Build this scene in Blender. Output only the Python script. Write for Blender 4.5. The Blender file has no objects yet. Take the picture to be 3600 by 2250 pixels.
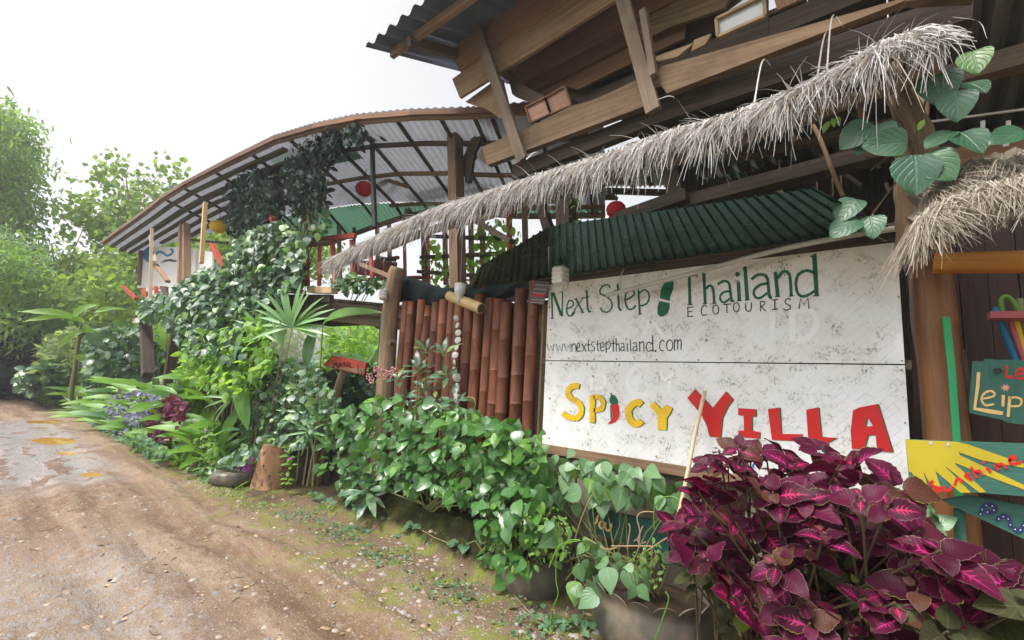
import bpy, math, random
import numpy as np
from mathutils import Vector, Matrix

random.seed(7); RNG = np.random.default_rng(7)
S = bpy.context.scene
COL = S.collection

# ------------------------------------------------------------------ camera
FPX, CX, CY, HCAM = 1600.0, 1800.0, 1125.0, 1.5      # lens of 16 mm on a 36 mm sensor, photograph 3600 x 2250
_W = np.array([-93 - CX, -(1246 - CY), -FPX]); _Y = _W / np.linalg.norm(_W)
_r = math.radians(3.04)
_p = math.atan(-(math.sin(_r) * _W[0] + math.cos(_r) * _W[1]) / FPX)
_U = np.array([math.sin(_r) * math.cos(_p), math.cos(_r) * math.cos(_p), -math.sin(_p)])
_X = np.cross(_Y, _U)
RC = np.stack([_X, _Y, _U])
cam_d = bpy.data.cameras.new('camera'); cam = bpy.data.objects.new('camera', cam_d); COL.objects.link(cam)
cam_d.lens = 16.0; cam_d.sensor_width = 36.0; cam_d.clip_start = 0.05; cam_d.clip_end = 3000
M3 = Matrix(RC.tolist())
cam.matrix_world = Matrix.Translation((0, 0, HCAM)) @ M3.to_4x4()
S.camera = cam
S.render.resolution_x, S.render.resolution_y = 1024, 640

# ------------------------------------------------------------------ light: bright white overcast
w = bpy.data.worlds.new('World'); S.world = w; w.use_nodes = True
nt = w.node_tree; nt.nodes.clear()
sky = nt.nodes.new('ShaderNodeTexSky'); sky.sky_type = 'NISHITA'; sky.sun_disc = False
SUN_EL, SUN_AZ = 62.0, -70.0          # azimuth measured from +Y towards +X: light comes high over the road
sky.sun_elevation = math.radians(SUN_EL); sky.sun_rotation = math.radians(SUN_AZ)
sky.air_density = 1.0; sky.dust_density = 6.0; sky.ozone_density = 1.0; sky.altitude = 300
bw = nt.nodes.new('ShaderNodeHueSaturation'); bw.inputs['Saturation'].default_value = 0.10
bg = nt.nodes.new('ShaderNodeBackground'); bg.inputs['Strength'].default_value = 0.142
out = nt.nodes.new('ShaderNodeOutputWorld')
nt.links.new(sky.outputs[0], bw.inputs['Color']); nt.links.new(bw.outputs[0], bg.inputs['Color']); nt.links.new(bg.outputs[0], out.inputs['Surface'])
sd = bpy.data.lights.new('sun', 'SUN'); sun = bpy.data.objects.new('sun', sd); COL.objects.link(sun)
sd.energy = 2.1; sd.angle = math.radians(11); sd.color = (1.0, 0.95, 0.88)
_el, _az = math.radians(SUN_EL), math.radians(SUN_AZ)
sdir = Vector((math.sin(_az) * math.cos(_el), math.cos(_az) * math.cos(_el), math.sin(_el)))
sun.rotation_euler = sdir.to_track_quat('Z', 'Y').to_euler(); sun.location = sdir * 40

S.view_settings.view_transform = 'Standard'; S.view_settings.look = 'None'
S.view_settings.exposure = 1.1; S.view_settings.gamma = 1.0; S.view_settings.use_curve_mapping = False
S.render.engine = 'CYCLES'
S.cycles.use_denoising = True
S.cycles.max_bounces = 7; S.cycles.diffuse_bounces = 4; S.cycles.glossy_bounces = 3
S.cycles.transmission_bounces = 5; S.cycles.transparent_max_bounces = 6
S.cycles.use_adaptive_sampling = True; S.cycles.adaptive_threshold = 0.02

# ------------------------------------------------------------------ measuring helpers
def ray(u, v):
    return RC @ np.array([u - CX, -(v - CY), -FPX])
def PX(u, v, x=None, y=None, z=None):
    """real-world point seen at photo position (u, v) on the plane x=, y= or z="""
    d = ray(u, v)
    t = x / d[0] if x is not None else (y / d[1] if y is not None else (z - HCAM) / d[2])
    return Vector((d[0] * t, d[1] * t, HCAM + d[2] * t))
def ZC(ox, oy, sc):
    """photo position of a point read off an enlargement starting at (ox, oy)"""
    return lambda a, b: (ox + a / sc, oy + b / sc)

# ------------------------------------------------------------------ object helpers
def tag(o, label=None, cat=None, group=None, kind=None):
    if label: o['label'] = label
    if cat: o['category'] = cat
    if group: o['group'] = group
    if kind: o['kind'] = kind
    return o
def thing(name, label, cat, loc=(0, 0, 0), group=None):
    o = bpy.data.objects.new(name, None); COL.objects.link(o)
    o.empty_display_size = 0.1; o.location = loc
    return tag(o, label, cat, group)
def put(name, mesh, parent=None, mw=None):
    """link a mesh whose vertices are in world space (or placed by mw) under parent"""
    o = bpy.data.objects.new(name, mesh); COL.objects.link(o)
    if mw is not None: o.matrix_basis = mw
    if parent is not None:
        o.parent = parent
        off = Vector(parent.location)
        p = parent.parent
        while p is not None:
            off = off + Vector(p.location); p = p.parent
        if parent.type == 'EMPTY': o.matrix_parent_inverse = Matrix.Translation(-off)
        else: o.matrix_parent_inverse = Matrix.Identity(4)
    return o

class MB:
    def __init__(s): s.v = []; s.f = []; s.uv = []; s.mi = []; s.sm = False; s.rv = []
    def face(s, idx, uvs=None, mi=0):
        s.f.append(tuple(idx)); s.uv.append(uvs if uvs else [(0, 0)] * len(idx)); s.mi.append(mi)
    def quad(s, a, b, c, d, uvs=None, mi=0):
        n = len(s.v); s.v += [tuple(a), tuple(b), tuple(c), tuple(d)]
        s.face((n, n + 1, n + 2, n + 3), uvs or [(0, 0), (1, 0), (1, 1), (0, 1)], mi)
    def beam(s, p, q, wd=.08, ht=.08, up=(0, 0, 1), mi=0, roll=0, jit=0):
        p, q = Vector(p), Vector(q); d = q - p; L = d.length; d.normalize()
        up = Vector(up)
        if abs(d.dot(up)) > .98: up = Vector((1, 0, 0))
        sx = d.cross(up).normalized(); uz = sx.cross(d).normalized()
        if roll:
            R = Matrix.Rotation(roll, 3, d); sx, uz = R @ sx, R @ uz
        n0 = random.random() * 10
        def ring(c, k):
            r = []
            for a, b in ((-1, -1), (1, -1), (1, 1), (-1, 1)):
                j = Vector([random.uniform(-jit, jit) for _ in range(3)]) if jit else Vector()
                r.append(c + sx * a * wd / 2 + uz * b * ht / 2 + j)
            return r
        A, B = ring(p, 0), ring(q, 1)
        n = len(s.v); s.v += [tuple(x) for x in A + B]
        w4 = (wd, ht, wd, ht); o = n0
        for k in range(4):
            k2 = (k + 1) % 4
            s.face((n + k, n + k2, n + 4 + k2, n + 4 + k), [(n0, o), (n0, o + w4[k]), (n0 + L, o + w4[k]), (n0 + L, o)], mi)
            o += w4[k]
        s.face((n + 3, n + 2, n + 1, n), [(n0, 0), (n0, wd), (n0 + .02, wd), (n0 + .02, 0)], mi)
        s.face((n + 4, n + 5, n + 6, n + 7), [(n0, 0), (n0, wd), (n0 + .02, wd), (n0 + .02, 0)], mi)
        return s
    def tube(s, pts, rad, seg=10, cap=True, mi=0, smooth=True):
        pts = [Vector(p) for p in pts]; n = len(pts)
        if not hasattr(rad, '__len__'): rad = [rad] * n
        base = len(s.v); L = 0; n0 = random.random() * 10
        ref = None; Ls = []
        for i, p in enumerate(pts):
            d = (pts[min(i + 1, n - 1)] - pts[max(i - 1, 0)]).normalized()
            if ref is None: ref = d.orthogonal().normalized()
            ref = (ref - d * ref.dot(d)).normalized(); b = d.cross(ref)
            if i: L += (p - pts[i - 1]).length
            Ls.append(L)
            for k in range(seg):
                a = 2 * math.pi * k / seg
                s.v.append(tuple(p + (ref * math.cos(a) + b * math.sin(a)) * rad[i]))
        per = 2 * math.pi * max(rad)
        for i in range(n - 1):
            for k in range(seg):
                k2 = (k + 1) % seg
                s.face((base + i * seg + k, base + i * seg + k2, base + (i + 1) * seg + k2, base + (i + 1) * seg + k),
                       [(n0 + Ls[i], k / seg * per), (n0 + Ls[i], (k + 1) / seg * per), (n0 + Ls[i + 1], (k + 1) / seg * per), (n0 + Ls[i + 1], k / seg * per)], mi)
        if cap:
            s.face([base + k for k in range(seg)][::-1], [(n0, .05 * k) for k in range(seg)], mi)
            s.face([base + (n - 1) * seg + k for k in range(seg)], [(n0 + L, .05 * k) for k in range(seg)], mi)
        s.sm = s.sm or smooth
        return s
    def slab(s, pts, off, mi=0):
        """polygon pts (coplanar) thickened by vector off; uv = in-plane metres"""
        pts = [Vector(p) for p in pts]; off = Vector(off); n = len(pts); b = len(s.v)
        s.v += [tuple(p) for p in pts] + [tuple(p + off) for p in pts]
        o = pts[0]; e = max(((pts[(i + 1) % n] - pts[i]) for i in range(n)), key=lambda q: q.length).normalized()
        nn = off.normalized(); g = nn.cross(e)
        uv = [((p - o).dot(e) + 3.3 * b % 7, (p - o).dot(g)) for p in pts]
        s.face(range(b, b + n), uv, mi); s.face(range(b + 2 * n - 1, b + n - 1, -1), uv[::-1], mi)
        for i in range(n):
            j = (i + 1) % n
            s.face((b + i, b + n + i, b + n + j, b + j), [uv[i], (uv[i][0], uv[i][1] + .03), (uv[j][0], uv[j][1] + .03), uv[j]], mi)
        return s
    def corr(s, a, b, c, d, ribs, amp, along=6, prof='sin', mi=0, wob=0.0):
        """corrugated sheet a-b across the ribs, a-d and b-c along them"""
        a, b, c, d = map(Vector, (a, b, c, d)); per = 6 if prof == 'sin' else 8
        nu = ribs * per; nrm = (b - a).cross(d - a).normalized(); base = len(s.v)
        Lu, Lv = (b - a).length, (d - a).length
        for j in range(along + 1):
            t = j / along
            for i in range(nu + 1):
                u = i / nu; p = (a * (1 - u) + b * u) * (1 - t) + (d * (1 - u) + c * u) * t
                if prof == 'sin': h = math.sin(2 * math.pi * i / per)
                else: h = (0, 0, 0, 0, 0, 1, 1, 0)[i % per] 
                wv = wob * (math.sin(u * 5 + t * 3) * .6 + math.sin(u * 13 + 1) * .3 + math.sin(t * 4 + u * 9))
                s.v.append(tuple(p + nrm * (h * amp + wv)))
        for j in range(along):
            for i in range(nu):
                q = base + j * (nu + 1) + i
                s.face((q, q + 1, q + nu + 2, q + nu + 1), [(i / nu * Lu, j / along * Lv), ((i + 1) / nu * Lu, j / along * Lv), ((i + 1) / nu * Lu, (j + 1) / along * Lv), (i / nu * Lu, (j + 1) / along * Lv)], mi)
        s.sm = prof == 'sin'
        return s
    def mesh(s, name, mats):
        m = bpy.data.meshes.new(name); m.from_pydata(s.v, [], s.f)
        ul = m.uv_layers.new(name='UVMap')
        ul.data.foreach_set('uv', np.array([c for f in s.uv for c in f], dtype=np.float32).ravel())
        for k in (mats if isinstance(mats, (list, tuple)) else [mats]): m.materials.append(k)
        if any(s.mi): m.polygons.foreach_set('material_index', s.mi)
        if s.sm:
            m.polygons.foreach_set('use_smooth', [True] * len(m.polygons))
            try: m.set_sharp_from_angle(angle=math.radians(50))
            except Exception: pass
        m.update(); return m
    def build(s, name, mats, parent=None): return put(name, s.mesh(name, mats), parent)

def lerp(a, b, t): return a + (b - a) * t
# ------------------------------------------------------------------ materials
class NT:
    def __init__(s, name):
        s.m = bpy.data.materials.new(name); s.m.use_nodes = True; s.t = s.m.node_tree; s.t.nodes.clear()
        s.out = s.n('ShaderNodeOutputMaterial')
    def n(s, k, **kw):
        o = s.t.nodes.new(k)
        for a, b in kw.items(): setattr(o, a, b)
        return o
    def l(s, a, b): s.t.links.new(a, b)
    def val(s, x, sock):
        if isinstance(x, (int, float)): sock.default_value = x
        elif isinstance(x, (tuple, list)): sock.default_value = tuple(x) + ((1,) if len(x) == 3 and len(sock.default_value) == 4 else ())
        else: s.l(x, sock)
    def math(s, op, a, b=0.0, c=0.0, clamp=False):
        o = s.n('ShaderNodeMath', operation=op); o.use_clamp = clamp
        s.val(a, o.inputs[0]); s.val(b, o.inputs[1]); s.val(c, o.inputs[2]); return o.outputs[0]
    def mix(s, f, a, b, mode='MIX'):
        o = s.n('ShaderNodeMix', data_type='RGBA', blend_type=mode); o.clamp_factor = True
        s.val(f, o.inputs[0]); s.val(a, o.inputs[6]); s.val(b, o.inputs[7]); return o.outputs[2]
    def noise(s, vec, sc, det=3, rough=.55, dist=0):
        o = s.n('ShaderNodeTexNoise'); s.l(vec, o.inputs['Vector']) if vec is not None else None
        o.inputs['Scale'].default_value = sc; o.inputs['Detail'].default_value = det; o.inputs['Roughness'].default_value = rough; o.inputs['Distortion'].default_value = dist
        return o.outputs[0]
    def ramp(s, f, lo, hi, a=0.0, b=1.0):
        o = s.n('ShaderNodeMapRange'); o.interpolation_type = 'SMOOTHSTEP'
        s.val(f, o.inputs[0]); s.val(lo, o.inputs[1]); s.val(hi, o.inputs[2]); s.val(a, o.inputs[3]); s.val(b, o.inputs[4]); return o.outputs[0]
    def map(s, vec, sc=(1, 1, 1), loc=(0, 0, 0), rot=(0, 0, 0)):
        o = s.n('ShaderNodeMapping'); s.l(vec, o.inputs[0]); o.inputs[1].default_value = loc; o.inputs[2].default_value = rot; o.inputs[3].default_value = sc; return o.outputs[0]
    def uv(s): return s.n('ShaderNodeUVMap').outputs[0]
    def tex(s, k='Object'): return s.n('ShaderNodeTexCoord').outputs[k]
    def pos(s): return s.n('ShaderNodeNewGeometry').outputs['Position']
    def xyz(s, v):
        o = s.n('ShaderNodeSeparateXYZ'); s.l(v, o.inputs[0]); return o.outputs
    def rnd(s):
        """0..1 value differing per object and, in joined foliage, per leaf"""
        a = s.n('ShaderNodeObjectInfo').outputs['Random']
        b = s.n('ShaderNodeAttribute', attribute_name='rnd').outputs['Fac']
        return s.math('FRACT', s.math('ADD', a, b))
    def bump(s, h, st=.3, d=.01):
        o = s.n('ShaderNodeBump'); o.inputs['Strength'].default_value = st; o.inputs['Distance'].default_value = d; s.l(h, o.inputs['Height']); return o.outputs[0]
    def pbsdf(s, col, rough=.6, spec=.5, metal=0, nrm=None, coat=0):
        o = s.n('ShaderNodeBsdfPrincipled'); s.val(col, o.inputs['Base Color']); s.val(rough, o.inputs['Roughness'])
        s.val(spec, o.inputs['Specular IOR Level']); s.val(metal, o.inputs['Metallic'])
        if coat: o.inputs['Coat Weight'].default_value = coat
        if nrm is not None: s.l(nrm, o.inputs['Normal'])
        return o.outputs[0]
    def fin(s, sh): s.l(sh, s.out.inputs[0]); return s.m
    def mixsh(s, f, a, b):
        o = s.n('ShaderNodeMixShader'); s.val(f, o.inputs[0]); s.l(a, o.inputs[1]); s.l(b, o.inputs[2]); return o.outputs[0]

def m_wood(name, c1, c2, rough=.75, gl=1.6, gx=38, stain=(.03, .022, .016), st=.45, bump=.35, spec=.25):
    t = NT(name); uv = t.uv(); g = t.map(uv, (gl, gx, 1))
    r = t.rnd(); off = t.n('ShaderNodeCombineXYZ'); t.val(t.math('MULTIPLY', r, 37.0), off.inputs[0]); t.val(t.math('MULTIPLY', r, 11.0), off.inputs[1])
    va = t.n('ShaderNodeVectorMath', operation='ADD'); t.l(g, va.inputs[0]); t.l(off.outputs[0], va.inputs[1])
    a = t.noise(va.outputs[0], 1, 5, .6, .8); b = t.noise(t.tex(), 2.3, 4, .6)
    c = t.mix(t.ramp(a, .32, .68), c1, c2)
    c = t.mix(t.math('MULTIPLY', t.ramp(b, .5, .72), st), c, stain)
    c = t.mix(t.math('MULTIPLY_ADD', r, .5, 0), c, t.mix(.5, c, c2), 'MIX')
    hv = t.n('ShaderNodeHueSaturation'); t.l(c, hv.inputs['Color']); t.val(t.math('MULTIPLY_ADD', r, .5, .75), hv.inputs['Value'])
    return t.fin(t.pbsdf(hv.outputs[0], rough, spec, nrm=t.bump(a, bump, .006)))

def m_plain(name, c, rough=.6, spec=.4, var=.25, sc=9, bump=.15, metal=0, dirt=None, dst=.5):
    t = NT(name); o = t.tex(); a = t.noise(o, sc, 5, .62); b = t.noise(o, sc * .27, 3)
    col = t.mix(t.math('MULTIPLY', a, var), c, tuple(x * .45 for x in c))
    if dirt: col = t.mix(t.math('MULTIPLY', t.ramp(b, .45, .7), dst), col, dirt)
    return t.fin(t.pbsdf(col, rough, spec, metal, nrm=t.bump(a, bump, .004)))

def m_leaf(name, c1, c2, c3=None, gloss=.35, trans=.35, vein=.5, nv=9, curve=.35, spec=.5, veincol=None, bump=.5):
    """c1..c2 range over leaves; pale veins and relief from the leaf's own length/width coordinates"""
    t = NT(name); x = t.xyz(t.uv()); r = t.rnd()
    s = t.math('ABSOLUTE', t.math('MULTIPLY_ADD', x[0], 2.0, -1.0)); v = x[1]
    base = t.mix(r, c1, c2)
    if c3: base = t.mix(t.ramp(t.math('FRACT', t.math('MULTIPLY', r, 7.3)), .82, .9), base, c3)
    nz = t.noise(t.tex('Object'), 14, 3)
    base = t.mix(t.math('MULTIPLY', t.ramp(nz, .4, .8), .25), base, tuple(k * .5 for k in c1))
    ph = t.math('FRACT', t.math('MULTIPLY', t.math('SUBTRACT', v, t.math('MULTIPLY', s, curve)), nv))
    ln = t.ramp(t.math('ABSOLUTE', t.math('SUBTRACT', ph, .5)), 0.0, .22, 1.0, 0.0)
    mid = t.ramp(s, .02, .09, 1.0, 0.0)
    vm = t.math('MAXIMUM', t.math('MULTIPLY', ln, .6), mid)
    col = t.mix(t.math('MULTIPLY', vm, vein), base, veincol or tuple(min(1, k * 1.8 + .02) for k in c2))
    nr = t.bump(vm, bump, -.004)
    p = t.pbsdf(col, gloss, spec, nrm=nr)
    tr = t.n('ShaderNodeBsdfTranslucent'); t.l(t.mix(.6, col, tuple(min(1, q) for q in (c2[0] * 2.4 + .03, c2[1] * 2.2 + .05, c2[2] * .8))), tr.inputs[0])
    return t.fin(t.mixsh(trans, p, tr.outputs[0]))

def m_coleus():
    t = NT('coleus_leaf'); x = t.xyz(t.uv()); r = t.rnd()
    s = t.math('ABSOLUTE', t.math('MULTIPLY_ADD', x[0], 2.0, -1.0)); v = x[1]
    nz = t.noise(t.tex('Object'), 30, 4, .7)
    base = t.mix(r, (.030, .0035, .012), (.085, .006, .030)); base = t.mix(t.ramp(t.math('FRACT', t.math('MULTIPLY', r, 5.7)), .78, .92), base, (.075, .03, .018))
    ph = t.math('FRACT', t.math('MULTIPLY', t.math('SUBTRACT', v, t.math('MULTIPLY', s, .28)), 8))
    ln = t.ramp(t.math('ABSOLUTE', t.math('SUBTRACT', ph, .5)), 0.03, .26, 1.0, 0.0)
    reach = t.ramp(t.math('ADD', s, t.math('MULTIPLY', t.math('ABSOLUTE', t.math('SUBTRACT', v, .38)), 1.3)), .30, .62, 1.0, 0.0)
    mid = t.math('MULTIPLY', t.ramp(t.math('ADD', s, t.math('MULTIPLY', v, .10)), .05, .17, 1.0, 0.0), t.ramp(v, .78, .9, 1, 0))
    pk = t.math('MAXIMUM', mid, t.math('MULTIPLY', t.math('MULTIPLY', ln, reach), 1.0), clamp=True)
    pk = t.math('MULTIPLY', pk, t.ramp(t.math('FRACT', t.math('MULTIPLY', r, 13.1)), .40, .75))
    col = t.mix(t.math('MULTIPLY', ln, .18), base, (.03, .004, .015))
    col = t.mix(pk, col, t.mix(t.math('FRACT', t.math('MULTIPLY', r, 3.3)), (.50, .014, .085), (.42, .03, .18)))
    ed = t.ramp(t.math('ADD', s, t.math('MULTIPLY', nz, .16)), 1.035, 1.075)
    col = t.mix(t.math('MULTIPLY', ed, .85), col, t.mix(t.ramp(t.math('FRACT', t.math('MULTIPLY', r, 9.1)), .55, .75), (.36, .22, .22), (.26, .33, .05)))
    p = t.pbsdf(col, .46, .16, nrm=t.bump(t.math('ADD', ln, nz), .25, -.003))
    tr = t.n('ShaderNodeBsdfTranslucent'); t.l(t.mix(.5, col, (.30, .012, .06)), tr.inputs[0])
    return t.fin(t.mixsh(.16, p, tr.outputs[0]))

def m_blade(name, cols, rough=.7, trans=.1):
    t = NT(name); r = t.rnd(); c = cols[0]
    o = t.n('ShaderNodeValToRGB'); t.l(r, o.inputs[0]); e = o.color_ramp.elements
    e[0].color = tuple(cols[0]) + (1,); e[1].color = tuple(cols[-1]) + (1,)
    for i, q in enumerate(cols[1:-1]): k = e.new((i + 1) / (len(cols) - 1)); k.color = tuple(q) + (1,)
    p = t.pbsdf(o.outputs[0], rough, .3)
    if not trans: return t.fin(p)
    tr = t.n('ShaderNodeBsdfTranslucent'); t.l(o.outputs[0], tr.inputs[0]); return t.fin(t.mixsh(trans, p, tr.outputs[0]))

def m_metal(name, c, rust=.35, rough=.42, metal=.6, dark=(.05, .035, .03), trans=None):
    t = NT(name); uv = t.uv(); a = t.noise(t.map(uv, (9, .9, 1)), 1, 5, .65); b = t.noise(t.tex(), 3.1, 5, .6)
    col = t.mix(t.ramp(a, .3, .75), c, tuple(k * .6 for k in c)); col = t.mix(t.math('MULTIPLY', t.ramp(b, .5, .7), rust), col, dark)
    hv = t.n('ShaderNodeHueSaturation'); t.l(col, hv.inputs['Color']); t.val(t.math('MULTIPLY_ADD', t.rnd(), .4, .8), hv.inputs['Value'])
    p = t.pbsdf(hv.outputs[0], t.math('MULTIPLY_ADD', b, .3, rough - .15), .5, metal, nrm=t.bump(b, .1, .004))
    if trans:
        tr = t.n('ShaderNodeBsdfTranslucent'); t.val(trans[1], tr.inputs[0]); p = t.mixsh(trans[0], p, tr.outputs[0])
    return t.fin(p)

def m_sign():
    t = NT('sign_white'); uv = t.uv(); x = t.xyz(uv)
    # herringbone weave relief: two sets of slanted strips
    def strips(sx, sy):
        q = t.math('ADD', t.math('MULTIPLY', x[0], sx), t.math('MULTIPLY', x[1], sy)); return t.math('FRACT', t.math('MULTIPLY', q, 26))
    a, b = strips(.7, .7), strips(.7, -.7)
    blk = t.math('ADD', t.math('FLOOR', t.math('MULTIPLY', t.math('ADD', t.math('MULTIPLY', x[0], .7), t.math('MULTIPLY', x[1], .7)), 26)), t.math('FLOOR', t.math('MULTIPLY', t.math('SUBTRACT', t.math('MULTIPLY', x[0], .7), t.math('MULTIPLY', x[1], .7)), 26)))
    sel = t.math('GREATER_THAN', t.math('PINGPONG', blk, 2.0), 1.0)
    ed = lambda q: t.ramp(t.math('ABSOLUTE', t.math('SUBTRACT', q, .5)), .38, .5)
    rel = t.math('ADD', t.math('MULTIPLY', ed(a), sel), t.math('MULTIPLY', ed(b), t.math('SUBTRACT', 1.0, sel)))
    n1 = t.noise(t.map(uv, (1, 1, 1)), 3.2, 4, .6); n2 = t.noise(uv, 24, 5, .75, .6); n3 = t.noise(t.map(uv, (1, 1, 1), rot=(0, 0, .78)), 9, 4, .7)
    fa = t.map(uv, (38, 80, 1), rot=(0, 0, .785)); fb = t.map(uv, (80, 38, 1), rot=(0, 0, .785))
    fl = t.math('ADD', t.math('MULTIPLY', t.noise(fa, 1, 3, .6), sel), t.math('MULTIPLY', t.noise(fb, 1, 3, .6), t.math('SUBTRACT', 1.0, sel)))
    pat = t.math('MULTIPLY', t.ramp(n1, .32, .58), t.ramp(t.noise(uv, 11, 3, .6), .46, .62))
    d = t.math('MULTIPLY', t.math('ADD', t.math('MULTIPLY', t.ramp(fl, .46, .66), .75), t.math('MULTIPLY', t.ramp(t.noise(uv, 60, 3, .6), .5, .68), .5)), pat)
    d2 = t.math('MULTIPLY', t.math('MULTIPLY', rel, t.ramp(n3, .46, .64)), .34)
    col = t.mix(t.ramp(n1, .3, .7), (.74, .74, .745), (.66, .645, .61))
    col = t.mix(t.ramp(x[1], .95, 1.35, 0, .5), col, (.66, .58, .46))
    col = t.mix(t.math('MULTIPLY', d, .88, clamp=True), col, (.075, .065, .055)); col = t.mix(d2, col, (.30, .28, .25))
    return t.fin(t.pbsdf(col, .55, .35, nrm=t.bump(rel, .22, -.005)))

def m_ground():
    t = NT('dirt_ground'); p = t.pos(); x = t.xyz(p)
    sp = t.map(p, (1, 1, 0)); st = t.map(p, (1.6, .28, 0))
    big = t.noise(sp, .55, 4, .6); mid = t.noise(sp, 2.6, 5, .62); fine = t.noise(t.map(p, (1.15, .62, 0)), 15, 6, .72); grit = t.noise(sp, 70, 4, .7)
    track = t.noise(st, 1.7, 5, .6, .4)
    c = t.mix(t.ramp(track, .34, .66), (.185, .115, .075), (.325, .240, .175))
    c = t.mix(t.math('MULTIPLY', t.ramp(mid, .42, .7), .6), c, (.40, .31, .23))
    c = t.mix(t.math('MULTIPLY', t.ramp(big, .5, .62), .35), c, (.33, .19, .12))
    c = t.mix(t.math('MULTIPLY', t.ramp(fine, .52, .62), .6), c, (.17, .105, .07)); c = t.mix(t.math('MULTIPLY', t.ramp(fine, .46, .36), .55), c, (.42, .34, .27))
    rut = t.math('MULTIPLY', t.ramp(t.noise(t.map(p, (2.2, .16, 0)), 1.5, 4, .6, .3), .50, .62), .65); c = t.mix(rut, c, (.155, .09, .055))
    # greyer gravel lane on the road's middle
    lane = t.math('MULTIPLY', t.ramp(x[0], 1.35, .9), t.ramp(x[1], 6.2, 4.6))
    c = t.mix(t.math('MULTIPLY', t.math('MULTIPLY', lane, t.ramp(fine, .4, .62)), .75), c, (.36, .34, .34))
    # stones bedded in the dirt
    vo = t.n('ShaderNodeTexVoronoi'); t.l(t.map(p, (30, 22, 0)), vo.inputs['Vector']); vo.inputs['Scale'].default_value = 1.0
    stone = t.math('MULTIPLY', t.ramp(vo.outputs['Distance'], .30, .22), t.math('GREATER_THAN', t.xyz(vo.outputs['Color'])[0], .62))
    stone = t.math('MULTIPLY', stone, t.ramp(mid, .38, .55))
    sc = t.mix(t.xyz(vo.outputs['Color'])[1], (.24, .24, .26), (.52, .48, .43))
    c = t.mix(t.math('MULTIPLY', stone, .8), c, sc)
    c = t.mix(t.math('MULTIPLY', t.ramp(grit, .52, .72), .55), c, (.16, .11, .08)); c = t.mix(t.math('MULTIPLY', t.ramp(grit, .5, .34), .35), c, (.52, .44, .36))
    # darker earth and moss beside the planting
    edge = t.ramp(t.math('ADD', x[0], t.math('MULTIPLY', big, .9)), 2.25, 2.95)
    c = t.mix(t.math('MULTIPLY', edge, .75), c, t.mix(fine, (.10, .07, .045), (.19, .14, .09)))
    bank = t.math('MULTIPLY', t.ramp(x[2], .03, .12), t.ramp(x[0], 2.55, 2.7)); c = t.mix(bank, c, t.mix(t.ramp(fine, .4, .6), (.030, .026, .012), (.050, .052, .013)))
    mo = t.math('MULTIPLY', t.ramp(t.math('ADD', x[0], t.math('MULTIPLY', mid, 1.0)), 2.0, 2.7), t.math('MULTIPLY', t.ramp(t.noise(sp, 3.4, 5, .7), .46, .58), t.ramp(fine, .35, .55)))
    mo = t.math('MULTIPLY', mo, t.ramp(x[2], .12, .05))
    c = t.mix(t.math('MULTIPLY', mo, .62), c, t.mix(grit, (.09, .14, .014), (.28, .34, .04)))
    # wet mud, with the sky's sheen painted on its film
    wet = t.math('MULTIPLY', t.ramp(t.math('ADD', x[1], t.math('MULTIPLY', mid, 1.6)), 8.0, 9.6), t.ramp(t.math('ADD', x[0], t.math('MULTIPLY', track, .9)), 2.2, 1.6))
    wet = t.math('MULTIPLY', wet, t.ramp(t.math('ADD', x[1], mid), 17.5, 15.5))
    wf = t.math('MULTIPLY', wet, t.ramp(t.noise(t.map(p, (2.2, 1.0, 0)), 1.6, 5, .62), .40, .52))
    c = t.mix(t.math('MULTIPLY', wet, .6), c, (.19, .135, .115)); c = t.mix(t.math('MULTIPLY', wf, .85), c, (.36, .335, .345))  # second mix puts the pale sky reflection into the film's colour
    dk = t.n('ShaderNodeHueSaturation'); t.l(c, dk.inputs['Color']); dk.inputs['Value'].default_value = .74; dk.inputs['Saturation'].default_value = 1.08; c = dk.outputs[0]
    far = t.ramp(x[1], 24, 34); c = t.mix(far, c, (.05, .08, .02)); c = t.mix(t.ramp(x[0], -4.0, -7.0), c, (.06, .09, .03))
    rg = t.mix(wf, (.85, .85, .85), (.30, .30, .30)); rgs = t.n('ShaderNodeSeparateColor'); t.l(rg, rgs.inputs[0])
    h = t.math('ADD', t.math('MULTIPLY', fine, .7), t.math('ADD', t.math('MULTIPLY', grit, .35), t.math('MULTIPLY', stone, .6)))
    h = t.math('MULTIPLY', h, t.math('SUBTRACT', 1.0, t.math('MULTIPLY', wf, .85)))
    sw = t.math('MULTIPLY_ADD', wf, .8, .2)
    return t.fin(t.pbsdf(c, rgs.outputs[0], sw, nrm=t.bump(h, .8, .035)))

def m_stump():
    t = NT('stump_wood'); o = t.tex(); a = t.noise(t.map(o, (9, 9, 2.2)), 1, 5, .65); b = t.noise(o, 7, 5, .6)
    c = t.mix(t.ramp(a, .35, .65), (.42, .22, .12), (.55, .33, .20)); c = t.mix(t.ramp(b, .52, .64), c, (.20, .15, .12)); c = t.mix(t.ramp(t.noise(t.map(o, (22, 22, 8)), 1, 3), .64, .7), c, (.03, .02, .015))
    return t.fin(t.pbsdf(c, .85, .2, nrm=t.bump(a, .7, .02)))

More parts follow.
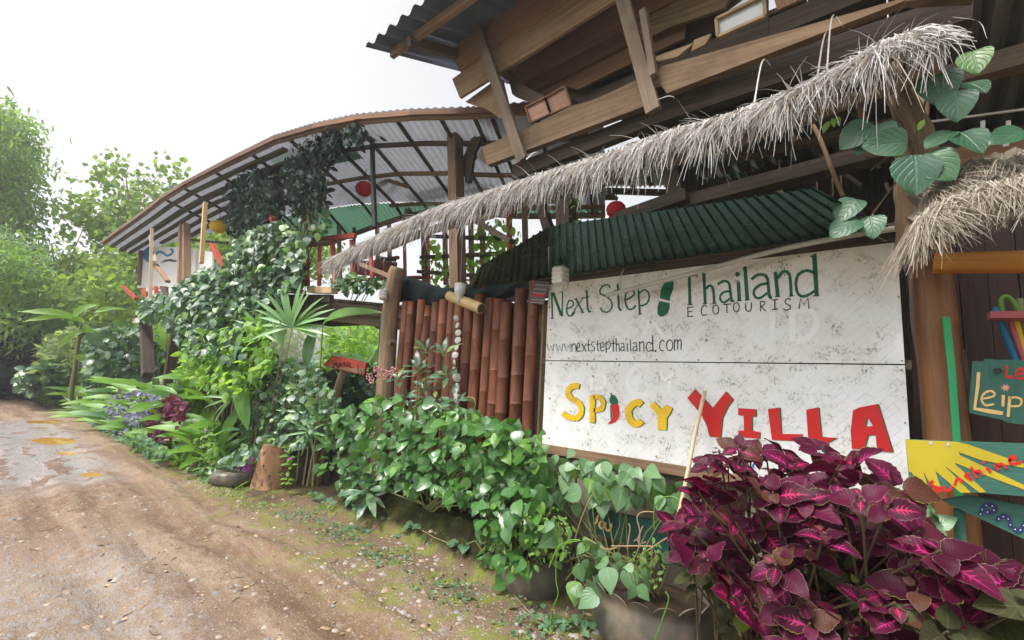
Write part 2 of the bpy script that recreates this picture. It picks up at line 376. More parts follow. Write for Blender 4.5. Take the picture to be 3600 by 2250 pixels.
def m_bamboo(name, c1, c2, c3):
    t = NT(name); uv = t.uv(); r = t.rnd(); off = t.n('ShaderNodeCombineXYZ'); t.val(t.math('MULTIPLY', r, 53.0), off.inputs[0]); t.val(t.math('MULTIPLY', r, 7.0), off.inputs[1])
    va = t.n('ShaderNodeVectorMath', operation='ADD'); t.l(uv, va.inputs[0]); t.l(off.outputs[0], va.inputs[1])
    a = t.noise(t.map(va.outputs[0], (1.2, 45, 1)), 1, 4, .6); b = t.noise(t.map(va.outputs[0], (2.4, 9, 1)), 1, 5, .65)
    c = t.mix(t.ramp(b, .35, .66), c1, c2); c = t.mix(t.math('MULTIPLY', t.ramp(a, .5, .75), .5), c, c3); c = t.mix(t.math('MULTIPLY', t.ramp(b, .3, .2), .7), c, c3)
    hv = t.n('ShaderNodeHueSaturation'); t.l(c, hv.inputs['Color']); t.val(t.math('MULTIPLY_ADD', r, .6, .7), hv.inputs['Value'])
    return t.fin(t.pbsdf(hv.outputs[0], .48, .4, nrm=t.bump(a, .2, .004)))

def m_glassy(name, c, tr=.5, rough=.15):
    t = NT(name); p = t.pbsdf(c, rough, .5); g = t.n('ShaderNodeBsdfTransparent'); return t.fin(t.mixsh(tr, p, g.outputs[0]))

MT = dict(
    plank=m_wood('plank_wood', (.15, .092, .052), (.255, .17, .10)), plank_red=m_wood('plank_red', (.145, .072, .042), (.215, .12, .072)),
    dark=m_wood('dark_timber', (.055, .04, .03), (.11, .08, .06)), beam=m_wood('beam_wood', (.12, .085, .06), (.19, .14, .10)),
    oldwood=m_wood('old_brown_wood', (.17, .10, .065), (.28, .18, .11)), trunk=m_wood('trunk_bark', (.20, .135, .085), (.34, .24, .15), gx=22, bump=.6),
    post=m_wood('varnished_post', (.155, .062, .024), (.25, .11, .04), .45, 1.2, 26, st=.3, spec=.4), orange=m_wood('orange_bamboo', (.36, .14, .02), (.46, .20, .03), .4, 1, 30, st=.2, spec=.4),
    redpaint=m_wood('red_painted_wood', (.33, .045, .03), (.42, .075, .045), .55, 2, 30, st=.45), blackpole=m_plain('black_pole', (.02, .022, .026), .5),
    tan=m_wood('tan_bamboo', (.42, .28, .12), (.52, .37, .18), .5), paleboard=m_wood('pale_board', (.38, .25, .14), (.48, .34, .21)),
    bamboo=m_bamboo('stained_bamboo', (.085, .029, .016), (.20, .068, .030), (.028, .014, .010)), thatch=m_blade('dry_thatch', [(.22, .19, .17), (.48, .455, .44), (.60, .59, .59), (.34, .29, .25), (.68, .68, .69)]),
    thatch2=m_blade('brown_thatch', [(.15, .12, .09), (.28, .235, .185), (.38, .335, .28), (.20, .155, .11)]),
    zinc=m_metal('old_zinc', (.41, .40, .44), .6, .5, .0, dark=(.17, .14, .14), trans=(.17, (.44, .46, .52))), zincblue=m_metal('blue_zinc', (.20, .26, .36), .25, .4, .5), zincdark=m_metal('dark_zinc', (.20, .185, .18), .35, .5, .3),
    zincsoft=m_metal('grey_zinc', (.42, .43, .45), .25, .4, .5),
    greensheet=m_metal('green_roof_sheet', (.10, .26, .17), .15, .5, 0, trans=(.22, (.16, .34, .22))), clearsheet=m_metal('clear_roof_sheet', (.55, .62, .60), .1, .4, 0, trans=(.75, (.80, .92, .86))),
    awning=m_metal('green_awning', (.035, .11, .085), .2, .27, .55, dark=(.010, .02, .02)), cloth=m_plain('dark_net', (.008, .012, .013), .9, .1), sign=m_sign(),
    pgreen=m_plain('green_paint', (.012, .115, .055), .6, .3, .3, 30), pblack=m_plain('black_paint', (.018, .014, .013), .6, .3, .2), pyellow=m_plain('yellow_paint', (.82, .52, .012), .55, .35, .35, 25, dirt=(.35, .22, .04)),
    pred=m_plain('red_paint', (.55, .016, .014), .5, .35, .35, 22), pwhite=m_plain('clean_white_paint', (.76, .76, .755), .5, .35, .08), pblue=m_plain('blue_paint', (.02, .14, .42), .5),
    bgreen=m_wood('green_painted_board', (.024, .088, .068), (.04, .125, .095), .6, 2, 40, st=.2, spec=.3), dgreen=m_wood('dark_green_board', (.012, .045, .036), (.02, .065, .05), .7, 2, 40, st=.4, spec=.2), gpost=m_plain('bright_green_post', (.02, .28, .10), .55), pcream=m_plain('cream_paint', (.72, .48, .18), .6),
    ppink=m_plain('pink_paint', (.62, .28, .27), .6), pnavy=m_plain('navy_paint', (.02, .03, .12), .6), byellow=m_wood('yellow_painted_board', (.42, .32, .015), (.56, .45, .03), .55, 2, 40, st=.3, spec=.3),
    rubber=m_plain('tyre_rubber', (.105, .095, .08), .42, .5, .6, 18, .6, dirt=(.21, .165, .115), dst=.75), soil=m_plain('soil', (.045, .03, .02), .95, .1, .6, 30, .8), stump=m_stump(),
    pink_shelf=m_plain('pink_shelf', (.42, .10, .12), .6), woodwall=m_wood('dark_red_wall', (.022, .010, .008), (.045, .018, .012), .5, 1, 24, spec=.35), cane=m_bamboo('brown_cane', (.30, .17, .07), (.38, .23, .10), (.14, .08, .04)),
    stick=m_wood('dry_stick', (.30, .23, .15), (.42, .34, .24)), vinestem=m_plain('vine_stem', (.16, .17, .06), .7), drystem=m_plain('dry_stem', (.30, .22, .12), .8), brownstem=m_plain('brown_stem', (.09, .065, .035), .8),
    plastic=m_glassy('cloudy_plastic', (.75, .76, .76), .35, .25), whiteplastic=m_plain('white_plastic', (.62, .60, .56), .4, .4, .2), bluecap=m_plain('blue_cap', (.15, .32, .60), .4), dirt=m_plain('brown_seed', (.20, .14, .09), .9),
    weave=m_plain('grey_woven_cloth', (.16, .14, .14), .9, .1, .5, 60), weavered=m_plain('red_stripe', (.5, .03, .05), .8), mortar=m_plain('grey_block', (.24, .20, .155), .9, .2, .5, 7, .5, dirt=(.09, .075, .04)),
    lantern=m_plain('red_lantern', (.62, .02, .03), .6, .3, .1), lantern_y=m_plain('yellow_lantern', (.85, .52, .02), .6, .3, .1), shell=m_plain('shell_white', (.55, .53, .50), .6),
    mural=m_plain('mural_white', (.60, .58, .56), .7, .2, .15), mblue=m_plain('mural_blue', (.02, .15, .30), .7), mdark=m_plain('mural_dark', (.03, .03, .05), .7), pvc=m_plain('grey_pipe', (.46, .43, .37), .5, .4, .3, 12, dirt=(.2, .17, .12)),
    panel=m_wood('pink_panel', (.34, .19, .13), (.42, .25, .18)), glassw=m_glassy('window_pane', (.55, .58, .56), .25, .1), brick=m_plain('orange_brick', (.50, .17, .09), .8),
    purple_fl=m_plain('purple_flower', (.30, .05, .30), .7), pink_fl=m_plain('pink_flower', (.55, .25, .27), .7), orange_fl=m_plain('orange_flower', (.75, .17, .02), .7), screw=m_plain('rusty_screw', (.26, .15, .06), .6, .4, .3, 40),
    stone=None)
def m_stone():
    t = NT('pebble'); r = t.rnd(); c = t.mix(r, (.17, .165, .17), (.36, .31, .26)); c = t.mix(t.ramp(t.math('FRACT', t.math('MULTIPLY', r, 5.1)), .8, .85), c, (.32, .22, .16))
    n = t.noise(t.tex(), 40, 3); c = t.mix(t.math('MULTIPLY', n, .4), c, (.16, .14, .12)); return t.fin(t.pbsdf(c, .75, .3, nrm=t.bump(n, .3, .004)))
MT['stone'] = m_stone()
def m_puddle():
    t = NT('muddy_water'); n = t.noise(t.map(t.pos(), (3, 2, 0)), 3, 3)
    return t.fin(t.pbsdf(t.mix(n, (.36, .175, .035), (.43, .235, .06)), .06, .35, nrm=t.bump(n, .03, .01)))
MT['puddle'] = m_puddle()
LF = dict(
    piper=m_leaf('piper_leaf', (.034, .125, .024), (.075, .21, .036), (.15, .33, .04), .28, .18, .35, 7, .55, .95, bump=1.0),
    bean=m_leaf('bean_leaf', (.085, .18, .085), (.13, .25, .10), (.16, .30, .06), .40, .2, .4, 6, .5, .7),
    vine=m_leaf('vine_leaf', (.022, .075, .034), (.055, .14, .05), (.15, .28, .04), .32, .2, .25, 6, .4, .8),
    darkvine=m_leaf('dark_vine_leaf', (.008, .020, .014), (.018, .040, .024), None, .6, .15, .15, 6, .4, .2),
    shrub=m_leaf('shrub_leaf', (.032, .09, .045), (.065, .155, .062), (.15, .27, .04), .34, .2, .25, 7, .35, .8),
    ginger=m_leaf('ginger_leaf', (.085, .22, .035), (.19, .36, .05), (.05, .14, .06), .34, .4, .18, 26, .5, .5, bump=.3),
    banana=m_leaf('banana_leaf', (.13, .28, .05), (.24, .40, .08), None, .38, .5, .22, 30, .3, .5, bump=.25),
    palm=m_leaf('palm_leaf', (.13, .28, .10), (.24, .42, .16), None, .34, .3, .12, 2, .1, .7, bump=.2),
    violet=m_leaf('violet_leaf', (.10, .09, .22), (.20, .20, .34), (.05, .07, .14), .40, .2, .2, 6, .4, .5),
    crimson=m_leaf('crimson_leaf', (.06, .005, .024), (.12, .009, .045), None, .55, .25, .2, 7, .3, .4),
    lime=m_leaf('light_leaf', (.12, .26, .05), (.22, .40, .07), (.30, .42, .06), .42, .45, .2, 6, .4, .45),
    small=m_leaf('small_leaf', (.12, .24, .06), (.20, .34, .09), (.30, .34, .09), .5, .4, .2, 5, .3, .4),
    creep=m_leaf('creeper_leaf', (.06, .15, .085), (.12, .23, .12), (.18, .32, .06), .5, .3, .2, 5, .4, .4),
    bigvine=m_leaf('big_vine_leaf', (.025, .085, .045), (.042, .115, .055), (.08, .18, .035), .40, .25, .35, 5, .55, .5),
    tree=m_leaf('tree_leaf', (.10, .17, .05), (.17, .27, .07), (.26, .38, .07), .5, .45, .1, 4, .3, .4),
    bambooleaf=m_leaf('bamboo_leaf', (.10, .20, .08), (.18, .30, .10), (.28, .40, .10), .45, .45, .05, 2, .1, .4),
    far=m_leaf('far_leaf', (.13, .19, .10), (.20, .27, .14), (.26, .36, .15), .6, .5, .05, 2, .1, .3),
    straw=m_blade('dry_leaf', [(.30, .20, .10), (.42, .32, .20), (.22, .13, .07)]),
    coleus=m_coleus())
# ------------------------------------------------------------------ leaves
def leaf_tpl(prof, L=1.0, fold=.25, droop=.25, serr=0.0, cols=3, wave=0.0, rows=None, tipdrop=0.0):
    """template leaf of length L along +Y, normal +Z; prof = [(t, half width / L)]"""
    ts = [p[0] for p in prof]; ws = [p[1] for p in prof]
    if rows: tt = np.linspace(0, 1, rows); wsn = np.interp(tt, ts, ws); ts, ws = list(tt), list(wsn)
    V, UVv, F = [], [], []
    for i, (t, wd) in enumerate(zip(ts, ws)):
        wd2 = wd * (1 + (serr if i % 2 else -serr)) if 0 < i < len(ts) - 1 else wd
        for c in range(cols):
            a = -1 + 2 * c / (cols - 1)
            z = fold * abs(a) * wd - droop * t * t - tipdrop * max(0, t - .6) ** 2 + wave * math.sin(t * 9 + a * 2) * abs(a)
            V.append((a * wd2 * L, t * L, z * L)); UVv.append((.5 + .5 * a, t))
    for i in range(len(ts) - 1):
        for c in range(cols - 1):
            q = i * cols + c; F.append((q, q + 1, q + cols + 1, q + cols))
    return np.array(V, np.float32), np.array(F, np.int32), np.array(UVv, np.float32)
HEART = [(0, .06), (.04, .22), (.14, .36), (.30, .41), (.5, .35), (.70, .22), (.86, .10), (1, .0)]
OVAL = [(0, .02), (.1, .12), (.28, .24), (.48, .27), (.68, .21), (.85, .11), (1, 0)]
COL_P = [(0, .03), (.06, .22), (.14, .33), (.22, .385), (.30, .41), (.38, .415), (.46, .40), (.54, .375), (.62, .335), (.70, .285), (.78, .23), (.85, .17), (.91, .11), (.96, .055), (1, 0)]
LANCE = [(0, .02), (.12, .08), (.35, .15), (.6, .135), (.82, .07), (1, 0)]
GING = [(0, .02), (.08, .06), (.25, .115), (.5, .13), (.75, .095), (.9, .05), (1, 0)]
BAN = [(0, .03), (.06, .11), (.2, .17), (.5, .19), (.8, .15), (.93, .08), (1, .01)]
ROUND = [(0, .05), (.05, .22), (.2, .40), (.42, .46), (.65, .38), (.85, .2), (1, .02)]
BLADE = [(0, .02), (.3, .045), (.7, .04), (1, .0)]
def tpl_mesh(name, tpl, mat):
    V, F, U = tpl; m = bpy.data.meshes.new(name); m.from_pydata(V.tolist(), [], F.tolist())
    ul = m.uv_layers.new(name='UVMap'); ul.data.foreach_set('uv', U[F.ravel()].ravel())
    m.polygons.foreach_set('use_smooth', [True] * len(F)); m.materials.append(mat); m.update(); return m
def frames(n, nrm, tip):
    """(n,3,3) column bases: x, y=tip direction, z=normal"""
    tip = tip / (np.linalg.norm(tip, axis=1, keepdims=True) + 1e-9)
    x = np.cross(tip, nrm); x /= (np.linalg.norm(x, axis=1, keepdims=True) + 1e-9)
    z = np.cross(x, tip); return np.stack([x, tip, z], axis=2)
def rdir(n, mean, spread):
    d = RNG.normal(size=(n, 3)) * spread + np.array(mean); return d / np.linalg.norm(d, axis=1, keepdims=True)
def joined(name, tpls, mat, P, B, SZ, parent=None, wscale=None):
    """many leaves in one mesh; each carries its own random value for the colour"""
    n = len(P); which = RNG.integers(0, len(tpls), n); Vs, Fs, Us, Rs = [], [], [], []; base = 0
    for k, (V, F, U) in enumerate(tpls):
        ix = np.nonzero(which == k)[0]
        if not len(ix): continue
        v = np.einsum('nij,kj->nki', B[ix] * SZ[ix][:, None, None], V) + P[ix][:, None, :]
        nv = len(V); off = base + np.arange(len(ix)) * nv
        Vs.append(v.reshape(-1, 3)); Fs.append((F[None] + off[:, None, None]).reshape(-1, 4)); Us.append(np.tile(U[F.ravel()], (len(ix), 1)))
        Rs.append(np.repeat(RNG.random(len(ix)), nv)); base += nv * len(ix)
    V = np.concatenate(Vs); F = np.concatenate(Fs); U = np.concatenate(Us); R = np.concatenate(Rs)
    m = bpy.data.meshes.new(name); m.vertices.add(len(V)); m.vertices.foreach_set('co', V.astype(np.float32).ravel())
    m.loops.add(F.size); m.loops.foreach_set('vertex_index', F.ravel().astype(np.int32))
    m.polygons.add(len(F)); m.polygons.foreach_set('loop_start', np.arange(0, F.size, 4, dtype=np.int32)); m.polygons.foreach_set('loop_total', np.full(len(F), 4, np.int32))
    m.polygons.foreach_set('use_smooth', np.ones(len(F), bool))
    ul = m.uv_layers.new(name='UVMap'); ul.data.foreach_set('uv', U.astype(np.float32).ravel())
    at = m.attributes.new('rnd', 'FLOAT', 'POINT'); at.data.foreach_set('value', R.astype(np.float32))
    m.materials.append(mat); m.update(calc_edges=True)
    return put(name, m, parent)
def single_leaves(name, meshes, P, B, SZ, parent):
    for i in range(len(P)):
        M = Matrix(B[i].tolist()).to_4x4(); M = Matrix.Translation(P[i].tolist()) @ M @ Matrix.Scale(float(SZ[i]), 4)
        put(name, meshes[i % len(meshes)], parent, M)
def in_poly(pts, poly):
    x, y = pts[:, 0], pts[:, 1]; r = np.zeros(len(pts), bool); n = len(poly); j = n - 1
    for i in range(n):
        xi, yi = poly[i]; xj, yj = poly[j]
        r ^= ((yi > y) != (yj > y)) & (x < (xj - xi) * (y - yi) / (yj - yi + 1e-12) + xi); j = i
    return r
def volume(poly, n, x=None, y=None, zmin=.03):
    """n points filling the body whose outline is poly (photo) between two depths (functions of u, v or numbers)"""
    p = np.array(poly, float); lo, hi = p.min(0), p.max(0); got = []
    while sum(map(len, got)) < n:
        q = lo + RNG.random((n * 2, 2)) * (hi - lo); got.append(q[in_poly(q, poly)])
    q = np.concatenate(got)[:n]
    d = np.stack([q[:, 0] - CX, -(q[:, 1] - CY), np.full(n, -FPX)], 1) @ RC.T
    ax, rg = (0, x) if x is not None else (1, y)
    r = np.array([(rg(u, v) if callable(rg) else rg) for u, v in q]); t = RNG.random(n)
    dep = r[:, 0] + (r[:, 1] - r[:, 0]) * t
    P = d * (dep / d[:, ax])[:, None] + np.array([0, 0, HCAM]); P[:, 2] = np.maximum(P[:, 2], zmin)
    return P
def stems(P, root, name, mat, parent, rad=.006, n=8):
    mb = MB(); idx = RNG.choice(len(P), min(n, len(P)), replace=False)
    for i in idx:
        a = Vector(root) + Vector((random.uniform(-.12, .12), random.uniform(-.12, .12), 0)); b = Vector(P[i].tolist())
        mid = a.lerp(b, .5) + Vector((random.uniform(-.06, .06), random.uniform(-.06, .06), .08))
        mb.tube([a, a.lerp(mid, .6), mid, mid.lerp(b, .6), b], [rad, rad * .9, rad * .75, rad * .6, rad * .4], 5)
    return mb.build(name, mat, parent)
VARS = {}
def variants(key, prof, mat, n=4, **kw):
    if key not in VARS:
        tp = []
        for i in range(n):
            k = dict(kw); k['fold'] = kw.get('fold', .25) * random.uniform(.6, 1.5); k['droop'] = kw.get('droop', .25) * random.uniform(.4, 1.6)
            tp.append(leaf_tpl(prof, **k))
        VARS[key] = (tp, [tpl_mesh(key, q, mat) for q in tp], mat)
    return VARS[key]
def foliage(root, vkey, P, nrm, tip, size, single=0, spread_n=.55, spread_t=.6, name='leaf', stuff='leaves', sort_front=True):
    """leaves at P: the nearest `single` as leaf objects, the rest in one joined part"""
    tp, ms, mat = VARS[vkey]; n = len(P)
    N = rdir(n, nrm, spread_n); T = rdir(n, tip, spread_t); B = frames(n, N, T); SZ = size[0] * .75 + (size[1] * 1.08 - size[0] * .75) * RNG.random(n) ** 1.2
    d = np.linalg.norm(P - np.array([0, 0, HCAM]), axis=1) + RNG.random(n) * .02
    o = np.argsort(d) if sort_front else np.arange(n)
    a, b = o[:single], o[single:]
    if len(a): single_leaves(name, ms, P[a], B[a], SZ[a], root)
    if len(b): tag(joined(stuff, tp, mat, P[b], B[b], SZ[b], root), kind='stuff')
variants('piper_leaf', HEART, LF['piper'], 5, fold=.22, droop=.22, wave=.02)
variants('bean_leaf', HEART, LF['bean'], 4, fold=.15, droop=.18)
variants('vine_leaf', HEART, LF['vine'], 4, fold=.2, droop=.2)
variants('dark_vine_leaf', OVAL, LF['darkvine'], 3, fold=.2, droop=.2, rows=4)
variants('shrub_leaf', ROUND, LF['shrub'], 4, fold=.2, droop=.15, rows=6)
variants('ginger_leaf', GING, LF['ginger'], 4, fold=.3, droop=.35, rows=9)
variants('banana_leaf', BAN, LF['banana'], 3, fold=.4, droop=.45, rows=11, wave=.03)
variants('palm_leaflet', BLADE, LF['palm'], 3, fold=.5, droop=.2)
variants('violet_leaf', OVAL, LF['violet'], 3, fold=.2, droop=.2, rows=5)
variants('crimson_leaf', COL_P, LF['crimson'], 3, fold=.2, droop=.2, rows=7)
variants('light_leaf', OVAL, LF['lime'], 3, fold=.2, droop=.2, rows=6)
variants('laurel_leaf', LANCE, LF['shrub'], 4, fold=.3, droop=.25, rows=8, wave=.03)
variants('small_leaf', OVAL, LF['small'], 3, fold=.15, droop=.1, rows=5)
variants('creeper_leaf', ROUND, LF['creep'], 3, fold=.15, droop=.15, rows=6)
variants('big_vine_leaf', [(0, .10), (.04, .28), (.14, .40), (.30, .45), (.5, .42), (.68, .33), (.84, .2), (.94, .09), (1, .0)], LF['bigvine'], 3, fold=.16, droop=.16, wave=.025, cols=5)
variants('coleus_leaf', COL_P, LF['coleus'], 6, fold=.2, droop=.3, serr=.045, cols=5, wave=.035)
variants('tree_leaf', ROUND, LF['tree'], 2, fold=.1, droop=.1, rows=4)
variants('bamboo_leaf', LANCE, LF['bambooleaf'], 2, fold=.2, droop=.3, rows=4)
variants('far_leaf', OVAL, LF['far'], 2, fold=.1, droop=.1, rows=3)
variants('dry_leaf', OVAL, LF['straw'], 2, fold=.4, droop=.4, rows=5)
variants('withered_leaf', COL_P, m_leaf('withered_leaf', (.028, .022, .012), (.055, .06, .02), (.15, .20, .035), .6, .2, .3, 6, .3, .2), 3, fold=.3, droop=.3, rows=7)
variants('strap_leaf', [(0, .03), (.2, .05), (.55, .045), (.85, .022), (1, 0)], LF['ginger'], 4, fold=.4, droop=.55, rows=8)
# ------------------------------------------------------------------ ground
PUD = []
for (u, v, rx, ry, rot) in ((188, 1547, .44, 1.0, .10), (236, 1590, .20, .30, .15), (150, 1480, .55, .55, .0), (318, 1664, .13, .22, .2), (150, 1503, .16, .22, 0)):
    p = PX(u, v, z=0); PUD.append((p.x, p.y, rx, ry, rot))
_ph = RNG.random((14, 3)) * 6.28; _fr = np.array([(.7, .5), (1.3, .9), (.9, 2.1), (2.3, 1.7), (3.1, 2.9), (2.1, 4.3), (5.2, 3.7), (4.1, 6.4), (7.7, 5.1), (6.3, 9.2), (11, 8.3), (9.1, 13), (15, 11), (13, 17)])
_am = np.array([.012, .010, .009, .007, .006, .006, .004, .004, .003, .003, .002, .002, .0016, .0014])
def sstep(a, b, x):
    t = np.clip((x - a) / (b - a), 0, 1); return t * t * (3 - 2 * t)
def ground_h(x, y):
    x = np.asarray(x, float); y = np.asarray(y, float); h = np.zeros(np.broadcast(x, y).shape)
    near = 1 - sstep(25, 40, np.abs(y)); nz = 0
    for k in range(14): nz = nz + _am[k] * np.sin(_fr[k, 0] * x + _ph[k, 0]) * np.sin(_fr[k, 1] * y + _ph[k, 1] + .6 * np.sin(x * .7 + _ph[k, 2]))
    h = h + nz * near
    wob = .10 * np.sin(y * .7) + .05 * np.sin(y * 1.9 + 1)
    for xc, dp, wd in ((.72, .050, .15), (1.62, .045, .14), (1.18, .018, .08), (2.0, .020, .07), (.95, -.018, .08), (1.84, -.016, .07), (-.6, .04, .2)):
        h = h - dp * np.exp(-((x - xc - wob) / wd) ** 2) * (1 - .75 * sstep(7.5, 9.5, y))
    h = h + .30 * sstep(2.72, 3.0, x + .05 * np.sin(y * 3)) * sstep(1.9, 2.3, y) * (1 - sstep(4.7, 5.0, y))
    h = h + .06 * sstep(2.9, 3.3, x) * (1 - sstep(1.9, 2.3, y))
    h = h + .12 * sstep(2.3, 2.9, x) * sstep(7.0, 8.0, y)
    clod = np.sin(x * 23 + 3 * np.sin(y * 5)) * np.sin(y * 17 + 2 * np.sin(x * 9)) + .6 * np.sin(x * 41 + y * 13) * np.sin(y * 37 - x * 11); h = h + .0035 * clod * near
    for (px, py, rx, ry, rot) in PUD:
        c, s = math.cos(rot), math.sin(rot); a = ((x - px) * c + (y - py) * s) / rx; b = (-(x - px) * s + (y - py) * c) / ry
        r = np.sqrt(a * a + b * b); k = np.clip(1.6 - r, 0, 1); h = h * (1 - .8 * k) - .040 * np.clip(1.25 - r, 0, 1) + .006 * k
    return h
def gh(x, y): return float(ground_h(x, y))
def axis(stops):
    o = []
    for (a, b, n) in stops: o += list(np.linspace(a, b, n, endpoint=False))
    return np.array(o + [stops[-1][1]])
gx = axis([(-900, -60, 8), (-60, -6, 14), (-6, -.2, 30), (-.2, 3.4, 120), (3.4, 9, 36), (9, 60, 14), (60, 900, 8)])
gy = axis([(-400, -30, 6), (-30, -1, 16), (-1, 1.2, 22), (1.2, 8, 190), (8, 18, 110), (18, 45, 60), (45, 200, 20), (200, 1500, 8)])
GX, GY = np.meshgrid(gx, gy); GZ = ground_h(GX, GY); V = np.stack([GX.ravel(), GY.ravel(), GZ.ravel()], 1); nx, ny = len(gx), len(gy)
ii, jj = np.meshgrid(np.arange(nx - 1), np.arange(ny - 1)); q = (jj * nx + ii).ravel(); F = np.stack([q, q + 1, q + nx + 1, q + nx], 1)
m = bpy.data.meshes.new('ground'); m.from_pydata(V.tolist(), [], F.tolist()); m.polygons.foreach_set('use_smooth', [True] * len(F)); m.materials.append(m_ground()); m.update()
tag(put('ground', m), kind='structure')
for k, (px, py, rx, ry, rot) in enumerate(PUD):
    mb = MB(); mb.v.append((px, py, 0)); n = 36
    for i in range(n):
        a = 2 * math.pi * i / n; r = 1.25; X = math.cos(a) * rx * r; Y = math.sin(a) * ry * r
        mb.v.append((px + X * math.cos(rot) - Y * math.sin(rot), py + X * math.sin(rot) + Y * math.cos(rot), 0))
    for i in range(n): mb.face((0, 1 + i, 1 + (i + 1) % n))
    o = mb.build('water', MT['puddle']); o.location.z = -.0185; tag(o, kind='structure')
# pebbles and gravel
def pebble_tpl(sx, sy, sz):
    r = []
    for a, b, c in [(1, 0, 0), (.5, .8, .1), (-.5, .85, 0), (-1, .05, 0), (-.45, -.85, .05), (.55, -.8, 0)]: r.append((a * sx * random.uniform(.8, 1.2), b * sy * random.uniform(.8, 1.2), c * sz))
    n = len(r); V = r + [(x * .6, y * .6, sz * random.uniform(.8, 1.1)) for x, y, z in r]
    F = [(i, (i + 1) % n, n + (i + 1) % n, n + i) for i in range(n)] + [(6, 7, 8, 9), (9, 10, 11, 6)]
    return np.array(V, np.float32), np.array(F, np.int32), np.zeros((12, 2), np.float32)
PEB = [pebble_tpl(1, .7, .35), pebble_tpl(1, .9, .5), pebble_tpl(1, .55, .3), pebble_tpl(1, .8, .25)]
def scatter_ground(n, xr, yr, pw=1.0):
    x = RNG.uniform(*xr, n); y = yr[0] + (yr[1] - yr[0]) * RNG.random(n) ** pw; return np.stack([x, y, ground_h(x, y)], 1)
P = np.concatenate([scatter_ground(5200, (.1, 2.9), (1.4, 7.5), 1.3), scatter_ground(1800, (.2, 1.5), (2.2, 6.0)), scatter_ground(1500, (1.9, 2.8), (1.4, 3.6)), scatter_ground(900, (.3, 2.6), (6, 12))])
keep = np.sin(P[:, 0] * 3 + 1) + np.sin(P[:, 1] * 2.1) + RNG.normal(size=len(P)) * .8 > -.7; P = P[keep]; n = len(P)
B = frames(n, rdir(n, (0, 0, 1), .15), rdir(n, (1, 0, 0), 2) * np.array([1, 1, .05])); SZ = RNG.uniform(.0035, .010, n) * (1 + 2.4 * (RNG.random(n) > .93)) 
P[:, 2] -= SZ * .1
tag(joined('gravel', PEB, MT['stone'], P, B, SZ), 'small grey and tan pebbles scattered over the dirt road', 'gravel', kind='stuff')
# fallen twigs and leaves, small weeds
mb = MB()
for k in range(70):
    x, y = random.uniform(.5, 2.8), 1.5 + 6 * random.random() ** 1.5; a = random.uniform(0, 6.28); L = random.uniform(.04, .16); pts = []
    for i in range(4): t = i / 3; xx, yy = x + math.cos(a + t * .5) * L * t, y + math.sin(a + t * .5) * L * t; pts.append((xx, yy, gh(xx, yy) + .004))
    mb.tube(pts, [.0028, .0025, .002, .001], 4)
tag(mb.build('fallen_twigs', MT['brownstem']), 'thin dry twigs lying about on the dirt', 'twigs', kind='stuff')
P = scatter_ground(260, (.8, 2.8), (1.5, 7), 1.2); n = len(P); P[:, 2] += .006
tp, ms, mat = VARS['dry_leaf']; tag(joined('fallen_leaves', tp, mat, P, frames(n, rdir(n, (0, 0, 1), .25), rdir(n, (1, 0, 0), 2) * np.array([1, 1, .1])), RNG.uniform(.02, .06, n)), 'dry brown leaves fallen on the dirt road', 'fallen leaves', kind='stuff')
# mossy weeds along the bed
def weeds(n, xr, yr, sz, key, label, name, dense=None):
    P = scatter_ground(n, xr, yr)
    if dense: P = P[dense(P)]
    n = len(P); tp, ms, mat = VARS[key]; P[:, 2] += RNG.uniform(0, .03, n)
    tag(joined(name, tp, mat, P, frames(n, rdir(n, (-.2, -.2, 1), .4), rdir(n, (0, 0, .3), .8)), RNG.uniform(*sz, n)), label, 'ground cover', kind='stuff')
weeds(3000, (2.0, 3.6), (5.4, 8.2), (.012, .04), 'small_leaf', 'bright green mossy weeds around the tyre and the tree stump', 'moss_weeds', lambda P: (np.sin(P[:, 0] * 9) + np.sin(P[:, 1] * 7 + 1) + RNG.normal(size=len(P)) * .5 > .2) & ~((P[:, 1] < 6.3) & (P[:, 0] > 2.7)))
weeds(1500, (2.25, 2.85), (1.6, 5.2), (.012, .035), 'creeper_leaf', 'low creeping weeds along the foot of the mossy bank', 'bank_weeds', lambda P: np.sin(P[:, 0] * 11) + np.sin(P[:, 1] * 8) + RNG.normal(size=len(P)) * .6 > .3)
weeds(3600, (2.0, 3.2), (9, 20), (.03, .09), 'creeper_leaf', 'low ground cover in front of the far garden bed', 'bed_weeds', lambda P: P[:, 0] > 2.0 + .012 * (P[:, 1] - 9) + RNG.normal(size=len(P)) * .12)
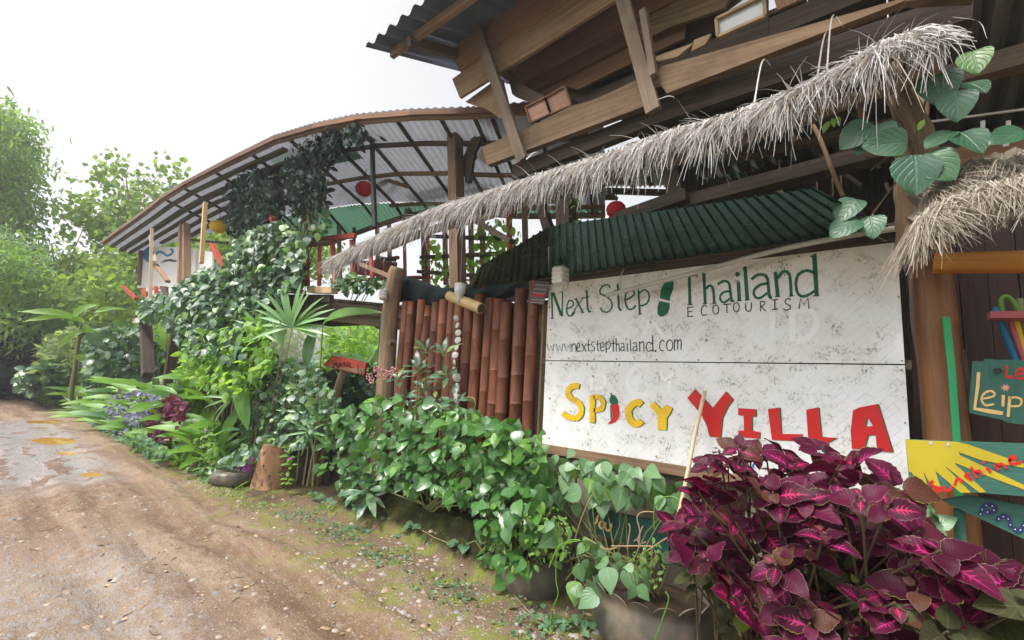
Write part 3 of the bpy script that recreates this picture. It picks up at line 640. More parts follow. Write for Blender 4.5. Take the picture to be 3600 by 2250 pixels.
# ------------------------------------------------------------------ front wall, signboard, posts
from mathutils.geometry import tessellate_polygon
def smooth_pts(pts, k=6):
    if len(pts) < 3: return [Vector(p) for p in pts]
    P = [Vector(p) for p in pts]; P = [P[0] * 2 - P[1]] + P + [P[-1] * 2 - P[-2]]; o = []
    for i in range(1, len(P) - 2):
        for j in range(k):
            t = j / k; o.append(.5 * ((2 * P[i]) + (P[i + 1] - P[i - 1]) * t + (2 * P[i - 1] - 5 * P[i] + 4 * P[i + 1] - P[i + 2]) * t * t + (3 * P[i] - P[i - 1] - 3 * P[i + 1] + P[i + 2]) * t ** 3))
    return o + [P[-2]]
class Paint:
    """flat painted marks on a plane x = xs, traced stroke by stroke"""
    def __init__(s, zc, xs): s.zc = zc; s.xs = xs; s.mb = MB()
    def pt(s, p, dx=0): u, v = s.zc(p[0], p[1]); return PX(u, v, x=s.xs + dx)
    def stroke(s, pts, wd, sm=True, off=(0, 0), dx=0, mi=0):
        P = smooth_pts(pts) if sm else [Vector(p) for p in pts]; n = len(P); L = []; R = []
        for i in range(n):
            if n > 2 and 0 < i < n - 1 and not sm:
                d1 = (P[i] - P[i - 1]).normalized(); d2 = (P[i + 1] - P[i]).normalized(); d = (d1 + d2); d = d.normalized() if d.length > .2 else d1
            else: d = (P[min(i + 1, n - 1)] - P[max(i - 1, 0)]).normalized()
            nr = Vector((-d.y, d.x)); ww = wd * (1 + .10 * math.sin(i * 1.7 + P[i].x)) / 2; q = P[i] + Vector(off)
            L.append(s.pt(q + nr * ww, dx)); R.append(s.pt(q - nr * ww, dx))
        for i in range(n - 1): s.mb.quad(L[i], L[i + 1], R[i + 1], R[i], mi=mi)
    def fill(s, pts, holes=(), off=(0, 0), dx=0, mi=0):
        loops = [[Vector((p[0] + off[0], p[1] + off[1], 0)) for p in pts]] + [[Vector((p[0] + off[0], p[1] + off[1], 0)) for p in h] for h in holes]
        flat = [p for l in loops for p in l]; b = len(s.mb.v); s.mb.v += [tuple(s.pt(p, dx)) for p in flat]
        for tr in tessellate_polygon(loops): s.mb.face([b + i for i in tr], mi=mi)
    def dot(s, c, r, dx=0, mi=0): s.fill([(c[0] + r * math.cos(a), c[1] + r * math.sin(a)) for a in np.linspace(0, 6.28, 15)[:-1]], dx=dx, mi=mi)
    def ell(s, c, rx, ry, wd): s.stroke([(c[0] + rx * math.cos(a), c[1] + ry * math.sin(a)) for a in np.linspace(0, 6.283, 13)], wd)
    def done(s, name, mats, parent):
        o = s.mb.build(name, mats, parent); s.mb = MB(); return o

XS = 3.248
sg = thing('sign_board', 'large white woven bamboo signboard reading Next Step Thailand and Spicy Villa', 'sign', (XS, 1.2, 1.0))
def sign_panel(z0, z1, y0=-.022, y1=2.372):
    mb = MB(); a = XS; b = XS + .016; c = [(y1, z0), (y0, z0), (y0, z1), (y1, z1)]; uv = [(2.4 - y, z - 1.0) for y, z in c]
    n = 0; mb.v = [(a, y, z) for y, z in c] + [(b, y, z) for y, z in c]
    mb.face((0, 1, 2, 3), uv); mb.face((7, 6, 5, 4), uv[::-1])
    for i in range(4): j = (i + 1) % 4; mb.face((j, i, 4 + i, 4 + j), [uv[j], uv[i], uv[i], uv[j]])
    return mb.build('panel', MT['sign'], sg)
pu = sign_panel(1.714, 2.395); pl = sign_panel(1.0, 1.706)
pu['label'] = 'upper woven panel with green and black lettering'; pl['label'] = 'lower woven panel with yellow and red lettering'
A = ZC(1850, 850, 2.749); Bz = ZC(2600, 800, 2.42); Cz = ZC(1850, 1250, 2.749); Dz = ZC(2600, 1300, 2.42); XL = XS - .0025
p = Paint(A, XL)
def G(*strokes, zc=A, mat='pgreen', name='letter', parent=pu, fills=(), dots=()):
    q = Paint(zc, XL)
    for s_ in strokes: q.stroke(s_[0], s_[1], s_[2] if len(s_) > 2 else True)
    for f_ in fills: q.fill(f_)
    for c, r in dots: q.dot(c, r)
    return q.done(name, MT[mat], parent)
G(([(248, 495), (252, 742)], 15), ([(234, 500), (270, 492)], 8), ([(236, 742), (266, 740)], 8), ([(262, 497), (340, 712)], 26), ([(350, 482), (347, 722)], 13), ([(316, 492), (360, 479)], 8))
G(([(393, 648), (440, 628), (456, 598), (440, 570), (412, 574), (393, 622), (392, 680), (408, 712), (440, 712), (472, 678)], 14))
G(([(478, 548), (548, 685)], 17), ([(556, 535), (500, 610), (438, 705)], 10), ([(464, 552), (496, 544)], 7), ([(536, 690), (562, 682)], 7))
G(([(584, 468), (590, 600), (600, 665), (624, 678)], 19), ([(532, 546), (610, 530)], 9))
G(([(806, 448), (802, 426), (780, 416), (740, 430), (714, 466), (720, 502), (765, 525), (812, 562), (830, 612), (815, 656), (780, 680), (740, 670), (714, 638)], 15))
G(([(884, 405), (892, 560), (896, 640), (920, 664)], 20), ([(850, 470), (915, 462)], 8))
G(([(965, 562), (1015, 535), (1046, 500), (1030, 474), (986, 480), (958, 522), (960, 590), (988, 650), (1030, 645), (1060, 614)], 17))
G(([(1084, 470), (1098, 698)], 19), ([(1090, 500), (1140, 464), (1180, 490), (1186, 550), (1160, 600), (1104, 622)], 16), ([(1078, 704), (1118, 696)], 9), ([(1070, 476), (1096, 468)], 8))
G(name='footprint_mark', fills=([(1290, 545), (1300, 470), (1330, 400), (1370, 362), (1410, 356), (1427, 400), (1420, 460), (1396, 520), (1385, 572)], [(1283, 572), (1388, 592), (1385, 640), (1365, 690), (1330, 718), (1290, 724), (1268, 692), (1267, 630)]))
G(([(1482, 342), (1560, 330), (1655, 322)], 20), ([(1487, 338), (1485, 364)], 12), ([(1652, 322), (1656, 350)], 10), ([(1576, 335), (1582, 605)], 30), ([(1556, 608), (1608, 606)], 10))
G(([(1716, 305), (1730, 596)], 30), ([(1735, 455), (1768, 425), (1800, 440), (1812, 500), (1816, 592)], 25), ([(1704, 600), (1750, 596)], 9), ([(1796, 598), (1836, 594)], 9), ([(1698, 318), (1722, 304)], 9))
G(([(1850, 412), (1900, 382), (1946, 386), (1966, 424), (1975, 500), (1986, 566), (2010, 574)], 25), ([(1968, 478), (1910, 486), (1876, 522), (1880, 566), (1915, 586), (1968, 548)], 20))
G(([(2050, 388), (2060, 568)], 32), ([(2036, 572), (2084, 568)], 9), ([(2022, 384), (2056, 376)], 9), dots=(((2042, 314), 24),))
G(([(2114, 240), (2136, 562)], 34), ([(2094, 262), (2120, 238)], 9), ([(2112, 566), (2164, 560)], 9))
G(([(100, 442), (150, 404), (202, 402), (236, 432), (246, 520), (256, 588), (276, 592)], 26), ([(242, 472), (170, 490), (124, 536), (130, 586), (172, 600), (238, 556)], 22), zc=Bz)
G(([(304, 380), (326, 586)], 30), ([(322, 434), (368, 376), (410, 382), (430, 432), (440, 582)], 26), ([(298, 590), (348, 586)], 9), ([(414, 584), (464, 580)], 9), ([(288, 392), (316, 376)], 8), zc=Bz)
G(([(636, 235), (656, 582)], 38), ([(640, 386), (570, 366), (502, 400), (480, 470), (492, 552), (530, 584), (580, 575), (642, 538)], 25), ([(604, 250), (656, 222)], 12), ([(622, 582), (680, 578)], 9), zc=Bz)
K = lambda *s_, **k: G(*s_, mat='pblack', **k)
K(([(1560, 632), (1563, 722)], 9), ([(1552, 636), (1614, 629)], 9), ([(1560, 678), (1604, 670)], 9), ([(1556, 724), (1614, 718)], 9))
K(([(1744, 628), (1720, 613), (1697, 640), (1693, 690), (1714, 711), (1746, 700)], 10)); p.zc = A
for c in ((1832, 655), (2030, 632)): q = Paint(A, XL); q.ell(c, 28, 44, 10); q.done('letter', MT['pblack'], pu)
K(([(1903, 607), (1980, 600)], 10), ([(1938, 604), (1940, 688)], 10))
K(([(2120, 590), (2122, 650), (2146, 672), (2172, 655), (2178, 586)], 11))
K(([(2262, 576), (2266, 674)], 10), ([(2258, 578), (2298, 578), (2304, 602), (2268, 626)], 10), ([(2272, 624), (2312, 668)], 10))
K(([(300, 612), (300, 697)], 11), ([(273, 616), (327, 610)], 8), ([(273, 698), (328, 693)], 8), zc=Bz)
K(([(436, 616), (410, 604), (386, 628), (402, 652), (430, 666), (428, 692), (398, 702), (370, 690)], 10), zc=Bz)
K(([(505, 692), (519, 606), (549, 656), (582, 600), (591, 692)], 11, False), zc=Bz)
for a in (200, 288, 368): K(([(a, 985), (a + 20, 1060), (a + 36, 1000), (a + 54, 1057), (a + 68 - (a > 300) * 12, 985)], 8, False))
K(dots=(((428, 1062), 5),))
K(([(440, 982), (442, 1062)], 8), ([(442, 1008), (464, 984), (478, 1010), (480, 1062)], 8)); K(([(490, 1028), (514, 1014), (515, 986), (496, 984), (488, 1030), (500, 1060), (526, 1050)], 8))
K(([(535, 984), (582, 1062)], 9), ([(582, 978), (538, 1064)], 7)); K(([(600, 952), (602, 1045), (618, 1055)], 8), ([(584, 1000), (622, 993)], 8))
K(([(656, 970), (636, 974), (632, 1000), (656, 1020), (656, 1046), (628, 1053)], 8)); K(([(690, 952), (692, 1045), (707, 1052)], 8), ([(670, 991), (713, 985)], 8))
K(([(720, 1022), (748, 1010), (745, 978), (722, 982), (716, 1020), (728, 1056), (756, 1045)], 8)); K(([(770, 966), (773, 1076)], 8), ([(772, 985), (798, 960), (812, 990), (800, 1030), (776, 1036)], 8))
K(([(840, 942), (842, 1062)], 9), ([(820, 986), (860, 980)], 8)); K(([(868, 932), (870, 1062)], 9), ([(870, 1000), (888, 985), (898, 1005), (900, 1060)], 8))
K(([(914, 988), (936, 980), (944, 1000), (946, 1058)], 8), ([(944, 1012), (918, 1022), (915, 1052), (944, 1045)], 8)); K(([(975, 982), (978, 1062)], 9), dots=(((971, 938), 7),))
K(([(1004, 942), (1010, 1058)], 9)); K(([(1030, 984), (1058, 972), (1066, 1000), (1070, 1056)], 8), ([(1066, 1010), (1036, 1020), (1034, 1054), (1068, 1044)], 8))
K(([(1094, 962), (1098, 1062)], 9), ([(1098, 985), (1124, 964), (1136, 990), (1137, 1062)], 9)); K(([(1218, 903), (1225, 1062)], 11), ([(1222, 988), (1182, 970), (1160, 1010), (1174, 1056), (1224, 1044)], 9))
K(dots=(((1250, 1055), 10),)); K(([(1336, 968), (1312, 950), (1290, 990), (1294, 1040), (1328, 1056)], 9)); q = Paint(A, XL); q.ell((1386, 1000), 30, 52, 9); q.done('letter', MT['pblack'], pu)
K(([(1430, 942), (1432, 1052)], 9), ([(1432, 970), (1454, 945), (1463, 975), (1463, 1042)], 9), ([(1463, 970), (1486, 945), (1497, 970), (1496, 1046)], 9))
# fresh white paint over older letters
XL0 = XL; XL = XS - .0015
G(([(520, 188), (450, 182), (424, 232), (470, 290), (500, 300)], 40), zc=Cz, mat='pwhite', name='painted_over_letter', parent=pl)
G(([(632, 190), (632, 335)], 42, False), ([(640, 196), (720, 184), (764, 232), (740, 300), (660, 328)], 36), zc=Cz, mat='pwhite', name='painted_over_letter', parent=pl)
G(([(1180, 96), (1060, 112), (988, 200), (982, 300), (1050, 370), (1180, 384)], 44), zc=Cz, mat='pwhite', name='painted_over_letter', parent=pl)
G(([(1298, 150), (1330, 230), (1395, 205), (1410, 150)], 36), ([(1385, 230), (1385, 330)], 36), zc=Cz, mat='pwhite', name='painted_over_letter', parent=pl)
G(([(450, 700), (450, 970)], 60, False), ([(480, 712), (590, 700), (658, 790), (600, 920), (480, 975)], 50), zc=Bz, mat='pwhite', name='painted_over_letter')
G(([(280, 720), (280, 960)], 55, False), zc=Bz, mat='pwhite', name='painted_over_letter')
G(([(1190, 760), (1140, 900)], 45, False), ([(1210, 760), (1330, 920)], 45, False), mat='pwhite', name='painted_over_letter')
XL = XL0
# spicy villa: coloured letters over a green drop shade
def Sh(zc, mat, strokes=(), fills=(), holes=(), name='letter', off=(12, 3)):
    q = Paint(zc, XL)
    for s_ in strokes: q.stroke(s_[0], s_[1], off=off, mi=1); q.stroke(s_[0], s_[1], dx=-.0012)
    for f_ in fills: q.fill(f_, holes, off=off, mi=1); q.fill(f_, holes, dx=-.0012)
    return q.done(name, [MT[mat], MT['pgreen']], pl)
Sh(Cz, 'pyellow', [([(512, 300), (470, 292), (424, 312), (402, 360), (430, 410), (500, 452), (532, 512), (515, 580), (470, 606), (400, 588), (350, 556)], 54)])
Sh(Cz, 'pyellow', [([(638, 388), (638, 520), (638, 650)], 52), ([(650, 400), (706, 402), (740, 450), (730, 508), (680, 526), (652, 528)], 46)])
q = Paint(Cz, XL); q.fill([(808, 365), (825, 360), (832, 378), (860, 385), (885, 430), (889, 468), (860, 474), (830, 480), (805, 452), (803, 415), (818, 385)], mi=1); q.fill([(810, 480), (818, 478), (832, 580), (816, 630), (788, 654), (800, 660), (826, 640)], mi=1); q.fill([(818, 478), (888, 465), (902, 540), (895, 600), (865, 640), (820, 660), (792, 655), (822, 630), (836, 580)], dx=-.0012); q.done('chilli_mark', [MT['pred'], MT['pgreen']], pl)
Sh(Cz, 'pyellow', [([(1112, 478), (1078, 452), (1022, 478), (986, 540), (1002, 616), (1046, 660), (1088, 652), (1112, 628)], 66)])
Sh(Cz, 'pyellow', fills=[[(1193, 485), (1238, 445), (1308, 520), (1350, 475), (1412, 510), (1390, 560), (1358, 602), (1354, 722), (1270, 718), (1275, 582)]])
Sh(Cz, 'pred', fills=[[(1556, 410), (1630, 325), (1800, 508), (1930, 345), (2000, 425), (1945, 500), (1896, 600), (1876, 795), (1770, 780), (1745, 680), (1690, 570)]])
Sh(Cz, 'pred', fills=[[(2048, 508), (2220, 518), (2220, 590), (2180, 592), (2183, 725), (2256, 740), (2253, 802), (2050, 785), (2048, 725), (2105, 722), (2100, 580), (2048, 575)]])
Sh(Dz, 'pred', fills=[[(240, 335), (340, 320), (355, 545), (535, 548), (488, 606), (275, 595)]])
Sh(Dz, 'pred', fills=[[(567, 340), (670, 318), (696, 570), (828, 580), (730, 632), (585, 625)]])
Sh(Dz, 'pred', fills=[[(965, 345), (1020, 320), (1176, 290), (1300, 690), (1298, 703), (1170, 690), (1158, 555), (1090, 560), (1060, 675), (955, 670), (945, 520)]], holes=[[(1085, 395), (1135, 478), (1070, 483)]], off=(13, 2))
for st_ in ([(70, 835), (105, 840), (120, 800)], [(148, 765), (158, 800), (150, 830)], [(690, 830), (700, 910), (740, 940), (775, 905)], [(400, 790), (440, 760), (470, 800)], [(250, 870), (262, 930)]): G((st_, 18), zc=Dz, mat='pblue', parent=pl)
for zc_, pts in ((A, [(222, 460), (226, 632), (236, 852), (230, 1118), (408, 1126), (656, 1134), (872, 1132), (1258, 1138), (1664, 1142), (500, 420), (1352, 314)]), (Bz, [(80, 1132), (428, 1130), (976, 1122), (1382, 1134), (1352, 588), (1322, 128), (504, 245)]), (Cz, [(238, 78), (392, 84), (590, 86), (900, 92), (228, 416), (220, 800), (544, 860), (886, 916), (1256, 974)]), (Dz, [(1380, 4), (1410, 452), (1440, 1095)])):
    for c in pts: q = Paint(zc_, XL); q.dot(c, 8); q.done('screw', MT['screw'], pu if zc_ in (A, Bz) else pl)
mb = MB(); mb.beam((3.285, 2.42, 1.71), (3.285, -.05, 1.71), .03, .05); mb.build('backing_rail', MT['dark'], sg)
mb = MB(); mb.beam((3.262, 2.36, .965), (3.262, .2, .965), .06, .07); mb.build('bottom_rail', MT['oldwood'], sg)
mb = MB(); mb.beam((3.27, 2.45, 2.43), (3.27, -.03, 2.43), .07, .06); mb.build('top_rail', MT['dark'], sg)

# concrete block footing under the sign
fw = thing('block_wall', 'low grey block wall half hidden by vines below the signboard', 'wall', (3.3, 1.2, 0))
for r in range(4):
    for k in range(7):
        y0 = -.1 + k * .36 + (.18 if r % 2 else 0); mb = MB(); mb.beam((3.36, y0, .12 + r * .22 + .1), (3.36, y0 + .345, .12 + r * .22 + .1), .12, .205, jit=.003); mb.build('block', MT['mortar'], fw)
mb = MB(); mb.beam((3.37, -.2, .46), (3.37, 2.6, .46), .10, .9); mb.build('mortar_core', MT['mortar'], fw)

# bamboo pole wall
bw_ = thing('bamboo_wall', 'wall of upright red-brown stained bamboo poles left of the signboard', 'wall', (3.3, 3.5, .25))
def bamboo_pole(x, y, z0, z1, r, lean=0):
    mb = MB(); pts = []; rad = []; z = z0; k = random.uniform(.2, .4); nodes = [z0]
    while z < z1 - .1: z += random.uniform(.26, .42); nodes.append(min(z, z1))
    for i in range(len(nodes) - 1):
        a, b = nodes[i], nodes[i + 1]
        for zz, rr in ((a + .004, 1.0), (a + .012, .965), (lerp(a, b, .5), .97), (b - .012, .975), (b - .002, 1.05)):
            pts.append((x + lean * .2 * (zz - z0) * .2, y + lean * (zz - z0) * .05, zz)); rad.append(r * rr)
    return mb.tube(pts, rad, 12)
y = 4.56; k = 0
while y > 2.52:
    r = random.uniform(.052, .07)
    if k in (2, 13): y -= .045
    bamboo_pole(3.29 + random.uniform(-.015, .02), y - r, .28, random.uniform(2.28, 2.42) + (.06 if k % 5 == 4 else 0), r, random.uniform(-.6, .6)).build('bamboo_pole', MT['bamboo'], bw_)
    y -= 2 * r + random.uniform(.0, .02); k += 1
mb = MB(); mb.beam((3.40, 4.7, 2.36), (3.40, 2.45, 2.36), .06, .10); mb.build('rail', MT['dark'], bw_)
mb = MB(); mb.beam((3.40, 4.7, .75), (3.40, 2.45, .75), .06, .08); mb.build('rail', MT['dark'], bw_)
for yy in (4.16, 2.50): mb = MB(); mb.beam((3.375, yy, .3), (3.375, yy, 2.25), .02, .05, up=(1, 0, 0)); mb.build('bright_gap_strip', MT['paleboard'], bw_)  # pale strips stand in for the bright gaps between poles
mb = MB(); mb.slab([(3.45, 4.7, .2), (3.45, 2.45, .2), (3.45, 2.45, 2.3), (3.45, 4.7, 2.3)], (.02, 0, 0)); mb.build('dark_gap_backing', MT['dark'], bw_)  # dark sheet added so the gaps between the poles read dark

pt_ = thing('log_post', 'rough brown log post with a hacked top at the bamboo wall corner', 'post', (3.2, 4.78, 0))
pts = [PX(1345, 1560, x=3.2), PX(1352, 1400, x=3.2), PX(1362, 1250, x=3.2), PX(1372, 1100, x=3.2), PX(1384, 1010, x=3.2), PX(1395, 960, x=3.2), PX(1400, 940, x=3.2)]
pts[0].z = .05; mb = MB(); mb.tube(pts, [.11, .105, .10, .10, .095, .105, .085], 14); mb.build('trunk', MT['trunk'], pt_)
mb = MB(); q = PX(1374, 1205, x=3.09); mb.tube([q + Vector((.04, 0, 0)), q + Vector((-.025, 0, 0))], [.045, .03], 9); mb.build('knot', MT['dark'], pt_)

rp = thing('round_post', 'thick varnished red-brown tree trunk post at the right edge of the signboard', 'post', (3.36, -.2, 0))
mb = MB(); zz = [0, .5, .9, 1.1, 1.22, 1.3, 1.45, 1.75, 1.95, 2.2, 2.6]; rr = [.10, .098, .096, .094, .106, .097, .093, .09, .10, .092, .088]
mb.tube([PX(3185 - 2 * k, 1300, x=3.36) * 1 if False else Vector((3.36, -.165 - .012 * math.sin(z * 2), z)) for k, z in enumerate(zz)], rr, 18); mb.build('trunk', MT['post'], rp)
mb = MB(); mb.tube([(3.27, -.22, 1.26), (3.25, -.235, 1.27)], [.03, .016], 9); mb.build('knot', MT['post'], rp)

ft = thing('forked_trunk', 'pale forked tree trunk holding up the right end of the thatch', 'tree trunk', (3.05, -.15, 2.0))
def trunk(pts, rads, x, mat='trunk', name='trunk', root=ft, sg_=12):
    mb = MB(); P = smooth_pts([tuple(PX(u, v, x=x + dx)) for u, v, dx in pts], 4); R = np.interp(np.linspace(0, 1, len(P)), np.linspace(0, 1, len(rads)), rads)
    mb.tube(P, [r * (1 + .06 * math.sin(i * 1.9)) for i, r in enumerate(R)], sg_); return mb.build(name, MT[mat], root)
trunk([(3205, 900, .1), (3206, 780, .05), (3192, 660, .02), (3196, 560, .02), (3215, 430, .04), (3225, 300, .08)], [.075, .07, .06, .062, .058, .05], 3.08)
trunk([(3262, 560, .0), (3232, 470, -.02), (3185, 380, -.04), (3140, 290, -.06), (3118, 240, -.06)], [.05, .058, .06, .056, .05], 2.98, 'trunk', 'branch')
trunk([(3075, 330, 0), (3045, 318, 0)], [.055, .05], 3.0, 'dark', 'branch_stub')

# green awning sheet over the sign
aw = thing('green_awning', 'dark green ribbed metal awning sheet above the signboard', 'awning', (2.9, 1.2, 2.45))
fl, fr = PX(1850, 800, x=2.42), PX(2870, 662, x=2.6); bl, br = Vector((3.22, 2.5, 2.445)), Vector((3.22, .0, 2.47))
fl = PX(1930, 798, x=2.45); bm = Vector((3.22, 2.36, 2.445)); fm = PX(1690, 935, x=2.78); bq = Vector((3.22, 3.35, 2.43))
mb = MB(); mb.corr(fl, fr, br, bm, 30, .013, 8, 'trap', wob=.003); o = mb.build('sheet', MT['awning'], aw)
mb = MB(); mb.corr(fm, fl, bm, bq, 12, .013, 6, 'trap', wob=.004); o = mb.build('sheet', MT['awning'], aw)
mb = MB(); mb.beam((3.24, 2.5, 2.455), (3.24, -.02, 2.475), .05, .05); mb.build('edge_batten', MT['dark'], aw)
pv = thing('grey_pipe', 'thin grey plastic pipe slanting across the top of the signboard', 'pipe', (3.1, 1, 2.4))
mb = MB(); mb.tube(smooth_pts([tuple(PX(u, v, x=x)) for u, v, x in ((2132, 1039, 3.13), (2420, 965, 3.12), (2700, 888, 3.12), (2950, 835, 3.13), (3175, 800, 3.16))], 5), .017, 9); mb.build('pipe', MT['pvc'], pv)
mb = MB(); mb.tube(smooth_pts([tuple(PX(u, v, x=3.22)) for u, v in ((2190, 1085), (2182, 1000), (2186, 960), (2205, 932))], 5), .004, 5); mb.build('wire', MT['pvc'], pv)
ct = thing('dark_net', 'sagging dark shade net above the bamboo poles', 'net', (3.35, 3.6, 2.5))
def cloth(poly_top, poly_bot, x0, bulge, mat, name, root, th=.012):
    T = smooth_pts(poly_top, 6); Bt = smooth_pts(poly_bot, 6); n = min(len(T), len(Bt)); mb = MB(); R = 5
    for i in range(n):
        for r in range(R + 1):
            t = r / R; q = T[i].lerp(Bt[i], t); pp = PX(q.x, q.y, x=x0 - bulge * math.sin(math.pi * t) + .02 * math.sin(i * 1.3 + r)); mb.v.append(tuple(pp))
    for i in range(n - 1):
        for r in range(R): a = i * (R + 1) + r; mb.face((a, a + 1, a + R + 2, a + R + 1))
    mb.sm = True; o = mb.build(name, MT[mat], root); md = o.modifiers.new('s', 'SOLIDIFY'); md.thickness = th; return o
cloth([(1405, 965), (1480, 985), (1560, 1012), (1650, 1000), (1760, 975), (1905, 930)], [(1400, 1060), (1480, 1078), (1560, 1075), (1650, 1062), (1760, 1050), (1905, 1022)], 3.36, .03, 'cloth', 'net', ct)
# stick leaning on the sign
stk = thing('leaning_stick', 'thin wooden stick leaning across the red V of the signboard', 'stick', (2.9, .9, .4))
mb = MB(); a, b = PX(2410, 1700, x=2.95), PX(2478, 1375, x=3.2); mb.tube([a + (a - b) * .35, a, a.lerp(b, .5) + Vector((0, .006, 0)), b], [.013, .013, .0125, .0135], 9); mb.build('stick', MT['stick'], stk)
# ------------------------------------------------------------------ thatch eaves
def thatch(root, line, n, L, mat, spread=.5, out=(-.55, 0, -.8), thick=.05, wid=(.0035, .0075), flat=.5):
    """grass blades tied along a polyline, falling over its road side"""
    P = smooth_pts(line, 8); seg = [0]
    for i in range(1, len(P)): seg.append(seg[-1] + (P[i] - P[i - 1]).length)
    tot = seg[-1]; V = []; F = []; U = []; R = []
    for k in range(n):
        s_ = random.random() * tot; i = min(np.searchsorted(seg, s_), len(P) - 1); i = max(i, 1); t = (s_ - seg[i - 1]) / (seg[i] - seg[i - 1] + 1e-9)
        c = P[i - 1].lerp(P[i], t); ax = (P[i] - P[i - 1]).normalized()
        dp = random.random(); length = random.uniform(*L) * (1.0 if random.random() < .93 else 1.35) * (.78 + .34 * math.sin(s_ * 23) * math.sin(s_ * 7.3 + 1) + .2 * math.sin(s_ * 61)); edge = min(s_, tot - s_) / tot
        o = Vector(out).normalized() + ax * random.gauss(.0, spread * .55) + Vector((random.gauss(0, .13), random.gauss(0, .1), random.gauss(0, .10)))
        c = c + Vector((random.uniform(-.03, .09) * flat, 0, random.uniform(-thick, thick * .4))) + Vector((-.06 * dp, 0, -.05 * dp))
        d = o.normalized(); sd = d.cross(Vector((random.gauss(0, .4) + 1, random.gauss(0, .4), random.gauss(0, .4)))).normalized(); w_ = random.uniform(*wid)
        b = len(V); q = c; dd = d.copy(); steps = 3; rv = random.random()
        for j in range(steps + 1):
            ww = w_ * (1 - .25 * j) * .5; V += [tuple(q - sd * ww), tuple(q + sd * ww)]; R += [rv, rv]
            dd = (dd + Vector((0, 0, -.22)) + Vector((random.gauss(0, .07), random.gauss(0, .07), 0))).normalized(); q = q + dd * length / steps
        for j in range(steps): F.append((b + 2 * j, b + 2 * j + 1, b + 2 * j + 3, b + 2 * j + 2))
    m = bpy.data.meshes.new('thatch'); m.from_pydata(V, [], F); at = m.attributes.new('rnd', 'FLOAT', 'POINT'); at.data.foreach_set('value', np.array(R, np.float32)); m.materials.append(mat); m.update()
    return tag(put('straw', m, root), kind='stuff')
def core(root, line, r, mat, dz=0, dx=0, name='bundle'):
    mb = MB(); P = [p + Vector((dx, 0, dz)) for p in smooth_pts(line, 6)]; mb.tube(P, [r * (.8 + .4 * random.random()) for _ in P], 10); return mb.build(name, mat, root)
th = thing('thatch_eave', 'long ragged grey thatch eave hanging over the front of the house', 'thatch', (2.7, 2.5, 3.0))
TL = [tuple(PX(u, v, x=2.7)) for u, v in ((1175, 905), (1330, 830), (1500, 745), (1700, 678), (1900, 612), (2150, 535), (2350, 462), (2550, 405), (2750, 330), (2950, 235), (3100, 150), (3220, 110), (3320, 100))]
thatch(th, TL, 8500, (.09, .20), MT['thatch'], .7, out=(-.5, .26, -.7))
thatch(th, TL, 3600, (.10, .22), MT['thatch'], .9, out=(-.35, .8, -.15), thick=.02)
thatch(th, TL, 260, (.08, .2), MT['thatch'], 1.6, out=(-.3, .2, .25), thick=.02)
thatch(th, TL, 2300, (.17, .36), MT['thatch'], .6, out=(-.3, .08, -1))
thatch(th, TL[-3:], 420, (.08, .18), MT['thatch'], .8, out=(-.5, -.6, -.3))
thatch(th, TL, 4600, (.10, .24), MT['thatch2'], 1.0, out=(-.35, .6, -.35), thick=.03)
core(th, TL, .040, MT['thatch2'], -.03, .02)
core(th, [tuple(PX(u, v, x=2.8)) for u, v in ((1180, 935), (1500, 815), (1900, 700), (2300, 580), (2600, 490), (2900, 380), (3320, 220))], .05, MT['beam'], 0, 0, 'pole')
for (u0, v0, u1, v1, u2, v2) in ((2905, 270, 2925, 60, 2965, 95), (2650, 370, 2680, 215, 2715, 236), (2440, 440, 2370, 342, 2310, 350), (2870, 290, 2900, 120, 2935, 136), (3350, 60, 3440, 75, 3470, 135), (3340, 80, 3400, 120, 3440, 190), (3330, 90, 3370, 150, 3395, 215), (1850, 560, 1880, 535, 1905, 548)):
    a, b, c = PX(u0, v0, x=2.68), PX(u1, v1, x=2.64), PX(u2, v2, x=2.6); mb = MB(); Q = smooth_pts([a, b, c], 5)
    for i in range(len(Q) - 1): wv = Vector((0, .004, .006)) * (1 - i / len(Q)); mb.quad(Q[i] - wv, Q[i + 1] - wv, Q[i + 1] + wv, Q[i] + wv)
    mb.build('loose_straw', MT['thatch'], th)
t2 = thing('thatch_hood', 'short shaggy brown thatch hood at the right above the doorway', 'thatch', (2.8, -.4, 2.3))
TL2 = [tuple(PX(u, v, x=2.85)) for u, v in ((3240, 690), (3300, 640), (3380, 590), (3480, 560), (3620, 535), (3800, 500))]
TL3 = [tuple(PX(u, v, x=2.72)) for u, v in ((3215, 775), (3300, 715), (3400, 670), (3520, 640), (3640, 610), (3800, 580))]
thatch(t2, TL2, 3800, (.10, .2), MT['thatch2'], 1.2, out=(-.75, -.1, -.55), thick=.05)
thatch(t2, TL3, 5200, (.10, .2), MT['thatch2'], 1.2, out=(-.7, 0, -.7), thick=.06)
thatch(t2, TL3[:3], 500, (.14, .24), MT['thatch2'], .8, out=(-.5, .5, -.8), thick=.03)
core(t2, TL2, .07, MT['thatch2'], -.03, .05); core(t2, TL3, .05, MT['thatch2'], 0, .07)
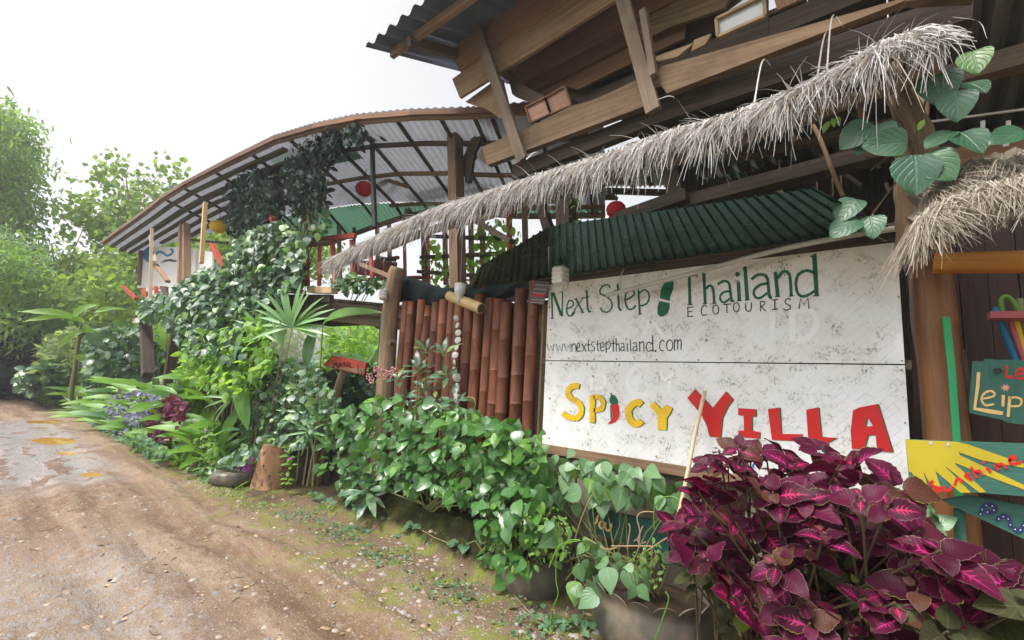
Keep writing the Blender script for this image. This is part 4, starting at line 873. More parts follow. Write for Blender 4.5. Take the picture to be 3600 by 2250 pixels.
# ------------------------------------------------------------------ upper storey of plank boards
def board(root, name, poly, x, mat, th=.03, zc=None, label=None):
    mb = MB(); P = [PX(*(zc(a, b) if zc else (a, b)), x=x) for a, b in poly]; mb.slab(P, (th, 0, 0)); o = mb.build(name, MT[mat], root)
    if label: o['label'] = label
    return o
def bar(root, name, a, b, x, wd, ht, mat, x2=None, up=(1, 0, 0), roll=0):
    mb = MB(); mb.beam(PX(*a, x=x), PX(*b, x=x2 if x2 is not None else x), wd, ht, up=up, roll=roll); return mb.build(name, MT[mat], root)
E7 = ZC(1250, 0, 2.16)
us = thing('upper_storey', 'overhanging plank-built upper storey with slanting braces above the thatch', 'building', (3, 1.5, 3.5))
board(us, 'plank', [(720, 385), (1000, 150), (1190, 0), (1420, -190), (1830, -190), (1550, 0), (1050, 345), (800, 530), (785, 536)], 2.90, 'plank_red', zc=E7)
board(us, 'plank', [(733, 600), (1050, 372), (1555, 12), (1840, -190), (2330, -190), (1960, 10), (1180, 500), (1080, 560), (790, 742)], 2.93, 'plank', zc=E7)
board(us, 'plank', [(835, 772), (1090, 585), (1110, 600), (1180, 880), (1100, 905), (1000, 830)], 3.05, 'plank', zc=E7)
board(us, 'plank', [(1090, 560), (1180, 506), (1960, 20), (2300, -180), (2500, -190), (2500, -40), (2060, 190), (1240, 640), (1130, 600)], 3.32, 'plank_red', zc=E7)
board(us, 'plank', [(1130, 610), (1240, 648), (2060, 198), (2500, -30), (2500, 120), (2110, 320), (1380, 690), (1290, 700)], 3.35, 'plank_red', zc=E7)
board(us, 'plank', [(1290, 712), (1380, 698), (2110, 328), (2500, 130), (2500, 290), (2110, 470), (1690, 680), (1590, 650), (1380, 745)], 3.38, 'plank_red', zc=E7)
board(us, 'plank', [(2080, 200), (2420, 20), (2700, -130), (2900, -130), (2800, 60), (2400, 200), (2120, 330)], 3.30, 'plank', zc=E7)
for (a, b, c, d) in (((1290, 815), (1440, 742), (1482, 866), (1330, 935)), ((1440, 742), (1590, 656), (1640, 797), (1482, 866))):
    board(us, 'framed_panel', [a, b, c, d], 2.97, 'panel', .02, E7)
    for p0, p1 in ((a, b), (b, c), (c, d), (d, a)): bar(us, 'panel_frame', E7(*p0), E7(*p1), 2.955, .014, .02, 'plank_red')
board(us, 'beam', [(1694, 516), (1850, 452), (2010, 372), (2090, 350), (2278, 262), (2284, 366), (1713, 580)], 2.90, 'plank', .06)
board(us, 'beam', [(2296, 262), (2330, 232), (3152, 0), (3420, -75), (3420, -10), (3182, 2), (2344, 328)], 2.87, 'plank', .06)
board(us, 'beam_end', [(1675, 550), (1694, 516), (1713, 580), (1700, 570)], 2.92, 'dark', .05)
board(us, 'lower_beam', [(1800, 580), (2290, 382), (2300, 340), (3420, -40), (3420, 60), (2300, 435), (1800, 630)], 3.02, 'dark', .08)
mb = MB(); mb.beam(PX(1648, 12, x=2.83), PX(1838, 565, x=2.83), .10, .045, up=(1, 0, 0)); mb.build('brace', MT['beam'], us)
mb = MB(); mb.beam(PX(2185, -20, x=2.83), PX(2298, 392, x=2.83), .10, .05, up=(1, 0, 0)); mb.build('brace', MT['beam'], us)
mb = MB(); mb.beam(PX(2262, 40, x=2.80), PX(2300, 268, x=2.80), .045, .06, up=(1, 0, 0)); mb.build('brace', MT['beam'], us)
board(us, 'strut', [(1780, 240), (1840, 300), (2000, 380), (1960, 400), (1800, 330)], 3.15, 'dark', .06)
board(us, 'window_pane', [(2518, 68), (2524, 130), (2691, 56), (2685, -20), (2640, -20)], 2.99, 'glassw', .01)
for a, b in (((2518, 68), (2524, 130)), ((2524, 130), (2691, 56)), ((2518, 68), (2685, -14)), ((2691, 56), (2685, -14))): bar(us, 'window_frame', a, b, 2.975, .02, .025, 'paleboard')
board(us, 'board', [(2715, -30), (2732, 36), (2810, 0), (2800, -40)], 3.0, 'plank_red', .02)
for poly in ([(2440, 140), (2500, 118), (2480, 155), (2430, 180)], [(2300, 200), (2440, 150), (2380, 200), (2310, 215)]): board(us, 'offcut', poly, 3.05, 'paleboard', .02)
board(us, 'back_board', [(1960, 330), (2120, 200), (2420, 60), (2700, -60), (2700, 150), (2330, 300), (2100, 380)], 3.5, 'dark', .03)
# dark floor boards above, seen from below
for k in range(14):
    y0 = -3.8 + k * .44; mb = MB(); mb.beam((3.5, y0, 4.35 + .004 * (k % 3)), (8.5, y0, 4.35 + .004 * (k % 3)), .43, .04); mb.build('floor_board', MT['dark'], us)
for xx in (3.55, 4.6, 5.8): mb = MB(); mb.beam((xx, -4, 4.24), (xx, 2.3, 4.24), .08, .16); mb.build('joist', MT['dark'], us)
# metal eave of the upper storey
ra = thing('metal_roof', 'blue-grey corrugated metal roof eave jutting into the sky at the top', 'roof', (2.4, 2, 5))
e0 = PX(1285, 165, z=4.9); e1 = Vector((e0.x - .02, -2.5, 4.95)); rs = Vector((2.6, -.42, .74))
mb = MB(); mb.corr(e0, e1, e1 + rs, e0 + rs, 34, .028, 8, 'sin'); mb.build('sheet', MT['zincblue'], ra)
mb = MB(); a = e0 + Vector((.22, -.16, -.02)); mb.beam(a, a + Vector((0, -5, 0)), .05, .09); mb.build('purlin', MT['oldwood'], ra)
mb = MB(); a = e0 + rs * .42 + Vector((0, -.12, -.08)); mb.beam(a, a + Vector((0, -5, 0)), .05, .09); mb.build('purlin', MT['dark'], ra)
mb = MB(); a = e0 + Vector((.15, -.55, -.10)); mb.beam(a, a + rs, .05, .10); mb.build('rafter', MT['dark'], ra)

# ------------------------------------------------------------------ roofs and timbers inside, seen through the gap above the awning
ir = thing('inner_roof', 'grey corrugated inner roof and dark timbers behind the thatch', 'roof', (4, 1, 3))
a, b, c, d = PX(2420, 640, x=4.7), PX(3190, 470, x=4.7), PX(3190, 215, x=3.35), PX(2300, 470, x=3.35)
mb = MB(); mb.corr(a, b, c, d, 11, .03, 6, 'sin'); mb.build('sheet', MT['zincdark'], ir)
bar(ir, 'purlin', (2570, 560), (3160, 425), 4.2, .06, .07, 'beam'); bar(ir, 'rafter', (2750, 400), (2800, 500), 3.7, .03, .05, 'oldwood'); bar(ir, 'rafter', (2990, 300), (3040, 430), 3.7, .03, .05, 'oldwood'); bar(ir, 'rafter', (2540, 470), (2600, 550), 3.9, .03, .05, 'beam')
bar(ir, 'cross_beam', (2300, 745), (3170, 520), 3.6, .10, .15, 'dark')
bar(ir, 'cross_beam', (2170, 775), (2420, 690), 3.5, .10, .14, 'dark')
bar(ir, 'post', (2345, 510), (2392, 745), 3.75, .13, .12, 'dark'); bar(ir, 'post', (2430, 505), (2432, 720), 3.95, .12, .12, 'dark')
bar(ir, 'post', (1990, 620), (1992, 860), 3.5, .15, .14, 'dark'); bar(ir, 'post', (1885, 660), (1945, 860), 3.6, .09, .09, 'dark'); bar(ir, 'brace', (1930, 680), (1985, 740), 3.6, .05, .05, 'dark')
bar(ir, 'tilted_slat', (2880, 545), (3030, 655), 4.0, .02, .05, 'zincsoft' if False else 'beam'); bar(ir, 'tilted_slat', (2700, 640), (2760, 690), 4.2, .03, .08, 'paleboard')
for u in (2740, 2870, 2925, 2955): bar(ir, 'dangling_cane', (u, 560), (u + 3, 690), 3.9, .01, .01, 'drystem')
for u, v in ((3080, 560), (3115, 645)): bar(ir, 'batten', (u, v), (u + 12, v + 30), 4.2, .02, .035, 'paleboard')
mb = MB(); mb.tube(smooth_pts([tuple(PX(u, v, x=3.0)) for u, v in ((2830, 395), (2880, 480), (2930, 610), (2965, 690))], 5), [.012] * 16, 6); mb.build('hanging_stick', MT['oldwood'], ir)
board(ir, 'tarp_scrap', [(2490, 690), (2560, 660), (2640, 640), (2645, 668), (2560, 690)], 4.4, 'paleboard', .01)
a, b, c, d = PX(2020, 660, x=6.6), PX(2370, 655, x=6.6), PX(2370, 470, x=5.0), PX(2030, 560, x=5.0)
mb = MB(); mb.corr(a, b, c, d, 22, .02, 6, 'sin'); mb.build('sheet', MT['zincsoft'], ir)
a, b, c, d = PX(2420, 600, x=5.2), PX(2640, 640, x=5.2), PX(2560, 480, x=4.0), PX(2400, 500, x=4.0)
mb = MB(); mb.corr(a, b, c, d, 6, .02, 4, 'sin'); mb.build('sheet', MT['greensheet'], ir)
bar(ir, 'beam', (2030, 668), (2345, 678), 6.4, .08, .10, 'dark'); bar(ir, 'beam', (2030, 690), (2160, 690), 6.3, .05, .25, 'dark'); bar(ir, 'rafter', (2190, 590), (2230, 660), 5.6, .05, .07, 'dark'); bar(ir, 'rafter', (2260, 560), (2290, 650), 5.6, .05, .07, 'dark')
bar(ir, 'beam', (1700, 745), (2010, 690), 4.8, .06, .10, 'dark')
# back wall of the dark room
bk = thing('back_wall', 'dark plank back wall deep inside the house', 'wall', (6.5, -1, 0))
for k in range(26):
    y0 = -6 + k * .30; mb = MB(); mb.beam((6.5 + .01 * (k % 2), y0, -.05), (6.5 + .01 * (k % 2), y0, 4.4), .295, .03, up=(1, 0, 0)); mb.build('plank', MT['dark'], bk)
# ------------------------------------------------------------------ open deck house further along the road
hb = thing('deck_house', 'long open raised deck house with a curved tin roof beyond the thatch', 'building', (3.2, 8, 0))
FR = [(2120, 330, 4.60), (1900, 352, 4.63), (1700, 372, 4.68), (1640, 375, 4.7), (1440, 382, 4.85), (1250, 400, 5.0), (1100, 432, 5.1), (960, 475, 5.2), (790, 560, 5.28), (640, 640, 5.3), (560, 692, 5.25), (500, 740, 5.2), (430, 792, 5.1), (355, 848, 5.0)]
FP = [PX(u, v, z=z) for u, v, z in FR]; DB = Vector((.88, .47, -.07)); DG = Vector((.88, .47, -.30))
MP = [p + DB * s_ for p, s_ in zip(FP, (2.6, 2.6, 2.6, 2.6, 2.6, 2.6, 2.5, 2.4, 2.2, 2.0, 1.8, 1.6, 1.3, 1.0))]
def _pv(P): q = RC.T @ (np.array(P) - np.array([0, 0, HCAM])); return CX + FPX * q[0] / -q[2], CY - FPX * q[1] / -q[2]
def _bs(p, mx):
    s_ = .15
    while s_ < mx:
        u, v = _pv(p + DG * s_)
        if v > 844 - .366 * (u - 1158): break
        s_ += .05
    return s_
BP = [p + DG * _bs(p, s_) for p, s_ in zip(MP, (2.2, 2.2, 2.2, 2.2, 2.2, 2.2, 2.1, 2.0, 1.6, 1.0, .6, .4, .3, .2))]
for i in range(len(FP) - 1):
    L = (FP[i + 1] - FP[i]).length; nr = max(3, int(L / .11)); mb = MB(); h = Vector((0, 0, 0))
    mb.corr(FP[i] + h, FP[i + 1] + h, MP[i + 1] + h, MP[i] + h, nr, .011, 4, 'sin'); mb.build('roof_sheet', MT['zinc'], hb)
    if i < 10:
        mb = MB(); h = h - Vector((0, 0, .02)); mb.corr(MP[i] + h, MP[i + 1] + h, BP[i + 1] + h, BP[i] + h, nr, .016, 4, 'sin'); mb.build('roof_sheet', MT['greensheet'], hb)
# clear strips let into the front edge and timber under it
def edge_at(k, s_, dz=0): k += 2; i = int(k); t = k - i; a = FP[i].lerp(FP[min(i + 1, len(FP) - 1)], t); return a + DB * s_ + Vector((0, 0, dz))
for k0, k1, s0, s1, mt in ((3.1, 4.2, .25, .55, 'clearsheet'), (4.4, 5.4, .3, .62, 'clearsheet'), (3.6, 4.8, .75, .95, 'greensheet'), (5.0, 5.9, .8, 1.0, 'clearsheet'), (6.2, 7.2, 1.0, 1.2, 'clearsheet')):
    mb = MB(); mb.corr(edge_at(k0, s0, -.03), edge_at(k1, s0, -.03), edge_at(k1, s1, -.03), edge_at(k0, s1, -.03), 14, .012, 2, 'sin'); mb.build('clear_sheet', MT[mt], hb)
for s_, mt, dz in ((.08, 'oldwood', -.07), (.62, 'dark', -.08), (1.4, 'oldwood', -.09), (2.45, 'oldwood', -.10)):
    for i in range(len(FP) - 1):
        if s_ > (2.6, 2.6, 2.6, 2.6, 2.6, 2.6, 2.5, 2.4, 2.2, 2.0, 1.8, 1.6, 1.3, 1.0)[i + 1]: continue
        mb = MB(); mb.beam(FP[i] + DB * s_ + Vector((0, 0, dz)), FP[i + 1] + DB * s_ + Vector((0, 0, dz)), .04, .06); mb.build('purlin', MT[mt], hb)
for k in np.arange(.3, 10, .8):
    i = int(k); t = k - i; a = FP[i].lerp(FP[i + 1], t); b = MP[i].lerp(MP[i + 1], t); c = BP[i].lerp(BP[i + 1], t); z = Vector((0, 0, -.05))
    mb = MB(); mb.beam(a + z + DB * .12, b + z, .035, .05); mb.build('rafter', MT['dark'], hb); mb = MB(); mb.beam(b + z, c + z, .035, .05); mb.build('rafter', MT['dark'], hb)
for i in range(10): mb = MB(); mb.beam(BP[i] + Vector((0, 0, -.07)), BP[i + 1] + Vector((0, 0, -.07)), .06, .09); mb.build('purlin', MT['oldwood'], hb)
def xb(u): return float(np.interp(u, [480, 600, 980, 1350, 1700], [2.35, 2.5, 3.0, 3.42, 3.7]))
def vpost(name, top, bot, x, w_, mat, root=hb, rnd=False):
    a, b = PX(*top, x=x), PX(*bot, x=x); mb = MB()
    if rnd: mb.tube([b, b.lerp(a, .5) + Vector((0, .01, 0)), a], w_ / 2, 9)
    else: mb.beam(b, a, w_, w_, up=(1, 0, 0))
    return mb.build(name, MT[mat], root)
vpost('post', (1598, 402), (1612, 1080), 3.75, .15, 'oldwood'); vpost('post', (1645, 410), (1660, 560), 4.1, .10, 'dark')
board(hb, 'brace', [(1625, 560), (1660, 480), (1690, 430), (1700, 440), (1685, 500), (1665, 540), (1650, 640), (1635, 640)], 3.85, 'dark', .05)
vpost('black_pole', (1308, 465), (1318, 800), 3.35, .075, 'blackpole', rnd=True)
vpost('post', (1440, 650), (1436, 800), 5.2, .12, 'oldwood'); vpost('post', (1190, 730), (1196, 1000), 5.0, .07, 'oldwood'); vpost('king_post', (1262, 522), (1262, 610), 4.2, .10, 'oldwood')
bar(hb, 'tie_beam', (1160, 570), (1430, 655), 4.3, .06, .08, 'oldwood'); bar(hb, 'tie_beam', (1290, 545), (1400, 640), 4.4, .04, .05, 'dark'); bar(hb, 'tie_beam', (1130, 560), (1330, 552), 4.0, .04, .04, 'dark')
bar(hb, 'tie_beam', (1430, 640), (1720, 605), 4.9, .06, .10, 'oldwood'); bar(hb, 'tie_beam', (1400, 610), (1660, 590), 4.7, .10, .07, 'dark')
for t, b, x, w_, mt in (((640, 790), (632, 1055), 2.75, .11, 'oldwood'), ((655, 790), (655, 1060), 2.72, .13, 'oldwood'), ((722, 712), (708, 925), 2.55, .07, 'tan'), ((534, 805), (526, 1110), 2.35, .06, 'stick'), ((500, 815), (488, 1000), 2.9, .10, 'oldwood'), ((668, 780), (666, 870), 3.6, .08, 'oldwood'), ((895, 620), (905, 900), 3.0, .12, 'oldwood'), ((1080, 560), (1095, 820), 3.1, .12, 'oldwood'), ((1245, 800), (1245, 990), 5.1, .05, 'dark')):
    vpost('post', t, b, x, w_, mt)
bar(hb, 'brace', (528, 830), (545, 920), 2.4, .05, .06, 'stick'); bar(hb, 'brace', (545, 930), (590, 990), 2.45, .06, .09, 'oldwood'); bar(hb, 'brace', (572, 1010), (602, 1075), 2.5, .06, .1, 'dark')
bar(hb, 'horizontal_pole', (540, 832), (800, 855), 3.4, .05, .05, 'dark')
for s_ in np.arange(.3, 1.9, .27):
    for i in range(7, len(FP) - 1):
        if s_ > (2.6, 2.6, 2.6, 2.6, 2.6, 2.6, 2.5, 2.4, 2.2, 2.0, 1.8, 1.6, 1.3, 1.0)[i + 1]: continue
        mb = MB(); mb.beam(FP[i] + DB * s_ + Vector((0, 0, -.06)), FP[i + 1] + DB * s_ + Vector((0, 0, -.06)), .09, .05); mb.build('batten', MT['dark'], hb)
for i in range(len(FP) - 1): mb = MB(); mb.beam(FP[i] + Vector((.01, 0, -.055)), FP[i + 1] + Vector((.01, 0, -.05)), .025, .065); mb.build('fascia', MT['plank_red'], hb)
# deck: floor boards on edge beams
E0, E1, E2, E3 = Vector((3.62, 4.75, 2.42)), Vector((3.43, 5.2, 2.45)), Vector((3.0, 7.5, 2.72)), Vector((2.55, 12.5, 2.75))
for a, b, nb in ((E0, E2, 14), (E2, E3, 16)):
    for k in range(nb):
        p0, p1 = a.lerp(b, k / nb), a.lerp(b, (k + .94) / nb); mb = MB(); mb.slab([p0, p1, p1 + Vector((3.1, 1.2, 0)), p0 + Vector((3.1, 1.2, 0))], (0, 0, -.035)); mb.build('floor_board', MT['dark'], hb)
for dz, dx, mt in ((-.12, .02, 'dark'), (-.26, .15, 'beam'), (-.20, 1.5, 'dark')):
    for a, b in ((E0, E2), (E2, E3)): v = Vector((dx, 0, dz)); mb = MB(); mb.beam(a + v, b + v, .09, .14); mb.build('edge_beam', MT[mt], hb)
for t in (.25, .6, .95): a = E2.lerp(E3, t); mb = MB(); mb.beam((a.x + .25, a.y, -.1), (a.x + .25, a.y, a.z - .1), .16, .16, up=(1, 0, 0)); mb.build('deck_post', MT['dark'], hb)
mb = MB(); mb.tube([PX(1345, 1110, x=3.5), PX(1335, 1300, x=3.5)], .035, 9); mb.build('green_pole', MT['awning'], hb)
mb = MB(); mb.beam(PX(1270, 1120, x=3.6), PX(1345, 1160, x=3.6), .03, .03); mb.build('strut', MT['dark'], hb)
board(hb, 'ledge_board', [(1078, 1004), (1165, 1010), (1164, 1030), (1080, 1028)], 3.05, 'paleboard', .10); board(hb, 'ledge_board', [(970, 1008), (1060, 1018), (1058, 1032), (972, 1026)], 3.0, 'paleboard', .08)
board(hb, 'ledge_board', [(1010, 1035), (1160, 1035), (1160, 1062), (1010, 1060)], 3.12, 'dark', .06)
# railing of red painted poles
for top, bot, w_ in (((1076, 850), (1080, 1003), .085), ((1124, 862), (1122, 1003), .065), ((1168, 850), (1180, 1005), .085), ((1236, 845), (1240, 1003), .075), ((1300, 850), (1310, 990), .07)):
    a, b = PX(*top, x=xb(top[0]) + .12), PX(*bot, x=xb(top[0]) + .12); mb = MB(); mb.tube([b, b.lerp(a, .5) + Vector((.01, .012, 0)), a], [w_ / 2, w_ * .44, w_ * .46], 9); mb.build('baluster', MT['redpaint'], hb)
bar(hb, 'handrail', (1045, 850), (1250, 828), 3.17, .07, .05, 'redpaint', 3.4)
for u in (1330, 1372, 1425, 1492, 1505, 1568, 1660, 1700, 1795, 1850): vpost('baluster', (u - 6, 690 + (u % 70)), (u, 1000), 5.4, .07 if u % 3 else .05, 'redpaint' if u % 2 else 'oldwood')
for a, b in (((1230, 985), (1480, 975)), ((1240, 935), (1400, 905)), ((1480, 905), (1900, 885)), ((1500, 830), (1760, 840)), ((1470, 955), (1900, 985))): bar(hb, 'back_rail', a, b, 5.3, .06, .07, 'redpaint' if a[0] < 1300 else 'dark')
bar(hb, 'bench_board', (1250, 940), (1390, 950), 4.9, .3, .04, 'redpaint'); bar(hb, 'bench_board', (1330, 905), (1390, 915), 4.9, .06, .04, 'dark')
bar(hb, 'leaning_plank', (1660, 770), (1800, 850), 4.0, .06, .10, 'dark'); bar(hb, 'leaning_plank', (1270, 930), (1380, 975), 3.35, .05, .06, 'oldwood')
for a, b, x in (((745, 860), (790, 950), 2.55), ((955, 760), (985, 855), 2.85), ((432, 1008), (478, 1050), 2.3), ((505, 1015), (508, 1080), 2.42), ((548, 1010), (552, 1070), 2.5), ((585, 1010), (580, 1080), 2.6)): bar(hb, 'red_rail_pole', a, b, x, .07, .07, 'redpaint')
bar(hb, 'far_edge_beam', (478, 1128), (745, 1098), 2.35, .10, .14, 'oldwood', 2.6)
mb = MB(); mb.beam(PX(512, 1130, x=2.5), PX(520, 1320, x=2.5), .2, .2, up=(1, 0, 0)); mb.build('deck_post', MT['dark'], hb)
# mural board
mu = thing('mural_board', 'white board with a blue painted figure behind the far deck posts', 'mural', (2.9, 11, 3))
board(mu, 'board', [(487, 868), (640, 868), (745, 885), (750, 1010), (483, 1012)], 2.95, 'mural', .03)
q = Paint(lambda a, b: (400 + a / 3.024, 700 + b / 3.024), 2.945); q.fill([(258, 520), (300, 490), (380, 495), (420, 540), (400, 620), (380, 680), (350, 660), (300, 620), (262, 610)]); q.stroke([(430, 600), (480, 560), (530, 575), (560, 600), (610, 585), (625, 545), (600, 530)], 24); q.done('blue_figure', MT['mblue'], mu)
q = Paint(lambda a, b: (400 + a / 3.024, 700 + b / 3.024), 2.945); q.fill([(490, 680), (540, 645), (600, 635), (670, 650), (660, 672), (580, 660)]); q.done('dark_stroke', MT['mdark'], mu)

# paper lanterns
def lantern(u, v, x, r, mat, label, sq=.9, cord=.25):
    c = PX(u, v, x=x); t = thing('paper_lantern', label, 'lantern', c, 'hanging lanterns'); mb = MB(); pts = []; rad = []
    for k in range(15): a = math.pi * k / 14; pts.append(c + Vector((0, 0, r * sq * -math.cos(a)))); rad.append(max(.012, r * math.sin(a) * (1.02 if k % 2 else .97)))
    mb.tube(pts, rad, 18); mb.build('shade', MT[mat], t); mb = MB(); mb.tube([c + Vector((0, 0, r * .85)), c + Vector((0, 0, r + cord))], .006, 5); mb.build('cord', MT['blackpole'], t)
lantern(1280, 664, 3.9, .145, 'lantern', 'round red paper lantern hanging under the tin roof by the black pole')
lantern(768, 797, 3.3, .19, 'lantern_y', 'yellow paper lantern under the far end of the tin roof', .8)
lantern(2166, 738, 4.6, .115, 'lantern', 'red paper lantern peeking over the top edge of the green awning')
lantern(1012, 694, 4.4, .14, 'lantern', 'dark red lantern half hidden by the hanging vines under the tin roof', .7)
# ------------------------------------------------------------------ right side: dark wall, direction boards
dw = thing('doorway_wall', 'dark red-brown plank wall behind the direction boards', 'wall', (3.9, -.8, 0))
for k in range(16):
    y0 = -.12 - k * .125; mb = MB()
    if k in (5, 6): mb.beam((3.9, y0, 0), (3.9, y0, 1.62), .12, .04, up=(1, 0, 0)); mb2 = MB(); mb2.beam((3.9, y0, 2.18), (3.9, y0, 3.2), .12, .04, up=(1, 0, 0)); mb2.build('plank', MT['woodwall'], dw)
    else: mb.beam((3.9 + .006 * (k % 2), y0, 0), (3.9 + .006 * (k % 2), y0, 3.2), .122, .04, up=(1, 0, 0))
    mb.build('plank', MT['woodwall'], dw)
for z in (2.02, 2.1): mb = MB(); mb.beam((3.92, -.7, z), (3.92, -.95, z), .02, .03); mb.build('window_bar', MT['oldwood'], dw)
mb = MB(); mb.corr((4.05, -.68, 1.6), (4.05, -1.0, 1.6), (4.05, -1.0, 2.0), (4.05, -.68, 2.0), 8, .012, 2); mb.build('window_sheet', MT['zincsoft'], dw)
# ceiling over the doorway
dc = thing('porch_roof', 'dark corrugated porch roof at the top right corner', 'roof', (4, -1, 3.3))
mb = MB(); mb.corr((2.9, -.28, 3.75), (2.9, -3.2, 3.75), (5.6, -3.2, 3.15), (5.6, -.28, 3.15), 24, .03, 5); mb.build('sheet', MT['zincdark'], dc)
mb = MB(); mb.beam((3.5, -.2, 3.42), (3.5, -3, 3.42), .10, .12); mb.build('beam', MT['beam'], dc)
mb = MB(); mb.beam((3.9, -.2, 3.05), (3.9, -3, 3.05), .10, .16); mb.build('beam', MT['post'], dc)
mb = MB(); mb.tube([PX(3260, 430, x=3.5), PX(3600, 385, x=3.5), PX(3800, 360, x=3.5)], .008, 6); mb.build('wire', MT['pvc'], dc)
for u in (3455, 3545): mb = MB(); mb.beam(PX(u, 425, x=3.7), PX(u, 455, x=3.7), .02, .01); mb.build('clip', MT['whiteplastic'], dc)
mb = MB(); mb.beam(PX(3538, 480, x=3.7), PX(3536, 515, x=3.7), .025, .01); mb.build('clip', MT['whiteplastic'], dc)
rl = thing('orange_rail', 'horizontal glossy orange bamboo rail below the brown thatch hood', 'rail', (3.2, -.4, 2.2))
mb = MB(); a, b = PX(3282, 925, x=3.18), PX(3750, 920, x=3.18); mb.tube([a, a.lerp(b, .5), b], .055, 14); mb.build('pole', MT['orange'], rl)
gp = thing('green_post', 'narrow bright green painted post behind the Leip board', 'post', (3.1, -.35, 0))
mb = MB(); P = [PX(u, v, x=3.2) for u, v in ((3325, 1115), (3345, 1300), (3362, 1545), (3375, 1800))]; P.append(Vector((3.2, P[-1].y, 0)))
for i in range(len(P) - 1): mb.beam(P[i], P[i + 1], .028, .05, up=(1, 0, 0))
mb.build('slat', MT['gpost'], gp)
mb = MB(); mb.beam(PX(3330, 700, x=3.5), PX(3330, 905, x=3.5), .03, .03); mb.build('slat', MT['bgreen'], gp)
dk = thing('lean_to_frame', 'dark leaning slats between the round post and the green post', 'frame', (3.3, -.3, 0)); bar(dk, 'slat', (3305, 1115), (3315, 1560), 3.35, .07, .03, 'blackpole'); bar(dk, 'slat', (3370, 1230), (3400, 1420), 3.4, .05, .03, 'dark')
lp = thing('direction_board', 'teal board with cream Leip lettering and a pink flower', 'sign', PX(3500, 1380, x=3.05), 'painted direction boards')
board(lp, 'board', [(3420, 1270), (3460, 1270), (3462, 1262), (3700, 1270), (3705, 1480), (3590, 1492), (3540, 1485), (3520, 1475), (3410, 1452), (3408, 1420)], 3.06, 'bgreen', .03)
def marks(root, x, zc, mat, name, strokes=(), fills=(), dots=(), sm=True):
    q = Paint(zc, x)
    for s_, w_ in strokes: q.stroke(s_, w_, sm)
    for f_ in fills: q.fill(f_)
    for c, r in dots: q.dot(c, r)
    return q.done(name, MT[mat], root)
F6 = Dz
marks(lp, 3.0575, F6, 'pcream', 'letter', [([(2035, 20), (2025, 150), (2000, 330), (2120, 352), (2240, 370)], 32)], sm=False)
marks(lp, 3.0575, F6, 'pcream', 'letter', [([(2060, 250), (2150, 228), (2172, 205), (2140, 180), (2090, 195), (2058, 245), (2090, 300), (2165, 292)], 18)])
marks(lp, 3.0575, F6, 'pcream', 'letter', [([(2245, 215), (2240, 312)], 26)]); marks(lp, 3.0575, F6, 'pcream', 'letter', [([(2300, 225), (2285, 400)], 26), ([(2300, 240), (2360, 235), (2400, 262), (2380, 305), (2310, 310)], 18)])
marks(lp, 3.0575, F6, 'pcream', 'letter', [([(2450, 260), (2440, 330), (2480, 350)], 18)])
marks(lp, 3.0575, ZC(2600, 800, 2.42), 'pred', 'letter', [([(2275, 1175), (2265, 1265), (2330, 1275)], 26)], sm=False); marks(lp, 3.0575, ZC(2600, 800, 2.42), 'pred', 'letter', [([(2360, 1250), (2410, 1235), (2412, 1205), (2370, 1205), (2352, 1245), (2375, 1285), (2420, 1278)], 22)])
marks(lp, 3.0575, F6, 'ppink', 'flower_mark', fills=[[(2262 + 48 * math.cos(a) * (1 if k % 2 else .45), 152 + 36 * math.sin(a) * (1 if k % 2 else .45)) for k, a in enumerate(np.linspace(0, 6.283, 17)[:-1])]])
marks(lp, 3.0565, F6, 'pyellow', 'flower_mark', dots=[((2262, 152), 11)])
mb = MB(); mb.tube([PX(3510, 1302, x=3.06), PX(3505, 1302, x=3.03)], .012, 7); mb.build('nail', MT['blackpole'], lp)
sb = thing('direction_board', 'green board with yellow sun rays and red Sunshine lettering', 'sign', PX(3400, 1640, x=2.95), 'painted direction boards')
board(sb, 'board', [F6(1410, 592), F6(2900, 645), F6(2900, 1110), F6(2000, 1045), F6(1445, 975)], 2.95, 'bgreen', .03)
marks(sb, 2.9475, F6, 'byellow', 'sun_rays', fills=[[(1412, 594), (1850, 612), (1960, 640), (2420, 800), (2420, 835), (2060, 770), (1860, 700), (1880, 730), (2420, 980), (2420, 1020), (2110, 905), (1830, 790), (1840, 810), (2100, 1040), (2040, 1045), (1740, 815), (1970, 1045), (1880, 1045), (1665, 860), (1720, 1030), (1650, 1020), (1560, 860), (1610, 1015), (1560, 1015), (1465, 875), (1440, 870)]])
for s_ in ([(1650, 945), (1620, 965), (1650, 990), (1710, 1010), (1700, 1030), (1650, 1020)], [(1730, 985), (1750, 1025), (1790, 1020), (1800, 985)], [(1830, 985), (1850, 930), (1880, 935), (1890, 965)], [(1960, 890), (1930, 885), (1925, 910), (1970, 925), (1960, 945)], [(1970, 825), (2020, 920)], [(2000, 870), (2040, 860), (2070, 900)], [(2100, 830), (2140, 875)], [(2170, 800), (2205, 855)], [(2185, 815), (2230, 800), (2270, 840)], [(2290, 770), (2340, 760), (2340, 740), (2300, 745), (2310, 800), (2400, 785)]): marks(sb, 2.945, F6, 'pred', 'letter', [(s_, 24)])
marks(sb, 2.945, F6, 'pred', 'letter', dots=[((2075, 787), 13)])
for c in ((1625, 622), (1775, 632)): marks(sb, 2.945, F6, 'pvc', 'nail', dots=[(c, 18)])
px_ = thing('direction_board', 'slanting teal board with navy dotted PA lettering below the Sunshine board', 'sign', PX(3450, 1800, x=3.0), 'painted direction boards')
board(px_, 'board', [F6(1720, 1110), F6(1950, 1070), F6(2600, 1190), F6(2600, 1480), F6(2420, 1440), F6(1900, 1200)], 3.02, 'bgreen', .03)
